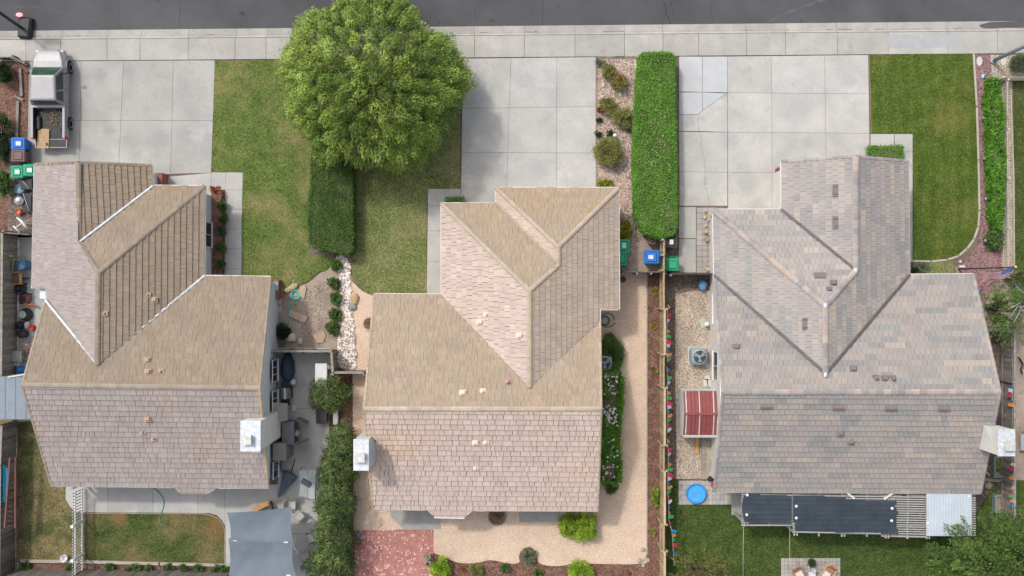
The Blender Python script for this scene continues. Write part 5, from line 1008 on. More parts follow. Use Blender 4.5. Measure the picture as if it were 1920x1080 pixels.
fence('board_fence', (33, 440), (62, 442), 1.6, 'short cross fence between the left fence and the house wall', side=1, tone=(.55, .9))
fence('board_fence', (524, 655), (632, 655), 1.6, 'short patio fence across from the blue-grey wall', side=-1, tone=(.6, .95), cap=True)
fence('board_fence', (631, 656), (634, 697), 1.6, 'side return of the patio fence beside the river rock', side=-1, tone=(.55, .9), cap=True)
fence('board_fence', (634, 694), (690, 694), 1.6, 'short fence between the river rock strip and the tan house', side=-1, tone=(.6, .95), cap=True)
fence('board_fence', (1162, 510), (1240, 510), 1.55, 'gate fence across the side yard of the tan house', side=-1, tone=(.8, 1.15), post_n=4)
fence('board_fence', (1250, 513), (1338, 513), 1.55, 'low dark fence closing the gravel side yard of the grey tiled house', side=-1, tone=(.45, .7))
segs = [(508, 578, 1, 'first'), (578, 661, -1, 'second'), (661, 721, 1, 'third'), (721, 826, -1, 'fourth'), (826, 872, 1, 'fifth'), (872, 970, -1, 'sixth'), (970, 1018, 1, 'seventh'), (1018, 1110, -1, 'eighth')]
for ya, yb, sd_, nm in segs:
    xx = 1241 if sd_ == 1 else 1239
    fence('fence_panel', (1237, ya), (1237, yb), 1.8, f'tan board panel, {nm} from the gate along the fence with the bunting', side=sd_ * -1, mat='woodtan', tone=(.75, 1.15), post_n=2, cap=(sd_ == -1), group='fence panels with the bunting')
fence('board_fence', (1238, 508), (1238, 452), 1.7, 'tan fence end running from the gate up to the long hedge', side=1, mat='woodtan', tone=(.7, 1.0), post_n=3)
fence('board_fence', (1873, 622), (1873, 800), 1.75, 'weathered grey fence right of the roof, upper stretch', side=-1, tone=(.75, 1.25), cap=True)
fence('board_fence', (1873, 800), (1873, 960), 1.75, 'weathered grey fence below the white chimney, carrying bright pennants', side=-1, tone=(.8, 1.35), cap=True)
fence('board_fence', (1826, 616), (1880, 616), 1.5, 'short cross fence between the roof corner and the pale limbed tree', side=1, tone=(.9, 1.3), cap=True)
fence('low_rail_fence', (0, 112), (32, 112), .5, 'low dark rail fence along the pavement at the left edge', bw=.5, side=1, tone=(.4, .7), gap=.4); fence('low_rail_fence', (32, 112), (52, 124), .5, 'low dark rail fence slanting down to the truck', bw=.5, side=1, tone=(.4, .7), gap=.4)
def beam(b, a, c, w, h, col=(1, 1, 1)):
    a, c = Vector(a), Vector(c); d = c - a; s = d.cross(Vector((0, 0, 1))).normalized() * w / 2; z = Vector((0, 0, h / 2))
    q = [a - s - z, a + s - z, a + s + z, a - s + z]; r = [v + d for v in q]; b.add(q + r, [(0, 1, 5, 4), (1, 2, 6, 5), (2, 3, 7, 6), (3, 0, 4, 7), (3, 2, 1, 0), (4, 5, 6, 7)], col=col)
def tbr(name, a, c, r, label, cat, mat='wood', col=(.9, .9, .9)):
    b = MB(); b.col = col; beam(b, P(*a, r), P(*c, r), r * 2, r * 2); return tag(b.build(name, M[mat]), label, cat)
tbr('edging_log', (38, 128), (41, 180), .07, 'grey timber edging in the mulch bed, upper piece', 'timber'); tbr('edging_log', (34, 190), (32, 258), .07, 'grey timber edging in the mulch bed, lower piece', 'timber'); tbr('edging_log', (27, 180), (44, 188), .06, 'short crosswise timber between the two long pieces in the mulch bed', 'timber', col=(.6, .45, .4))
# picket fence of the right neighbour
def pickets(a, c, h, n, label, w=.07, mat='white', col=(1, .92, .8), z=.02, two=True):
    A, C = P(*a), P(*c); d = (C - A); l = d.length; rz = math.atan2(d.y, d.x); t = thing('picket_fence', A.lerp(C, .5), label, 'fence')
    b = MB()
    for i in range(n): q = A + d * ((i + .5) / n); b.prism([(q.x + x * math.cos(rz) - y * math.sin(rz), q.y + x * math.sin(rz) + y * math.cos(rz)) for x, y in ((-w / 2, -.01), (w / 2, -.01), (w / 2, .01), (-w / 2, .01))], z, z + h, col=col)
    b.build('pickets', M['tint'], t)
    for zz in (.25, .8): b = MB(); b.col = col; q = A.lerp(C, .5); b.box((q.x, q.y + .0, zz * h), (l, .05, .08), rz); b.build('rail', M['tint'], t)
    for i in range(max(2, int(l / 2.2) + 1)): q = A + d * (i / max(1, int(l / 2.2))); b = MB(); b.col = col; b.box((q.x, q.y, h / 2), (.09, .09, h + .05)); b.build('post', M['tint'], t)
pc = (.62, .56, .46)
pickets((1866, 151), (2010, 151), .95, 40, 'beige picket fence facing the pavement at the right edge', col=pc); pickets((1876, 155), (1878, 520), .95, 78, 'beige picket fence behind the vine hedge', col=pc)
# ---------------------------------------------------------------- pickup truck
def pickup():
    X = P(92, 0, .9).x + .55; cx = -25.15; y0 = 8.15; t = thing('pickup_truck', (cx, 10.5, 0), 'silver pickup truck parked on the driveway with its tailgate down and bed open', 'truck')
    W = .92; paint = mk('silver_paint', (.27, .27, .28), (.225, .225, .235), scale=1.1, rough=.45, metal=.15, bump=.0, spec=.6)
    def sec(y, w, zb, zt, r=.12): return [Vector((cx + a, y, z)) for a, z in ((w, zb), (w + .02, (zb + zt) / 2), (w - .01, zt - r), (w - r, zt), (-w + r, zt), (-w + .01, zt - r), (-w - .02, (zb + zt) / 2), (-w, zb))]
    b = MB(); b.loft([sec(9.92, W, .42, 1.02, .05), sec(10.5, W, .42, 1.02, .08), sec(11.6, W, .42, 1.05), sec(12.3, W - .01, .42, 1.03, .16), sec(12.65, W - .05, .42, .99, .22), sec(12.82, W - .14, .43, .95, .2), sec(12.93, W - .32, .45, .90, .16), sec(12.98, W - .55, .46, .86, .14)], smooth=False); body = b.build('body', paint, t)
    # flared arches
    for s in (-1, 1):
        for yw in (9.0, 12.08):
            b = MB(); q = [Vector((cx + s * (W + .01), yw + .47 * math.cos(a), .36 + .47 * math.sin(a))) for a in [PI * k / 10 for k in range(11)]]; b.tube(q, .045, 6); b.build('wheel_arch', paint, t)
    b = MB()                                  # cab greenhouse
    def cab(y0_, y1_, w0, w1): return
    zb, zt = 1.0, 1.66; R0 = [(-.86, 11.98), (.86, 11.98), (.88, 9.93), (-.88, 9.93)]; R1 = [(-.66, 11.42), (.66, 11.42), (.70, 10.05), (-.70, 10.05)]
    ringa = [Vector((cx + x, y, zb)) for x, y in R0][::-1]; ringb = [Vector((cx + x, y, zt - .06)) for x, y in R1][::-1]; ringb2 = [Vector((cx + x * .95, y + (-.03 if y > 11 else .03), zt - .02)) for x, y in R1][::-1]; ringc = [Vector((cx + x * .82, y + (-.12 if y > 11 else .1), zt)) for x, y in R1][::-1]
    b.loft([ringa, ringb, ringb2, ringc]); b.build('cab', paint, t)
    def pane(pts, nm='window', parent=t, mat='glass', off=.012):
        q = [Vector(p) for p in pts]; n = (q[1] - q[0]).cross(q[2] - q[0]).normalized(); n = n if n.dot(sum(q, Vector()) / len(q) - Vector((cx, 10.9, 1.0))) > 0 else -n
        g = MB(); f = tuple(range(len(q))); g.add([v + n * off for v in q] + [v + n * .001 for v in q], [f] + [(i, (i + 1) % len(q), len(q) + (i + 1) % len(q), len(q) + i) for i in range(len(q))]); return g.build(nm, M[mat], parent)
    L = lambda a, c, k: tuple(a[i] + (c[i] - a[i]) * k for i in range(3))
    bl, br_, tr, tl = (cx - .86, 11.98, zb), (cx + .86, 11.98, zb), (cx + .66, 11.42, zt - .06), (cx - .66, 11.42, zt - .06)
    M['windshield'] = mk('green_windshield', (.018, .045, .03), (.04, .085, .06), scale=2.5, bump=0, rough=.15, spec=.45)
    pane([L(L(bl, br_, .04), L(tl, tr, .04), .05), L(L(bl, br_, .96), L(tl, tr, .96), .05), L(L(bl, br_, .96), L(tl, tr, .96), .97), L(L(bl, br_, .04), L(tl, tr, .04), .97)], 'windshield', mat='windshield')
    for s in (-1, 1):
        A, B_, C_, D_ = (cx + s * .86, 11.98, zb), (cx + s * .88, 9.93, zb), (cx + s * .70, 10.05, zt - .06), (cx + s * .66, 11.42, zt - .06)
        f = lambda u, v: L(L(A, B_, u), L(D_, C_, u), v)
        pane([f(.10, .1), f(.58, .1), f(.60, .9), f(.10, .9)], 'side_window'); pane([f(.64, .1), f(.93, .1), f(.93, .9), f(.66, .9)], 'side_window')
        g = MB(); g.rbox((cx + s * 1.04, 11.62, 1.08), (.22, .12, .16), .03); g.build('mirror', M['dark'], t)
        g = MB(); g.box((cx + s * (W + .035), 10.75, .92), (.02, .14, .04)); g.build('door_handle', M['dark'], t)
        for yy in (11.45, 10.12): g = MB(); g.box((cx + s * (W + .018), yy, .75), (.008, .015, .5)); g.build('door_seam', M['dark'], t)
    pane([(cx - .7, 9.95, 1.08), (cx + .7, 9.95, 1.08), (cx + .6, 10.03, 1.5), (cx - .6, 10.03, 1.5)], 'rear_window')
    for s in (-1, 1): g = MB(); g.add([(cx + s * .6, 12.75, 1.003), (cx + s * .64, 12.75, 1.003), (cx + s * .68, 11.98, 1.062), (cx + s * .64, 11.98, 1.062)], [(0, 1, 2, 3)]); g.build('bonnet_crease', M['steel'], t)
    # bed
    bd = MB()
    for s in (-1, 1): bd.prism([(cx + s * (W + .0), y0), (cx + s * (W - .12), y0), (cx + s * (W - .12), 9.9), (cx + s * W, 9.9)], .45, 1.03)
    bd.prism([(cx - W + .12, 9.78), (cx + W - .12, 9.78), (cx + W - .12, 9.9), (cx - W + .12, 9.9)], .55, 1.03); bd.build('bed', paint, t)
    g = MB(); g.prism([(cx - W + .12, y0), (cx + W - .12, y0), (cx + W - .12, 9.78), (cx - W + .12, 9.78)], .5, .58)
    for k in range(9): g.box((cx - .64 + k * .16, (y0 + 9.78) / 2, .585), (.05, 1.5, .02))
    for s in (-1, 1): g.rbox((cx + s * .66, 9.0, .58), (.26, .75, .2), .05); g.prism([(cx + s * (W - .12), y0), (cx + s * (W - .135), y0), (cx + s * (W - .135), 9.78), (cx + s * (W - .12), 9.78)], .58, 1.0)
    g.build('bed_liner', M['dark'], t)
    g = MB(); g.prism([(cx - W + .06, y0 - .5), (cx + W - .06, y0 - .5), (cx + W - .06, y0 - .02), (cx - W + .06, y0 - .02)], .56, .62); tg = g.build('tailgate', paint, t)
    g = MB(); g.prism([(cx - W + .1, y0 - .46), (cx + W - .1, y0 - .46), (cx + W - .1, y0 - .05), (cx - W + .1, y0 - .05)], .62, .63); g.build('tailgate_liner', M['dark'], tg)
    g = MB(); g.rbox((cx, y0 - .1, .38), (1.7, .2, .16), .04); g.build('rear_bumper', M['chrome'], t)
    g = MB(); g.rbox((cx, 12.9, .40), (1.45, .22, .22), .09); g.build('front_bumper', paint, t)
    M['lamp_red'] = mk('lamp_red', (.55, .03, .03), bump=0, rough=.2); M['lamp_white'] = mk('lamp_clear', (.7, .7, .68), bump=0, rough=.15)
    for s in (-1, 1): g = MB(); g.rbox((cx + s * .86, y0 + .03, .62), (.13, .16, .40), .02); g.build('tail_light', M['lamp_red'], t); g = MB(); g.rbox((cx + s * .62, 12.86, .64), (.26, .12, .17), .03); g.build('headlight', M['lamp_white'], t)
    for s in (-1, 1):
        for yw in (9.0, 12.08):
            g = MB(); c = Vector((cx + s * .86, yw, .36))
            pr = [(.25, -.12), (.36, -.11), (.38, -.06), (.38, .06), (.36, .11), (.25, .12)]
            rings = [[c + Vector((s * x, r_ * math.cos(a), r_ * math.sin(a))) for a in [2 * PI * k / 26 for k in range(26)]] for r_, x in pr]; g.loft(rings, True, True); w_ = g.build('wheel', M['rubber'], t)
            g = MB(); rings = [[c + Vector((s * x, r_ * math.cos(a), r_ * math.sin(a))) for a in [2 * PI * k / 26 for k in range(26)]] for r_, x in ((.235, .11), (.235, .135), (.19, .12))]; g.loft(rings, False, True)
            g.build('rim', M['chrome'], w_); g = MB()
            for k in range(6): a = PI * k / 3; g.box(c + Vector((s * .127, .13 * math.cos(a), .13 * math.sin(a))), (.012, .09, .045), tilt=('X', a + PI / 2) )
            g.build('rim_slots', M['dark'], w_)
    return cx, y0
TX, TY = pickup()
b = MB(); b.col = (.95, .85, .75); q = P(79, 259, .8); b.box((q.x - .0, q.y, .66), (.62, 1.05, .03), -.04); b.box((q.x + .2, q.y - .32, .684), (.12, .16, .012), .2, col=(.25, .2, .18)); tag(b.build('plywood_sheet', M['woodtan']), 'light plywood sheet lying across the lowered tailgate', 'board')
b = MB(); rr = random.Random(5)
for _ in range(300): b.blob((TX + rr.gauss(.12, .28), 9.35 + rr.gauss(0, .28), .60 + rr.random() * .05), (.03, .02, .01), rr.randint(0, 999), 0, .1, col=rr.choice([(.6, .5, .35), (.35, .3, .22), (.8, .7, .5), (.25, .2, .17)])) if True else None
for v in range(len(b.v)):
    x, y, z = b.v[v]; b.v[v] = (min(max(x, TX - .76), TX + .76), min(max(y, 8.2), 9.74), z)
tag(b.build('leaf_litter', M['stone']), kind='stuff', label='dry leaf litter scattered in the truck bed')
# ---------------------------------------------------------------- wheeled bins
def bin_(px, py, mat, label, rz=0, w=.62, d=.72, h=1.02, sticker=True, open_=False, group='wheeled bins', ps=None):
    q = P(px, py, h); t = thing('wheelie_bin', (0, 0, 0), label, 'bin', group)
    b = MB(); b.rbox((0, 0, .06), (w, d, h - .12), .05, taper=.8); b.build('bin_body', M[mat], t)
    b = MB(); b.rbox((0, 0, h - .06), (w + .06, d + .06, .05), .05) if not open_ else b.box((0, d / 2 + .18, h + .12), (w + .04, .06, .62), tilt=('X', -.5), col=(.5, .5, .5)); l = b.build('lid', M[mat], t)
    if not open_: b = MB(); b.rbox((0, -.02, h - .01), (w - .16, d - .22, .035), .05, col=(1.12, 1.12, 1.12)); b.build('lid_panel', M[mat], l)
    if open_: b = MB(); b.rbox((0, 0, h - .055), (w - .12, d - .12, .01), .03); b.build('bin_opening', M['dark'], t)
    b = MB(); b.tube([(-w / 2 + .06, d / 2 + .1, h - .1), (w / 2 - .06, d / 2 + .1, h - .1)], .018, 8)
    for s in (-1, 1): b.tube([(s * (w / 2 - .06), d / 2 - .04, h - .12), (s * (w / 2 - .06), d / 2 + .1, h - .1)], .018, 8)
    b.build('handle', M[mat], t)
    for s in (-1, 1):
        b = MB(); b.lathe((0, 0, 0), [(.11, -.03), (.11, .03)], 16); o = b.build('wheel', M['rubber'], t); o.location = (s * (w / 2 - .05), d / 2 - .06, .11); o.rotation_euler = (0, PI / 2, 0)
    if sticker:
        b = MB(); b.col = (1.1, 1.1, 1.12); b.box((0, -.05, h + .03), (.2, .26, .006)); s_ = b.build('sticker', M['white'], l)
        b = MB()
        for k in range(3): b.box((0, -.12 + k * .07, h + .035), (.13, .02, .004))
        b.build('sticker_print', M['steel'], s_)
    t.location = (q.x, q.y, 0); t.rotation_euler = (0, 0, rz); return t
bin_(33, 269, 'blue', 'blue wheeled bin behind the truck with a white lid sticker', PI / 2)
bin_(33, 292, 'brown', 'brown wheeled bin between the blue and the green ones at the left edge', PI / 2, sticker=False)
bin_(31, 322, 'green', 'green wheeled bin at the left, outer one of the touching pair', PI / 2, w=.64, d=.62); bin_(54, 319, 'green', 'green wheeled bin at the left, inner one of the touching pair by the roof', PI / 2, w=.6, d=.62)
bin_(1170, 462, 'green', 'green wheeled bin with a sticker below the yellow variegated shrub', PI); bin_(1164, 486, 'green', 'green wheeled bin mostly under the tan eave, lower one', PI, sticker=False)
bin_(1222, 482, 'blue', 'blue wheeled bin with a white patch on its lid standing by the tan fence', -PI / 2, w=.7, d=.8)
bin_(1259, 452, 'brown', 'brown wheeled bin with its dark lid flung open beside the hedge end', 0, w=.66, d=.7, open_=True); bin_(1261, 496, 'green', 'pale green wheeled bin alone beside the grey driveway strip', 0, w=.68, d=.66, sticker=False)
bin_(1223, 451, 'brown', 'small brown bin tucked under the lower end of the hedge', 0, w=.42, d=.4, h=.7, sticker=False)
# ---------------------------------------------------------------- air conditioners
def ac(px, py, label, s=.9, h=.8, pad=True):
    q = P(px, py, h); t = thing('air_conditioner', (q.x, q.y, 0), label, 'air conditioner'); x, y = q.x, q.y
    if pad: b = MB(); b.prism([(x - s * .58, y - s * .56), (x + s * .58, y - s * .56), (x + s * .58, y + s * .56), (x - s * .58, y + s * .56)], .0, .07, col=(1.2, 1.2, 1.15)); b.build('pad', M['concrete'], t)
    b = MB(); b.rbox((x, y, .07), (s, s, h - .1), .16, col=(.85, .9, .9)); b.build('casing', M['steel'], t)
    b = MB(); b.lathe((x, y, 0), [(s * .46, h - .06), (s * .45, h), (s * .38, h + .01)], 28, caps=(False, False), col=(1, 1.05, 1.05)); b.lathe((x, y, 0), [(s * .38, h - .024), (0.01, h - .022)], 28, caps=(False, True), col=(.08, .08, .09)); b.build('fan_shroud', M['steel'], t)
    b = MB()
    for k in range(3):
        a = 2 * PI * k / 3 + .5; q0 = [Vector((x + r_ * math.cos(a + o), y + r_ * math.sin(a + o), h - .004 + zz * .4)) for r_, o, zz in ((s * .08, -.6, 0), (s * .35, -.28, .02), (s * .35, .45, -.02), (s * .08, .6, 0))]; b.add(q0 + [v - Vector((0, 0, .01)) for v in q0], [(0, 1, 2, 3), (7, 6, 5, 4)], col=(.8, .85, .88))
    b.build('fan_blades', M['steel'], t)
    b = MB(); b.lathe((x, y, 0), [(s * .1, h - .01), (s * .1, h), (0.01, h + .01)], 14); 
    for r_ in (.16, .24, .32): b.torus((x, y, h + .012), s * r_, .005, 26, 4)
    for k in range(4): a = PI * k / 2 + .3; b.tube([(x + s * .1 * math.cos(a), y + s * .1 * math.sin(a), h + .01), (x + s * .39 * math.cos(a), y + s * .39 * math.sin(a), h + .012)], .006, 4)
    b.build('fan_guard', M['steel'], t)
ac(1312, 669, 'grey green air conditioner on its pad in the pea gravel'); ac(1134, 681, 'light grey air conditioner half under the eave of the tan house', .85, .8)
# ---------------------------------------------------------------- patio of the left house
def simple(name, label, cat, fn, mat='tint', group=None):
    b = MB(); fn(b); o = b.build(name, M[mat]); return tag(o, label, cat, group)
def grill():
    q = P(533, 738, 1.0); t = thing('gas_grill', (q.x, q.y, 0), 'gas grill with a round silver lid against the blue-grey wall', 'grill'); x, y = q.x, q.y
    b = MB(); b.rbox((x, y, .1), (.55, .6, .7), .03); b.build('cabinet', M['dark'], t)
    b = MB(); n = 12; rings = [[Vector((x - .24 + .48 * (i / n), y + yy, .82 + .24 * math.sin(PI * i / n))) for i in range(n + 1)] + [Vector((x + .24, y + yy, .8)), Vector((x - .24, y + yy, .8))] for yy in (-.3, .3)]; b.loft(rings); b.build('lid', M['chrome'], t)
    b = MB(); b.tube([(x + .3, y - .26, .95), (x + .3, y + .26, .95)], .016, 8); b.build('lid_handle', M['chrome'], t)
    for s in (-1, 1): b = MB(); b.rbox((x + .02, y + s * .48, .78), (.5, .34, .05), .02); b.build('side_shelf', M['dark'], t)
grill()
def cov(b):   # covered spa shaped dark dome
    pass
def lumpy(name, px, py, rx, ry, h, mat, label, cat, seed=1, n=2, jit=.12, z=0.0, group=None, col=(1, 1, 1)):
    k = H / F; q = P(px, py, h * .6); b = MB(); b.blob((0, 0, z + h * .42), (rx * k, ry * k, h * .58), seed, n, jit, col=col)
    b.v = [(x_, y_, max(z_, z + .01)) for x_, y_, z_ in b.v]; o = b.build(name, M[mat]); o.location = (q.x, q.y, 0); return tag(o, label, cat, group)
lumpy('covered_grill', 538, 690, 13, 26, .9, 'darkblue', 'large item under a dark blue-black tarp beside the patio wall', 'tarp', 3, 3, .07, col=(.55, .55, .5))
def hose(name, pts, r, mat, label, cat='hose', z=.05, k=6, col=(1, 1, 1)):
    c = curve(pts, k, False); b = MB(); b.col = col; b.tube([P(x, y, z) for x, y in c], r, 6); o = b.build(name, M[mat]); return tag(o, label, cat)
def coil(name, px, py, r, turns, mat, label, tail, rad=.022, seed=1, col=(1, 1, 1)):
    g = random.Random(seed); pts = []; k = H / F; q = P(px, py)
    for i in range(turns * 16): a = 2 * PI * i / 16; rr_ = (r + g.uniform(-.14, .14) * r * .6 + math.sin(i * .13) * r * .12) * k; pts.append(Vector((q.x + rr_ * math.cos(a), q.y + rr_ * math.sin(a), .04 + .02 * (i // 16 % 3))))
    if tail: pts += [P(x, y, .04) for x, y in curve(tail, 5, False)]
    b = MB(); b.col = col; b.tube(pts, rad, 6); o = b.build(name, M[mat]); return tag(o, label, 'hose')
coil('garden_hose', 555, 553, 8.6, 6, 'teal', 'coiled turquoise garden hose on the dirt', [(546, 553), (542, 570), (540, 590), (537, 612), (531, 622)])
hose('garden_hose', [(553, 523), (549, 532), (548, 545)], .022, 'teal', 'loose turquoise hose end above the coil'); hose('garden_hose', [(524, 624), (530, 621), (536, 622), (534, 627), (527, 628)], .02, 'white', 'small loop of pale hose beside the dark bush', z=.15)
hose('garden_hose', [(287, 914), (298, 924), (306, 935), (307, 948), (303, 960), (299, 972), (301, 983), (304, 985)], .02, 'teal', 'green hose crossing the rear patio onto the lawn', z=.06, col=(.7, .6, .45))
coil('garden_hose', 1134, 601, 8, 3, 'green', 'green hose loosely coiled by the wall of the tan house', None, .018, 3, col=(.9, .7, .7)); coil('garden_hose', 1140, 600, 12.5, 1, 'dark', 'big single loop of dark hose by the tan house', None, .018, 4)
def table(name, px, py, w, d, h, label, mat='white', rz=0, col=(1, 1, 1), leg='white', cat='table'):
    q = P(px, py, h); t = thing(name, (0, 0, 0), label, cat); b = MB(); b.col = col; b.rbox((0, 0, h - .04), (w, d, .04), .03); b.build('tabletop', M[mat], t)
    for sx in (-1, 1):
        for sy in (-1, 1): b = MB(); b.tube([(sx * (w / 2 - .08), sy * (d / 2 - .08), h - .05), (sx * (w / 2 - .05), sy * (d / 2 - .05), .03)], .02, 6); b.build('leg', M[leg], t)
    t.location = (q.x, q.y, 0); t.rotation_euler = (0, 0, rz); return t
table('folding_table', 602, 703, .66, 1.25, .74, 'white rectangular folding table against the side fence of the patio')
simple('storage_bench', 'dark lidded storage box below the round juniper', 'box', lambda b: (b.rbox((*P(603, 781, .6).xy, 0.03), (.55, .72, .5), .03), b.rbox((*P(603, 781, .6).xy, .54), (.6, .78, .06), .02), b.box((*P(603, 791, .6).xy, .605), (.25, .1, .012), col=(20, 20, 20))), 'dark')
simple('flat_pad', 'pale green cushion lying on the patio below the grill', 'cushion', lambda b: b.rbox((*P(551, 765, .1).xy, .03), (.26, .38, .12), .03, col=(.62, .66, .58)))
simple('stone_bench', 'grey slab leaning upright between two junipers', 'slab', lambda b: b.rbox((*P(629, 780, .4).xy, .03), (.26, .95, .4), .02, col=(.42, .45, .44)))
def dish():
    b = MB(); q = P(549, 716, .4); b.lathe((q.x, q.y, .0), [(.15, .02), (.13, .3), (.17, .34), (.16, .35), (.11, .31), (.01, .3)], 20, col=(.6, .62, .64)); tag(b.build('metal_bucket', M['tint']), 'round grey pail beside the dark tarp', 'bucket')
dish()
def shed_grill():
    q = P(541, 812, 1.3); t = thing('storage_cabinet', (q.x, q.y, 0), 'dark patio cabinet with its doors swung open', 'cabinet'); x, y = q.x, q.y; b = MB(); b.col = (.18, .175, .2)
    w, d, h = .62, 1.15, 1.3; b.prism([(x - w / 2, y - d / 2), (x + w / 2, y - d / 2), (x + w / 2, y - d / 2 + .04), (x - w / 2, y - d / 2 + .04)], .03, h); b.prism([(x - w / 2, y + d / 2 - .04), (x + w / 2, y + d / 2 - .04), (x + w / 2, y + d / 2), (x - w / 2, y + d / 2)], .03, h); b.prism([(x - w / 2, y - d / 2 + .04), (x - w / 2 + .04, y - d / 2 + .04), (x - w / 2 + .04, y + d / 2 - .04), (x - w / 2, y + d / 2 - .04)], .03, h); b.prism([(x - w / 2 + .04, y - d / 2 + .04), (x + w / 2, y - d / 2 + .04), (x + w / 2, y + d / 2 - .04), (x - w / 2 + .04, y + d / 2 - .04)], .5, .54); b.build('cabinet_body', M['tint'], t)
    b = MB(); b.col = (.17, .165, .19); b.prism([(x - w / 2 - .03, y - d / 2 - .03), (x + w / 2, y - d / 2 - .03), (x + w / 2, y + d / 2 + .03), (x - w / 2 - .03, y + d / 2 + .03)], h + .002, h + .05); b.build('cabinet_top', M['tint'], t)
    for s in (-1, 1): b = MB(); b.box((x + w / 2 + .28, y + s * (d / 2 + .02), h / 2 + .02), (.6, .035, h - .08), s * -.45, col=(.22, .19, .175)); b.build('door', M['tint'], t)
    lumpy('garden_bag', 557, 812, 5, 7, .9, 'cream', 'pale bag stored inside the open patio cabinet', 'bag', 5, 1)
shed_grill()
def folded_umbrella():
    t = thing('patio_umbrella', P(540, 905, .1), 'folded dark blue patio umbrella lying on the concrete', 'umbrella'); a = P(523, 931, .16); c = P(547, 886, .1); e = P(553, 861, .06)
    b = MB(); d = (c - a).normalized(); s = Vector((-d.y, d.x, 0)); rings = []
    for k, r_ in ((0, .05), (.12, .1), (.45, .2), (.8, .36), (.96, .42), (1.0, .25)):
        m_ = a.lerp(c, k); rings.append([m_ + s * r_ * math.cos(q) * (1 + .12 * math.cos(5 * q)) + Vector((0, 0, .12 + abs(r_) * .35 * math.sin(q) * (1 + .2 * math.cos(6 * q)))) for q in [2 * PI * j / 20 for j in range(20)]])
    b.loft(rings); b.build('canopy', M['cloth_u'], t); b = MB(); b.tube([c - d * .1 + Vector((0, 0, .1)), e], .022, 8); b.build('pole', M['dark'], t)
M['cloth_u'] = mk('slate_canvas', (.11, .14, .18), (.085, .11, .145), scale=3, bump=.2, fine=.15)
folded_umbrella()
def glass_table():
    h = .72; A = [P(x, y, h) for x, y in ((561, 881), (592, 881), (591, 937), (561, 930))]; t = thing('glass_table', (A[0] + A[2]) / 2 * Vector((1, 1, 0)) if False else Vector(((A[0].x + A[2].x) / 2, (A[0].y + A[2].y) / 2, 0)), 'long glass topped patio table with a pale metal frame', 'table')
    b = MB(); b.tube(A, .028, 8, closed=True, col=(.8, .95, 1.0)); m1, m2 = A[0].lerp(A[1], .5), A[2].lerp(A[3], .5); b.tube([m1, m2], .014, 6, col=(.7, .8, .85)); b.build('frame', M['steel'], t)
    gm = bpy.data.materials.new('clear_glass'); gm.use_nodes = True; bs = gm.node_tree.nodes['Principled BSDF']; bs.inputs['Base Color'].default_value = (.62, .68, .68, 1); bs.inputs['Roughness'].default_value = .1; bs.inputs['Alpha'].default_value = .38
    b = MB(); b.add([v + Vector((0, 0, .006)) for v in A], [(3, 2, 1, 0)]); b.build('glass_top', gm, t)
    for v in A: b = MB(); b.tube([v - Vector((0, 0, .02)), Vector((v.x, v.y, .03))], .018, 6, col=(.8, .9, .95)); b.build('leg', M['steel'], t)
    b = MB(); q = P(584, 903, .1); b.lathe((q.x, q.y, .03), [(.24, 0), (.22, .05), (.05, .07), (.03, .3)], 20, col=(.22, .24, .26)); tag(b.build('umbrella_base', M['tint']), 'round grey umbrella base under the glass table', 'umbrella base')
    b = MB(); q = P(573, 906, .9); b.rbox((0, 0, 0), (.56, .3, .1), .04, col=(.075, .075, .085)); o = b.build('chair_cushion', M['tint']); o.location = (q.x, q.y, .735); o.rotation_euler = (0, 0, -.55); tag(o, 'dark rectangular cushion lying on the glass table', 'cushion')
glass_table()
def chair(px, py, rz, label, seat=(.5, .48, .44), fr=(.45, .46, .47), fallen=False, mat='tint'):
    t = thing('patio_chair', (0, 0, 0), label, 'chair', 'light patio chairs around the shade sail'); b = MB(); b.col = seat; b.rbox((0, 0, .40), (.5, .48, .05), .03); b.build('seat', M[mat], t); b = MB(); b.col = seat; b.box((0, .29, .68), (.48, .03, .5), tilt=('X', -.25)); b.build('backrest', M[mat], t)
    for sx in (-1, 1):
        b = MB(); b.col = fr; b.tube([(sx * .27, .3, .9), (sx * .27, .2, .62), (sx * .28, -.25, .62), (sx * .26, -.27, .02)], .018, 6); b.build('arm_frame', M['tint'], t)
        b = MB(); b.col = fr; b.tube([(sx * .25, .22, .42), (sx * .26, .33, .02)], .018, 6); b.build('leg', M['tint'], t)
    q = P(px, py, .5)
    if fallen: t.rotation_euler = (PI / 2 * .93, 0, rz); t.location = (q.x, q.y, .3)
    else: t.location = (q.x, q.y, .02); t.rotation_euler = (0, 0, rz)
    return t
chair(560, 968, -.75, 'pale patio chair turned diagonally right of the shade sail, upper one'); chair(546, 947, 1.5, 'light chair at the top right corner of the shade sail'); chair(585, 1008, -1.2, 'white slatted chair with dark shadow beside the junipers', fr=(.12, .12, .13)); chair(572, 1043, .5, 'light chair lowest on the patio below the tie line'); chair(470, 990, 0.1, 'dark chair under the shade sail', (.1, .1, .11)); chair(520, 880, .3, 'dark folding chair under the eave corner by the awning window', (.2, .22, .24), (.1, .1, .1))
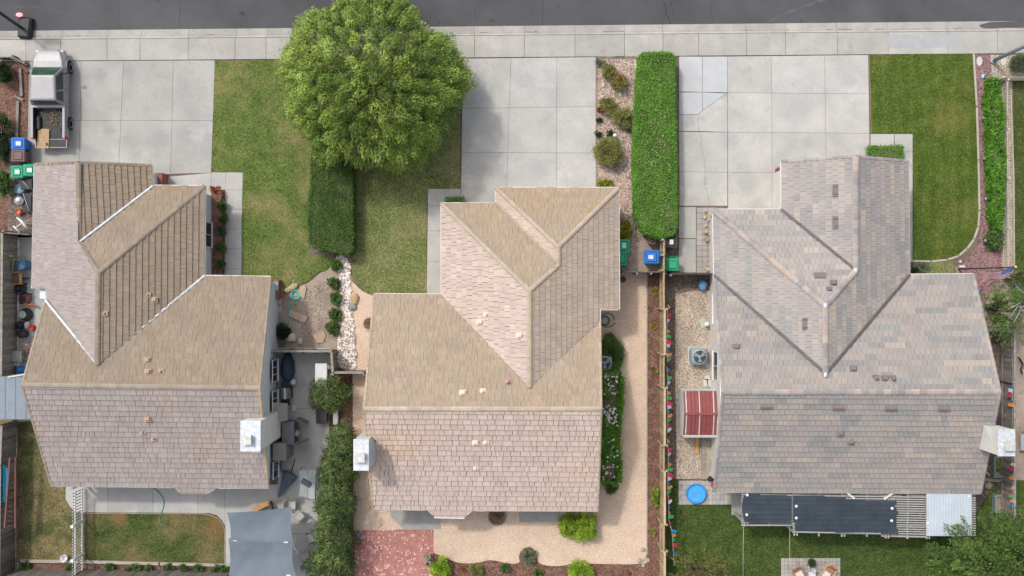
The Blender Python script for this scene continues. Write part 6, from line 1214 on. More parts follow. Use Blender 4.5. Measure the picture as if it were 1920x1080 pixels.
def bench_l():
    t = thing('wood_bench', P(500, 950), 'curved brown wooden bench above the shade sail', 'bench'); b = MB(); b.col = (1.1, .85, .6); pts = curve([(476, 958), (485, 951), (495, 946), (505, 942)], 4, False)
    for a, c in zip(pts, pts[1:]): beam(b, P(*a, .42), P(*c, .42), .3, .05, (1.1, .85, .6))
    b.build('seat', M['woodtan'], t); b = MB(); beam(b, P(506, 941, .35), P(511, 958, .35), .12, .4, (.6, .35, .28)); b.build('end_panel', M['wood'], t)
    for q in ((480, 956), (500, 945)): b = MB(); b.box((*P(*q, .2).xy, .21), (.08, .2, .4)); b.build('leg', M['wood'], t)
bench_l()
def sail(name, corners, label, sag=.25, n=18, seed=1):
    c = [P(x, y, z) for x, y, z in corners]; t = thing(name, Vector(((c[0].x + c[2].x) / 2, (c[0].y + c[2].y) / 2, 0)), label, 'shade sail', 'shade sails'); b = MB(); vs = []
    for j in range(n + 1):
        for i in range(n + 1):
            u, v = i / n, j / n; uu = u + (1 - 2 * u) * .035 * math.sin(PI * v) ; vv = v + (1 - 2 * v) * .035 * math.sin(PI * u)
            p = c[0].lerp(c[1], uu).lerp(c[3].lerp(c[2], uu), vv); p = p - Vector((0, 0, sag * math.sin(PI * u) * math.sin(PI * v) + .012 * math.sin(u * 23 + v * 9 + seed))); vs.append(p)
    fs = [(j * (n + 1) + i, (j + 1) * (n + 1) + i, (j + 1) * (n + 1) + i + 1, j * (n + 1) + i + 1) for j in range(n) for i in range(n)]
    b.add(vs, fs, smooth=True); b.build('canvas', M['cloth_s'], t)
    for q in (c[0], c[2]): b = MB(); b.box((q.x + (.35 if q is c[0] else -.45), q.y + (-.12 if q is c[0] else .2), q.z - .0), (.22, .07, .01), col=(1.3, 1.3, 1.3)); b.build('care_label', M['white'], t)
    return t
M['cloth_d'].node_tree.nodes['Principled BSDF'].inputs['Alpha'].default_value = .86
M['cloth_s'] = mk('grey_sail_canvas', (.20, .235, .28), (.165, .20, .245), scale=1.2, fine=.10, fs=50, bump=.1, bs=120, trans=.2)
sail('shade_sail', [(425, 961, 2.3), (547, 950, 2.6), (552, 1024, 2.5), (431, 1020, 2.3)], 'upper grey shade sail stretched over the rear patio'); sail('shade_sail', [(428, 1009, 2.42), (549, 1018, 2.55), (557, 1086, 2.5), (427, 1090, 2.3)], 'lower grey shade sail overlapping the upper one at the frame edge', seed=3)
for a, c, lb in (((551, 1022, 2.5), (562, 978, .1), 'thin cream tie line running up from the sail corner'), ((551, 1026, 2.5), (572, 1062, .1), 'thin cream tie line running down from the sail corner'), ((655, 925, 1.2), (646, 957, 1.6), 'thin white pole leaning in the junipers')): simple('tie_line', lb, 'rope', lambda b: b.tube([P(*a), P(*c)], .014, 5, col=(.7, .66, .58)))
# white picket fence of the left lawn
def white_fence():
    A, C = P(158, 913), P(158, 1096); t = thing('picket_fence', A.lerp(C, .5), 'white picket fence dividing the dry lawn from the green one', 'fence'); b = MB(); n = int((A.y - C.y) / .16); h = 1.38
    for i in range(n): b.box((A.x - .03, A.y - (i + .5) * (A.y - C.y) / n, .08 + h / 2), (.02, .058, h))
    b.build('pickets', M['white'], t)
    for z in (.3, 1.2): b = MB(); b.box((A.x + .01, (A.y + C.y) / 2, z), (.05, A.y - C.y, .09)); b.build('rail', M['white'], t)
    for y in (914, 984, 1046): b = MB(); q = P(152, y - 8); b.box((A.x + .02, P(0, y - 9).y, .8), (.11, .11, 1.6)); b.rbox((A.x + .02, P(0, y - 9).y, 1.6), (.16, .16, .07), .02); b.build('post', M['white'], t)
white_fence()
simple('flower_pot', 'white bucket standing on the dry lawn near the picket fence', 'bucket', lambda b: b.lathe((*P(121, 1046, .2).xy, .04), [(.17, 0), (.2, .3), (.18, .3), (.16, .05), (.01, .05)], 18, col=(.72, .7, .72)))
# ladder, boards, shed roof and clutter along the left fence
def ladder():
    t = thing('ladder', P(24, 920), 'red ladder lying along the top of the dark fence', 'ladder')
    a0, a1, c0, c1 = P(19, 858, 1.85), P(29, 858, 1.6), P(9, 990, 1.85), P(29, 990, 1.5)
    for a, c in ((a0, c0), (a1, c1)): b = MB(); beam(b, a, c, .08, .12, (.17, .075, .065)); b.build('side_rail', M['tint'], t)
    for k in range(15): b = MB(); q0, q1 = a0.lerp(c0, (k + .5) / 15), a1.lerp(c1, (k + .5) / 15); b.tube([q0, q1], .022, 6, col=(.20, .10, .085)); b.build('rung', M['tint'], t)
ladder()
for i, (x, w, cl, lb) in enumerate(((2, .22, (.03, .38, .62), 'bright blue plank outermost behind the red ladder'), (7.5, .12, (.05, .5, .7), 'narrow bright blue plank in the middle behind the red ladder'), (12.5, .13, (.04, .2, .38), 'darker blue plank nearest the red ladder'))): simple('blue_plank', lb, 'plank', lambda b: beam(b, P(x, 871 + i * 3, 1.5), P(x, 944 - i * 3, 1.5), w, .08, cl))
def shedroof():
    z = 2.1; t = thing('lean_to_shed', P(20, 745), 'lean-to shed with a flat blue-grey roof beside the left house', 'shed'); pts = [P(x, y, z) for x, y in ((-40, 706), (56, 706), (58, 786), (-40, 787))]; b = MB(); b.col = (.23, .27, .31); b.prism([(v.x, v.y) for v in pts], z - .08, z); r_ = b.build('roof', M['tint'], t)
    b = MB(); b.col = (.17, .2, .24)
    for k in range(5): x = P(-30 + k * 19.5, 0, z).x; b.prism([(x, pts[2].y + .02), (x + .03, pts[2].y + .02), (x + .03, pts[0].y - .02), (x, pts[0].y - .02)], z + .002, z + .014)
    b.build('seam', M['tint'], r_); b = MB(); b.col = (.4, .41, .42); i_ = inset([(v.x, v.y) for v in pts], .25); b.prism([(v.x, v.y) for v in i_], 0, z - .09); b.build('wall', M['tint'], t)
    b = MB(); beam(b, P(15, 707, z + .03), P(50, 701, z + .05), .08, .06, (.6, .6, .58)); b.build('roof_trim', M['tint'], t)
shedroof()
def barrel(px, py, r, h, mat, label, cat='barrel', open_=True, col=(1, 1, 1)):
    q = P(px, py, h); b = MB(); b.col = col; pr = [(r * .92, 0), (r, h * .3), (r * .98, h * .5), (r, h * .7), (r * .95, h)]
    pr += [(r * .88, h + .02), (r * .86, h - .02), (.01, h - .02)] if open_ else [(r * .9, h + .03), (.01, h + .03)]
    b.lathe((q.x, q.y, .01), pr, 22); return tag(b.build('barrel' if cat == 'barrel' else 'bucket', M[mat]), label, cat)
barrel(39, 497, .27, .9, 'blue', 'blue plastic drum beside the left fence', col=(1.6, .75, .42)); barrel(58, 615, .15, .35, 'redp', 'red bucket on the clutter strip near the roof valley', 'bucket'); barrel(36, 354, .28, .35, 'steel', 'round blue-grey tub below the green bins', 'tub', col=(.5, .7, .8)); barrel(34, 397, .16, .3, 'orange', 'orange pot at the end of the clutter below the silver bowl', 'bucket')
def kettle():
    q = P(33, 376, .8); t = thing('kettle_grill', (q.x, q.y, 0), 'round kettle grill with a shiny silver dome left of the roof', 'grill'); b = MB(); b.lathe((q.x, q.y, .5), [(.02, -.12), (.2, -.08), (.29, .05), (.3, .1)], 22); b.build('bowl', M['dark'], t); b = MB(); b.lathe((q.x, q.y, .6), [(.3, .01), (.27, .1), (.18, .2), (.02, .25)], 22); b.build('lid', M['chrome'], t)
    for k in range(3): a = 2 * PI * k / 3; b = MB(); b.tube([(q.x + .15 * math.cos(a), q.y + .15 * math.sin(a), .42), (q.x + .28 * math.cos(a), q.y + .28 * math.sin(a), .01)], .015, 6); b.build('leg', M['steel'], t)
kettle()
def clutter_frame(px, py, w, d, h, label, seed, cat='rack'):
    q = P(px, py, h); t = thing('metal_rack', (q.x, q.y, 0), label, cat); rr = random.Random(seed)
    for sx in (-1, 1):
        for sy in (-1, 1): b = MB(); b.tube([(q.x + sx * w, q.y + sy * d, 0), (q.x + sx * w, q.y + sy * d, h)], .018, 6); b.build('upright', M['steel'], t)
    for z in (.25, h): b = MB(); b.rbox((q.x, q.y, z - .03), (w * 2.1, d * 2.1, .03), .02, col=(.9, .8, .85)); b.build('shelf', M['dark'], t)
    b = MB(); b.tube([(q.x - w, q.y + d, h + .02), (q.x + w * .7, q.y - d * .9, h + .1)], .02, 6, col=(1.2, 1.2, 1.2)); b.build('tool_handle', M['steel'], t)
clutter_frame(49, 345, .3, .28, .7, 'black metal rack of tools below the inner green bin', 1); clutter_frame(51, 380, .22, .5, .6, 'black low cart with a pale handle beside the kettle grill', 2, 'cart')
simple('toy_glider', 'white metal frame shaped like an aeroplane on the side path', 'frame', lambda b: (b.tube([P(31, 408, .6), P(37, 412, .68), P(43, 418, .7), P(47, 424, .66), P(51, 429, .6)], [.03, .07, .08, .07, .03], 8, col=(.66, .68, .64)), b.tube([P(42, 418, .65), P(30, 427, .5)], .035, 8, col=(.62, .64, .6)), b.tube([P(25, 424, .45), P(36, 434, .45)], .05, 8, col=(.66, .68, .64)), b.tube([P(43, 418, .6), P(62, 410, .3)], .02, 6, col=(.5, .52, .5)), b.tube([P(43, 418, .6), P(62, 420, .3)], .02, 6, col=(.5, .52, .5))))
def wheelbarrow():
    t = thing('wheelbarrow', P(28, 522), 'brown wooden handcart with pale handles beside the blue drum', 'cart'); q = P(27, 522, .6); b = MB(); b.col = (.7, .45, .38); b.rbox((q.x, q.y, .35), (.5, .55, .25), .03, taper=.8); b.build('tray', M['wood'], t); b = MB(); b.col = (1.3, 1.0, .6); b.box((q.x + .32, q.y, .55), (.1, .5, .12)); b.build('front_board', M['woodtan'], t)
    for s in (-1, 1): b = MB(); b.tube([(q.x + .4, q.y + s * .3, .5), (q.x - .55, q.y + s * .33, .62)], .022, 6, col=(1.3, 1.2, 1.0)); b.build('handle', M['woodtan'], t)
    b = MB(); b.torus((q.x + .42, q.y, .17), .15, .035, 20, 6, 'Y'); b.build('wheel', M['rubber'], t)
wheelbarrow()
def mower(px, py, label, body, seed=1):
    q = P(px, py, .5); t = thing('lawn_mower', (q.x, q.y, 0), label, 'mower'); b = MB(); b.rbox((q.x, q.y, .12), (.62, .42, .2), .06); b.build('deck', M[body], t); b = MB(); b.rbox((q.x - .05, q.y, .32), (.26, .26, .14), .04); b.lathe((q.x - .05, q.y, .46), [(.09, 0), (.08, .04), (.01, .05)], 12, col=(12, .8, .8)); b.build('engine', M['dark'], t)
    for sx in (-1, 1):
        for sy in (-1, 1): b = MB(); b.torus((q.x + sx * .26, q.y + sy * .25, .11), .08, .03, 16, 6, 'Y'); b.build('wheel', M['rubber'], t)
    b = MB(); b.tube([(q.x + .3, q.y - .18, .2), (q.x + .75, q.y - .18, .85), (q.x + .75, q.y + .18, .85), (q.x + .3, q.y + .18, .2)], .014, 6); b.build('handlebar', M['steel'], t)
mower(33, 541, 'black mower with red trim beside the handcart', 'dark'); mower(42, 560, 'dark red mower just below the black one', 'maroon')
hose('garden_tool', [(47, 571), (55, 572), (60, 570), (66, 574)], .05, 'orange', 'orange red garden tool lying below the red mower', 'tool', z=.3)
simple('car_wheel', 'spare car wheel with a white rim in the clutter strip', 'wheel', lambda b: (b.lathe((*P(46, 590, .3).xy, 0), [(.34, .02), (.36, .12), (.33, .24), (.22, .25)], 26, col=(.03, .03, .03)), b.lathe((*P(41, 590, .3).xy, .27), [(.22, 0), (.21, .04), (.12, .03), (.01, .0)], 22, col=(.5, .52, .5))))
lumpy('refuse_bag', 36, 610, 8, 7, .5, 'dark', 'upper black refuse bag in the clutter strip', 'bag', 4, 2, .14); lumpy('refuse_bag', 42, 626, 11, 8, .5, 'dark', 'lower, bigger black refuse bag in the clutter strip', 'bag', 5, 2, .14); lumpy('cloth_sack', 50, 610, 5, 7, .4, 'cream', 'pale lilac sack between the black bags and the red bucket', 'bag', 6, 2, .14, col=(.95, .95, 1.2))
def bicycle(px, py, rz, label):
    t = thing('bicycle', (0, 0, 0), label, 'bicycle')
    for s in (-1, 1): b = MB(); b.torus((s * .45, 0, .3), .27, .02, 24, 6, 'Y'); w = b.build('wheel', M['rubber'], t); b = MB(); b.torus((s * .45, 0, .3), .25, .008, 24, 5, 'Y', (1, 1, 1)); [b.tube([(s * .45, 0, .3), (s * .45 + .25 * math.cos(a), 0, .3 + .25 * math.sin(a))], .004, 4) for a in [PI * k / 5 for k in range(10)]]; b.build('rim', M['chrome'], w)
    b = MB(); b.tube([(-.45, 0, .3), (-.15, 0, .68), (.3, 0, .7), (.45, 0, .3)], .018, 6); b.tube([(-.45, 0, .3), (-.02, 0, .3), (.3, 0, .66)], .018, 6); b.tube([(-.02, 0, .3), (-.17, 0, .78)], .018, 6); b.build('frame', M['redp'], t)
    b = MB(); b.tube([(.3, -.26, .86), (.3, 0, .82), (.3, .26, .86)], .014, 6); b.build('handlebar', M['chrome'], t); b = MB(); b.rbox((-.17, 0, .78), (.22, .12, .05), .03); b.build('saddle', M['dark'], t)
    q = P(px, py, .4); t.location = (q.x, q.y, 0); t.rotation_euler = (0, 0, rz)
bicycle(53, 655, 1.25, 'small red bicycle beside the grey boxes, half under the roof edge')
simple('storage_box', 'grey lidded box with a yellow stripe against the left fence', 'box', lambda b: (b.rbox((*P(31, 668, .6).xy, 0), (.48, .56, .55), .03, col=(.3, .3, .31)), b.rbox((*P(31, 668, .6).xy, .55), (.52, .6, .05), .03, col=(.36, .36, .36)), b.box((*P(39, 667, .6).xy, .606), (.04, .34, .012), col=(.6, .6, .1))))
simple('plastic_crate', 'small grey crate just below the grey lidded box', 'box', lambda b: b.rbox((*P(29, 682, .5).xy, 0), (.32, .28, .45), .02, col=(.36, .37, .38)))
lumpy('tarp_bundle', 38, 694, 9, 8, .6, 'blue', 'bright blue tarpaulin bundle above the lean-to roof', 'tarp', 7, 2, .1)
simple('broom', 'yellow headed broom leaning above the blue drum', 'broom', lambda b: (b.tube([P(22, 480, 1.1), P(48, 482, .1)], .016, 6, col=(.35, .3, .25)), b.rbox((*P(20, 480, 1.1).xy, 1.05), (.22, .1, .1), .02, col=(.55, .38, .05))))
simple('green_tool_frame', 'pale green frame standing between the broom and the blue drum', 'frame', lambda b: b.tube([P(24, 506, .9), P(25, 486, .95), P(42, 486, .5)], .025, 6, col=(.3, .36, .27)))
# ---------------------------------------------------------------- basketball hoop base at the kerb
def hoop():
    q = P(46, 54, .3); t = thing('basketball_hoop', (q.x, q.y, 0), 'portable basketball hoop with a black base and pole on the kerb', 'basketball hoop'); b = MB(); b.rbox((q.x - .05, q.y + .1, -.1), (.7, 1.15, .38), .1, rz=-.1, taper=1.05); b.build('base', M['dark'], t)
    a = Vector((q.x - .1, q.y - .0, .2)); top = Vector((a.x - .15, a.y + .35, 3.4))
    for o in (-.07, .07): b = MB(); b.tube([a + Vector((o, 0, 0)), top + Vector((o, 0, 0))], .04, 8); b.build('pole', M['dark'], t)
    b = MB(); b.box((top.x, top.y + .7, 3.3), (1.1, .05, .8)); b.build('backboard', M['white'], t); b = MB(); b.torus((top.x, top.y + 1.0, 3.0), .23, .015, 20, 6); b.build('rim', M['orange'], t)
    d = P(35, 27, .45); b = MB(); b.lathe((d.x, d.y, .35), [(.24, 0), (.24, .03)], 24, col=(.55, .04, .06), sy=.62, smooth=False); dd = b.build('weight_plate', M['tint'], t); b = MB(); b.lathe((d.x, d.y, .383), [(.17, 0), (.17, .01)], 24, col=(.75, .7, .7), sy=.62, smooth=False); b.build('plate_face', M['tint'], dd)
    b = MB(); b.col = (.35, .3, .32); b.box((d.x - .06, d.y, .397), (.05, .1, .006)); b.box((d.x + .04, d.y, .397), (.08, .09, .006)); b.build('plate_print', M['tint'], dd)
hoop()
# ---------------------------------------------------------------- street lamp, sign post, flag, path lights
def lamp():
    q = P(1861, 115); t = thing('street_lamp', (q.x, q.y, 0), 'blue-grey street lamp pole rising from the pale gravel at the right', 'street lamp'); b = MB(); b.tube([(q.x, q.y, 0), (q.x, q.y, 3.5), (q.x, q.y, 7.5)], [.11, .09, .06], 14, col=(.75, .85, .95)); b.build('pole', M['steel'], t); b = MB(); b.lathe((q.x, q.y, 0), [(.17, 0), (.17, .15), (.12, .2)], 14); b.build('base_flange', M['steel'], t)
    b = MB(); b.tube([(q.x, q.y, 7.4), (q.x + .1, q.y + .8, 7.9), (q.x + .1, q.y + 2.0, 8.0)], .045, 8); b.build('arm', M['steel'], t); b = MB(); b.rbox((q.x + .1, q.y + 2.3, 7.92), (.3, .7, .14), .06); b.build('lamp_head', M['steel'], t)
lamp()
def signpost():
    q = P(1843, 144); t = thing('lamp_post', (q.x, q.y, 0), 'short grey post with a round foot leaning out of the red gravel', 'post'); b = MB(); b.tube([(q.x, q.y, 0), (q.x + .02, q.y, 1.45)], [.035, .028], 10, col=(1.2, 1.25, 1.3)); b.build('post', M['steel'], t); b = MB(); b.lathe((q.x, q.y, 0), [(.13, 0), (.12, .1), (.05, .16)], 16, col=(1.3, 1.5, 1.6)); b.build('foot', M['steel'], t)
signpost()
def pathlight(x, y, label, lean=0):
    q = P(x, y, .35); t = thing('path_light', (q.x, q.y, 0), label, 'garden light', 'path lights in the red gravel'); b = MB(); b.tube([(q.x, q.y, 0), (q.x, q.y, .3)], .018, 6); b.build('stake', M['dark'], t); b = MB(); b.lathe((q.x, q.y, .28), [(.02, .1), (.06, .06), (.10, .01), (.09, 0), (.01, 0)][::-1], 16, col=(.8, .9, 1.0)); b.build('shade', M['steel'], t)
for i, (x, y) in enumerate(((1846, 221), (1847, 297), (1850, 373), (1849, 451))): pathlight(x, y, ['garden light nearest the pavement in the red gravel', 'garden light second from the pavement in the red gravel', 'garden light third from the pavement in the red gravel', 'garden light furthest from the pavement in the red gravel'][i])
def flag():
    q = P(1797, 505); t = thing('flagpole', (q.x, q.y, 0), 'tall dark flagpole at the corner of the grey tiled roof', 'flagpole'); b = MB(); b.tube([(q.x, q.y, 0), (q.x, q.y, 6.45)], [.04, .026], 10); b.build('pole', M['dark'], t); b = MB(); b.blob((q.x, q.y, 6.5), (.06, .06, .06), 1, 1, .0, col=(.7, .55, .2)); b.build('finial', M['tint'], t)
    f = MB(); n, m = 26, 13; w, h = 1.55, .95; O = Vector((q.x - .02, q.y - .03, 6.38)); vs = []
    for j in range(m + 1):
        for i in range(n + 1):
            u, v = i / n, j / m; x = -u * w * .86 ; vs.append(O + Vector((x + v * .12, -u * .26 - v * .46 + .05 * math.sin(u * 9 + v * 2), -v * h * .75 - u * .2 + .07 * math.sin(u * 9))))
    def cell(lo_i, hi_i, lo_j, hi_j, c, nm, mat='tint', par=None):
        fs_ = [(j * (n + 1) + i, (j + 1) * (n + 1) + i, (j + 1) * (n + 1) + i + 1, j * (n + 1) + i + 1) for j in range(lo_j, hi_j) for i in range(lo_i, hi_i)]; us = sorted({q for f_ in fs_ for q in f_}); mp = {q: k for k, q in enumerate(us)}; b = MB(); b.add([vs[q] for q in us], [tuple(mp[q] for q in f_) for f_ in fs_], smooth=True, col=c); return b.build(nm, M[mat], par)
    fl_ = thing('flag', O, 'red, white and blue striped flag with stars hanging from the flagpole top', 'flag')
    for j in range(13): cell(10 if j < 7 else 0, n, j, j + 1, (.60, .015, .06) if j % 2 == 0 else (.8, .8, .82), 'stripe', par=fl_)
    ct = cell(0, 10, 0, 7, (.05, .13, .42), 'canton', par=fl_); b = MB(); b.col = (.85, .85, .88)
    for r_ in range(9):
        for c_ in range(6 if r_ % 2 == 0 else 5):
            u = (c_ + (.5 if r_ % 2 == 0 else 1.0)) / 6 * 10; v = (r_ + .5) / 9 * 7; i, j = int(u), int(v); p_ = vs[j * (n + 1) + i].lerp(vs[j * (n + 1) + i + 1], u - i).lerp(vs[(j + 1) * (n + 1) + i].lerp(vs[(j + 1) * (n + 1) + i + 1], u - i), v - j)
            du = (vs[j * (n + 1) + i + 1] - vs[j * (n + 1) + i]).normalized(); dv = (vs[(j + 1) * (n + 1) + i] - vs[j * (n + 1) + i]).normalized(); nn = du.cross(dv); nn = nn if nn.z > 0 else -nn
            pts = [p_ + nn * .004 + (du * math.cos(a) + dv * math.sin(a)) * (.028 if k % 2 == 0 else .012) for k, a in enumerate([2 * PI * k / 10 - PI / 2 for k in range(10)])]; b.add(pts, [tuple(range(10))])
    b.build('stars', M['white'], ct)
flag()
simple('garden_ornament', 'small white ornament left of the flagpole foot', 'ornament', lambda b: (b.rbox((*P(1804, 500, .1).xy, 0), (.32, .14, .16), .03, col=(.6, .56, .5)), b.lathe((*P(1802, 491, .2).xy, 0), [(.06, 0), (.09, .1), (.03, .2)], 12, col=(.6, .6, .6))))
simple('globe_lamp', 'white globe lamp above the biggest round shrub in the gravel bed', 'lamp', lambda b: (b.tube([P(1153, 254, 0), P(1153, 254, .3)], .02, 6, col=(.3, .3, .3)), b.blob(tuple(P(1153, 254, .4)), (.11, .11, .11), 1, 2, 0, col=(.75, .72, .74), smooth=True)))
# ---------------------------------------------------------------- bunting
FC = {'b': (.03, .28, .62), 'o': (.80, .33, .08), 'g': (.06, .48, .14), 'r': (.66, .04, .08), 'w': (.68, .6, .68)}
def bunting(name, pts, seq, label, z=1.85, lean=(.14, -.02), size=.3, dz=.22):
    L_ = [P(x, y, z) for x, y in curve(pts, 8, False)]; t = thing('bunting', L_[len(L_) // 2] * 1.0, label, 'bunting'); t.location.z = 0; b = MB(); b.tube(L_, .006, 4, col=(.5, .5, .5)); b.build('string', M['tint'], t)
    cum = [0]; 
    for a, c in zip(L_, L_[1:]): cum.append(cum[-1] + (c - a).length)
    def at(s):
        s = min(max(s, 0), cum[-1] - 1e-4); k = max(i for i in range(len(cum) - 1) if cum[i] <= s); return L_[k].lerp(L_[k + 1], (s - cum[k]) / (cum[k + 1] - cum[k] + 1e-9))
    rr = random.Random(3); n = len(seq)
    for i, ch in enumerate(seq):
        if ch == ' ': continue
        s0 = cum[-1] * (i + .08) / n; s1 = cum[-1] * (i + .92) / n; a, c = at(s0), at(s1); k = rr.uniform(.5, 1.3) * size; d = Vector((lean[0] * 3.0 * k + rr.uniform(-.08, .12), lean[1] + rr.uniform(-.14, .1), -dz * rr.uniform(.5, 1.2))); b = MB(); b.col = FC[ch]; m_ = (a + c) / 2
        q = [a, c, c.lerp(a, .12) + d, (m_ + d) + Vector((rr.uniform(0, .06), 0, -.04)), a.lerp(c, .12) + d]; b.add(q, [(0, 1, 2, 3, 4)]); b.build('pennant', M['flagm'], t)
M['flagm'] = mk('pennant_cloth', (1, 1, 1), (.92, .92, .92), scale=9, bump=.1, col=True, trans=.3, rough=.8)
bunting('b', [(1253, 570), (1251, 600), (1250, 640), (1252, 680)], 'ogrwbogrwbog', 'upper string of coloured pennants on the side fence', size=.34)
bunting('b', [(1250, 688), (1252, 712), (1251, 740), (1252, 780), (1252, 812)], 'bogwbogrwbogrw', 'second string of coloured pennants on the side fence, beside the red roofed shed', size=.38)
bunting('b', [(1251, 822), (1253, 850), (1252, 900), (1252, 925), (1254, 950), (1254, 975), (1260, 1000), (1262, 1030), (1264, 1062)], 'ogrwbogrwbogrwbogrwbogrwbog', 'lowest string of pennants curving from the fence onto the lawn', size=.38)
bunting('b', [(1900, 720), (1898, 745), (1901, 760), (1904, 780), (1906, 800)], 'bwrgobwrg', 'pennants on the grey fence above the white chimney', lean=(-.12, 0), size=.38)
bunting('b', [(1907, 860), (1902, 880), (1902, 895), (1903, 910), (1899, 925), (1901, 940), (1898, 952)], 'bwrgobwrgob', 'pennants on the grey fence below the white chimney', lean=(-.12, 0), size=.38)
# ---------------------------------------------------------------- red roofed shed, pool and side yard of the right house
def shed():
    t = thing('garden_shed', P(1305, 770), 'small white garden shed with a dark red ribbed roof', 'shed'); ze, zr = 1.75, 2.15
    e0, e1, r0, r1, f0, f1 = P(1281, 733, ze), P(1343, 733, ze), P(1283, 776, zr), P(1345, 776, zr), P(1281, 816, ze), P(1343, 816, ze)
    b = MB(); x0, x1 = P(1272, 0).x + .0, P(1334, 0).x; ya, yb = P(0, 728).y, P(0, 812).y; b.prism([(x0, yb), (x1, yb), (x1, ya), (x0, ya)], 0, ze - .06); ym = (ya + yb) / 2; b.loft([[Vector((x, yb, ze - .06)), Vector((x, ya, ze - .06)), Vector((x, ym, zr - .08))] for x in (x0, x1)]); b.build('wall', M['siding'], t)
    rf = MB()
    for q in ([e0, r0, r1, e1], [r0, f0, f1, r1]): rf.add(q + [v - Vector((0, 0, .04)) for v in q], [(0, 1, 2, 3), (7, 6, 5, 4), (0, 4, 5, 1), (1, 5, 6, 2), (2, 6, 7, 3), (3, 7, 4, 0)])
    ro = rf.build('roof', M['maroon'], t); rb = MB()
    for k in range(1, 9):
        if k in (1,): continue
        u = k / 9
        for a, c in ((e0.lerp(e1, u), r0.lerp(r1, u)), (r0.lerp(r1, u), f0.lerp(f1, u))): beam(rb, a + Vector((0, 0, .012)), c + Vector((0, 0, .012)), .03, .03, (.75, .75, .75))
    rb.build('rib', M['maroon'], ro)
    for u in (.07, .47, .9):
        tr = MB(); tr.col = (1, 1, 1)
        for a, c in ((e0.lerp(e1, u), r0.lerp(r1, u) + (e0 - r0) * .05), (r0.lerp(r1, u) + (f0 - r0) * .06, f0.lerp(f1, u))): beam(tr, a + Vector((0, 0, .02)), c + Vector((0, 0, .02)), .05, .035)
        tr.build('roof_strip', M['cream'], ro)
    b = MB(); beam(b, f0 + Vector((0, -.02, 0)), f1 + Vector((0, -.02, 0)), .05, .05); b.build('roof_edge', M['cream'], ro); b = MB(); beam(b, r0 + Vector((0, 0, .02)), r1 + Vector((0, 0, .02)), .12, .04); b.build('ridge_cap', M['maroon'], ro)
M['siding'] = mk('white_siding', (.62, .66, .68), (.54, .58, .61), scale=4, bump=.1)
shed()
def pool():
    q = P(1305, 925, .2); b = MB(); b.lathe((q.x, q.y, .03), [(.50, 0), (.55, .22), (.56, .24), (.53, .26), (.50, .24), (.44, .06), (.01, .05)], 44); o = b.build('paddling_pool', M['pool']); tag(o, 'round bright blue paddling pool on the grey pavers', 'pool')
    b = MB(); b.lathe((q.x, q.y, .13), [(.47, 0), (.01, .001)], 40, caps=(False, True)); w = b.build('water', mk('pool_water', (.09, .40, .78), (.045, .31, .68), scale=9, detail=3, rough=.08, bump=.5, bs=9, spec=.6), o)
pool()
simple('wood_deck', 'narrow grey boardwalk along the white wall below the red shed', 'deck', lambda b: [b.box((P(1316 + 1.0 + k * 4.1, 0).x, (P(0, 818).y + P(0, 898).y) / 2, .1), (.115, P(0, 818).y - P(0, 898).y, .14), col=((1.25, 1.2, 1.15) if k < 2 else (1.45, 1.35, 1.15))) for k in range(7)], 'wood')
simple('orange_board', 'orange brown plank lying on the gravel below the red shed', 'plank', lambda b: beam(b, P(1308, 820, .08), P(1306.5, 850, .08), .2, .08, (1.15, .85, .5)), 'woodtan')
for i, (x, y, s_, lb) in enumerate(((1323, 718, .26, 'white paver left one of the two loose ones above the shed'), (1330, 718, .24, 'white paver right one of the two loose ones above the shed'), (1326, 708, .3, 'crooked white paver nearest the air conditioner'))): simple('loose_paver', lb, 'paver', lambda b: b.box((*P(x, y, .05).xy, .05), (s_, .42 if i < 2 else .25, .08), .08 * i, col=(1.4, 1.4, 1.4)), 'paver')
lumpy('blue_bin_lid', 1318, 535, 9, 9, .5, 'darkblue', 'crumpled blue plastic bag on the dark gravel behind the low fence', 'bag', 8, 2, .15, col=(2.0, 2.2, 2.2))
def hosereel():
    q = P(1326, 608, .5); t = thing('garden_tap', (q.x, q.y, 0), 'white garden tap with pipes on a small concrete block by the white wall', 'tap'); b = MB(); b.blob((q.x, q.y, .4), (.13, .13, .12), 1, 2, 0, col=(.75, .75, .76), smooth=True); b.build('tap_head', M['tint'], t); b = MB(); b.tube([(q.x, q.y, 0), (q.x, q.y, .4)], .03, 8, col=(.5, .5, .5)); b.tube([(q.x, q.y, .25), (q.x + .4, q.y - .1, .35)], .025, 8, col=(.6, .6, .62)); b.build('pipe', M['tint'], t)
    b = MB(); b.box((q.x - .15, q.y + .05, .04), (.35, .5, .08), .3, col=(1.1, 1.1, 1.05)); b.build('base_block', M['concrete'], t)
hosereel()
lumpy('black_bag', 1333, 898, 6, 5, .35, 'dark', 'small black bag at the end of the boardwalk', 'bag', 9, 1, .15); barrel(1338, 911, .14, .25, 'orange', 'orange pot half under the white wall corner', 'bucket')
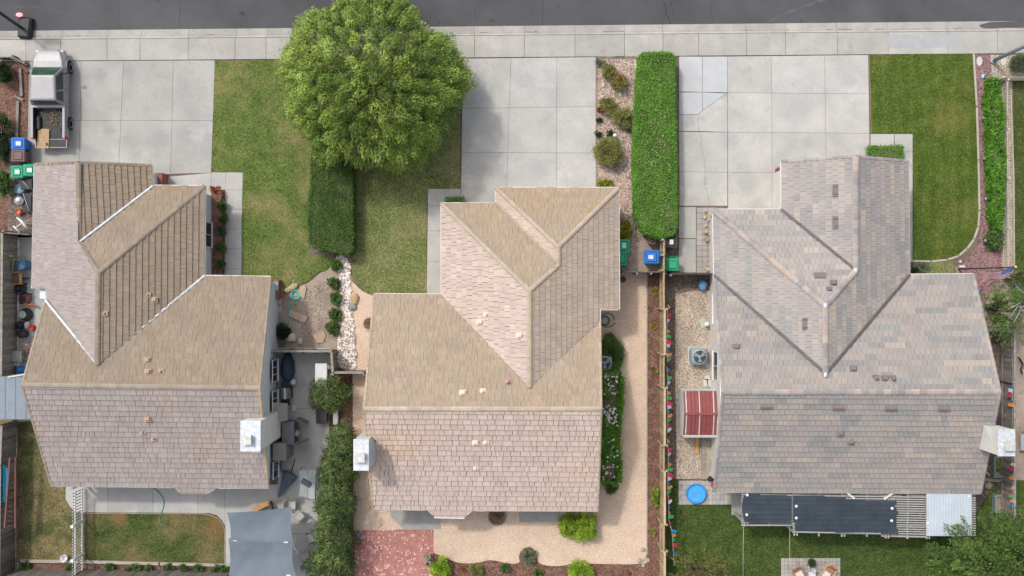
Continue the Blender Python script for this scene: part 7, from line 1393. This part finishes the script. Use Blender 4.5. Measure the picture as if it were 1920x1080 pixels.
# ---------------------------------------------------------------- rear pergola of the right house
def pergola():
    t = thing('pergola', P(1600, 965), 'long white timber pergola behind the grey tiled house, partly covered with dark cloth', 'pergola'); z = 2.45; wc = (.40, .39, .375)
    rows = [930 + k * 4.35 for k in range(17)]; b = MB(); b.col = wc
    for k, y in enumerate(rows):
        xl = 1390 if k < 13 else 1486; beam(b, P(xl, min(y - 3 + 0, 999), z + .12), P(1829, y + 3.5, z + .12), .05, .1, wc)
    b.build('slats', M['tint'], t)
    for x, ya, yb in ((1396, 928, 986), (1401, 928, 986), (1442, 926, 986), (1489, 918, 1004), (1494, 918, 1004), (1535, 920, 1005), (1578, 913, 1006), (1583, 913, 1006), (1625, 924, 1006), (1660, 922, 1009), (1665, 922, 1009), (1671, 922, 1006), (1676, 922, 1004), (1701, 920, 1010), (1737, 918, 1010), (1742, 918, 1010)):
        b = MB(); b.col = wc; beam(b, P(x, ya, z), P(x, yb, z), .055, .14, wc); b.build('rafter', M['tint'], t)
    for a, c in (((1484, 926), (1690, 932)), ((1590, 924), (1700, 930)), ((1690, 928), (1740, 929)), ((1652, 1004), (1742, 1006)), ((1390, 984), (1486, 984)), ((1486, 997), (1680, 1001))): b = MB(); beam(b, P(*a, z - .12), P(*c, z - .12), .09, .14, wc); b.build('beam', M['tint'], t)
    for a, c in (((1583, 920), (1602, 935)), ((1657, 936), (1676, 923))): b = MB(); beam(b, P(*a, z + .22), P(*c, z + .22), .1, .1, (.6, .59, .57)); b.build('brace', M['tint'], t)
    for x, y in ((1396, 980), (1490, 998), (1580, 1000), (1664, 1002), (1738, 1004), (1826, 1004)): b = MB(); q = P(x, y, z); b.box((q.x, q.y, z / 2), (.12, .12, z - .14), col=wc); b.build('post', M['tint'], t)
    for x, y in ((1402, 929), (1401, 966), (1494, 950), (1494, 972), (1674, 954), (1673, 977), (1819, 932), (1741, 982)):
        q = P(x, y, z + .35); b = MB(); b.lathe((q.x, q.y, z + .16), [(.03, 0), (.07, .05), (.08, .12), (.04, .17), (.01, .18)], 12, col=(.8, .8, .84)); b.build('string_light', M['tint'], t)
    return t
PG = pergola()
def shadecloth(name, pts, label, z=2.68, seed=1):
    w = [P(x, y, z) for x, y in pts]; b = MB(); n = len(w); cx = sum(v.x for v in w) / n; cy = sum(v.y for v in w) / n
    x0, x1, y0, y1 = min(v.x for v in w), max(v.x for v in w), min(v.y for v in w), max(v.y for v in w); NX, NY = 60, 30; idx = {}; vs = []
    poly = [(v.x, v.y) for v in w]
    for j in range(NY + 1):
        for i in range(NX + 1): x = x0 + (x1 - x0) * i / NX; y = y0 + (y1 - y0) * j / NY; idx[i, j] = len(vs); vs.append((x, y, z + .018 * math.cos((y - y0) / .129 * PI) + .02 * math.sin(x * 2.2 + seed)))
    fs = [(idx[i, j], idx[i + 1, j], idx[i + 1, j + 1], idx[i, j + 1]) for j in range(NY) for i in range(NX) if inpoly(x0 + (x1 - x0) * (i + .5) / NX, y0 + (y1 - y0) * (j + .5) / NY, poly)]
    b.add(vs, fs, smooth=True); tag(b.build(name, M['cloth_d']), label, 'shade cloth', 'dark cloths on the pergola')
shadecloth('shade_cloth', [(1394, 930), (1400, 926), (1484, 929), (1484, 981), (1396, 980), (1391, 960), (1391, 945)], 'short dark blue-black cloth over the left end of the pergola'); shadecloth('shade_cloth', [(1488, 929), (1586, 931), (1587, 937), (1681, 938), (1678, 950), (1684, 960), (1680, 975), (1684, 1001), (1600, 998), (1490, 996), (1487, 960)], 'long dark blue-black cloth over the middle of the pergola', z=2.685, seed=2)
def corrugated():
    z = 2.72; a, c = P(1737, 923, z), P(1822, 1005, z); b = MB(); n = 150; vs = []
    for j in (0, 1):
        for i in range(n + 1): vs.append((a.x + (c.x - a.x) * i / n, a.y if j == 0 else c.y, z + .018 * math.sin(2 * PI * i * 30 / n)))
    b.add(vs, [(n + 1 + i, n + 2 + i, i + 1, i) for i in range(n)], smooth=True, col=(.75, .78, .82)); tag(b.build('corrugated_panel', M['galv']), 'pale corrugated metal panel on the right end of the pergola', 'roof panel')
M['galv'] = mk('corrugated_metal', (.50, .55, .60), (.44, .49, .54), scale=2, rough=.45, metal=.25, bump=0)
corrugated()
simple('table_plank', 'orange brown plank under the open pergola slats', 'plank', lambda b: b.box((*P(1725, 955, .8).xy, .8), (.1, .75, .04), col=(.45, .22, .1)))
for x, lb in ((1394, 'thin pale green cord running down the lawn from the left pergola end'), (1481, 'thin pale green cord running down the lawn between the two cloths')): simple('washing_line', lb, 'cord', lambda b: b.tube([P(x, 984, 2.3), P(x - .5, 1030, 2.0), P(x - 1, 1110, 1.8)], .012, 5, col=(.42, .52, .40)))
# garden chairs at the bottom
def lounge(px, py, rz, label):
    t = thing('garden_chair', (0, 0, 0), label, 'chair', 'slatted garden chairs on the small patio'); b = MB()
    for k in range(8): b.box((0, -.24 + k * .07, .4), (.5, .05, .025), col=(1.1, .62, .38))
    b.build('seat', M['woodtan'], t); b = MB()
    for k in range(7): b.box((-.21 + k * .07, .38, .68), (.05, .02, .55), tilt=('X', -.35), col=(1.15, .66, .42))
    b.build('backrest', M['woodtan'], t)
    for s in (-1, 1): b = MB(); b.tube([(s * .29, .5, .9), (s * .29, .3, .58), (s * .29, -.3, .58), (s * .29, -.34, .02)], .03, 6, col=(1.4, 1.2, 1.05)); b.build('arm', M['woodtan'], t); b = MB(); b.tube([(s * .29, .3, .58), (s * .29, .38, .02)], .03, 6, col=(1.4, 1.2, 1.05)); b.build('leg', M['woodtan'], t)
    b = MB(); b.rbox((0, -.12, .42), (.44, .38, .07), .04, col=(.62, .58, .53)); b.build('cushion', M['tint'], t)
    q = P(px, py, .45); t.location = (q.x, q.y, .045); t.rotation_euler = (0, 0, rz)
lounge(1497, 1074, .5, 'orange slatted garden chair on the left of the small paver patio'); lounge(1551, 1074, -.6, 'orange slatted garden chair on the right of the small paver patio')
def pot(px, py, r, h, label, col, plant='leaf_mid', cat='plant pot', n=90):
    q = P(px, py, h); t = thing('flower_pot', (q.x, q.y, 0), label, cat); b = MB(); b.lathe((q.x, q.y, .04), [(r * .7, 0), (r, h), (r * .9, h), (r * .85, h - .04), (.01, h - .04)], 20, col=col); b.build('pot', M['tint'], t)
    if plant: leaf_obj('foliage', np.random.default_rng(int(px)).normal(size=(n, 3)) * np.array([r * .4, r * .4, .05]) + np.array([q.x, q.y, h + .08]), .08, M[plant], t)
pot(1522, 1055, .22, .3, 'round leafy pot at the top of the small paver patio', (.17, .12, .08), 'leaf_dark', n=300); pot(1526, 1070, .12, .5, 'small pale blue dish table between the two orange chairs', (.4, .45, .5), None)
simple('side_table', 'small white table between the orange chairs at the frame edge', 'table', lambda b: (b.rbox((*P(1523, 1078, .4).xy, .4), (.4, .3, .03), .03, col=(.6, .6, .6)), b.tube([P(1523, 1078, .4), P(1523, 1078, 0.04)], .03, 8, col=(.5, .5, .5))))
pot(672, 1016, .19, .32, 'brown pot with a dark plant, lower of two at the left of the brick patio', (.28, .12, .08), 'leaf_olive'); pot(674, 1003, .12, .25, 'small teal pot above the brown one on the brick patio', (.12, .3, .32), None); pot(801, 1044, .2, .4, 'ribbed grey urn on the right side of the brick patio', (.35, .3, .28), 'leaf_olive', n=40); pot(803, 1056, .15, .3, 'small white rimmed pot below the ribbed urn', (.6, .55, .52), 'leaf_dark', n=40)
# right side yard: raised beds, plank, toys, neighbour things
def raised(x0, y0, x1, y1, label, fill):
    h = .42; a, c = P(x0, y0, h), P(x1, y1, h); t = thing('raised_bed', Vector(((a.x + c.x) / 2, (a.y + c.y) / 2, 0)), label, 'planter'); w = .1
    for (p0, p1) in (((a.x, a.y), (c.x, a.y - w)), ((a.x, c.y + w), (c.x, c.y)), ((a.x, a.y - w), (a.x + w, c.y + w)), ((c.x - w, a.y - w), (c.x, c.y + w))): b = MB(); b.col = (.22, .28, .27); b.prism([(p0[0], p1[1]), (p1[0], p1[1]), (p1[0], p0[1]), (p0[0], p0[1])], 0, h); b.build('side_board', M['tint'], t)
    b = MB(); b.prism([(a.x + w, c.y + w), (c.x - w, c.y + w), (c.x - w, a.y - w), (a.x + w, a.y - w)], 0, .25); b.build('soil_fill', M['dirt'], t)
    if fill: leaf_obj('seedlings', [(R.uniform(a.x + .15, c.x - .15), R.uniform(c.y + .3, a.y - .2), R.uniform(.26, .4)) for _ in range(260)], .1, M['leaf_lime'], t, aspect=.3)
raised(1864, 856, 1882, 896, 'green painted raised bed full of seedlings below the white chimney', True); raised(1866, 928, 1885, 962, 'green painted raised bed with bare soil, lower of the two', False)
simple('cross_plank', 'grey plank lying across the narrow side yard between the raised beds', 'plank', lambda b: beam(b, P(1838, 899, .12), P(1887, 901, .12), .18, .2, (1.1, 1.1, 1.0)), 'wood')
simple('toy_truck', 'yellow and white toy digger on the side yard dirt', 'toy', lambda b: (b.rbox((*P(1844, 886, .1).xy, .05), (.34, .2, .14), .03, .3, col=(.65, .45, .05)), b.rbox((*P(1848, 884, .2).xy, .15), (.14, .14, .14), .03, .3, col=(.7, .5, .08)), b.tube([P(1850, 886, .2), P(1856, 891, .25)], .03, 6, col=(.65, .65, .66)), *[b.lathe((*P(x, y, .05).xy, .0), [(.05, 0), (.05, .08)], 12, col=(.05, .05, .05)) for x, y in ((1840, 890), (1848, 892), (1841, 881), (1850, 881))]))
simple('paving_disc', 'round pale stepping disc on the grass below the cross plank', 'stepping stone', lambda b: b.lathe((*P(1853, 910, .05).xy, .03), [(.21, 0), (.2, .05), (.01, .055)], 22, col=(.9, .88, .82)), 'stone')
hose('coiled_cable', [(1910, 668), (1914, 676), (1918, 684), (1914, 692), (1917, 700)], .05, 'dark', 'black hose heap beyond the grey fence at the right edge', z=.3)
simple('yellow_tool', 'yellow handled tool beyond the grey fence at the right edge', 'tool', lambda b: b.tube([P(1906, 664, .5), P(1915, 673, .5)], .025, 6, col=(.6, .42, .05)))
simple('slab_bench', 'grey concrete garden bench in the neighbour yard right of the chimney', 'bench', lambda b: (b.rbox((*P(1935, 830, .4).xy, .3), (1.2, .9, .08), .03, col=(.35, .36, .38)), b.rbox((*P(1935, 830, .2).xy, 0), (.8, .5, .3), .03, col=(.3, .31, .33))))  # flat grey slab set on a smaller block
# front door mat area of the left house
simple('stone_step', 'pale grey utility box top beside the brick pier of the left house', 'utility box', lambda b: b.rbox((*P(514, 537, .7).xy, 0), (.42, .44, .7), .02, col=(.42, .45, .48)))
b = MB(); rr = random.Random(6)
for k in range(8):
    for q in range(2): tv = rr.uniform(.8, 1.3); b.box((P(521 + q * 4, 0).x, P(0, 527 + k * 4.6).y, .3), (.12, .13, .6), col=(tv, tv, tv))
tag(b.build('brick_pillar', M['brickwall']), 'short brick pillar wall at the corner of the brown roofed house', 'wall')
simple('doormat', 'zigzag patterned mat under the eave of the brown roofed house', 'mat', lambda b: (b.box((*P(509, 562).xy, .06), (.3, .55, .02), col=(.08, .09, .12)), *[b.box((P(509, 0).x + (-1) ** k * .06, P(0, 555.5 + k * 1.9).y, .075), (.2, .025, .01), .6 * (-1) ** k, col=(.6, .62, .65)) for k in range(8)]))
simple('wooden_planter', 'brown wooden crate under the eave near the patterned mat', 'crate', lambda b: b.rbox((*P(508, 585, .3).xy, .02), (.35, .5, .35), .02, col=(.16, .08, .06)))
for i, (y, lb) in enumerate(((565, 'cream paver nearer the house corner along the dirt edge'), (580, 'grey paver below the cream one along the dirt edge'))): simple('step_paver', lb, 'paver', lambda b: b.box((*P(524, y).xy, .03), (.28, .36, .06), col=((1.3, 1.25, 1.0), (1.1, 1.1, 1.05))[i]), 'paver')
barrel(530, 556, .08, .15, 'orange', 'tiny terracotta pot beside the hose coil', 'bucket'); pot(533, 548, .07, .12, 'tiny magenta flower pot above the terracotta one', (.4, .05, .25), 'leaf_dark', n=20)
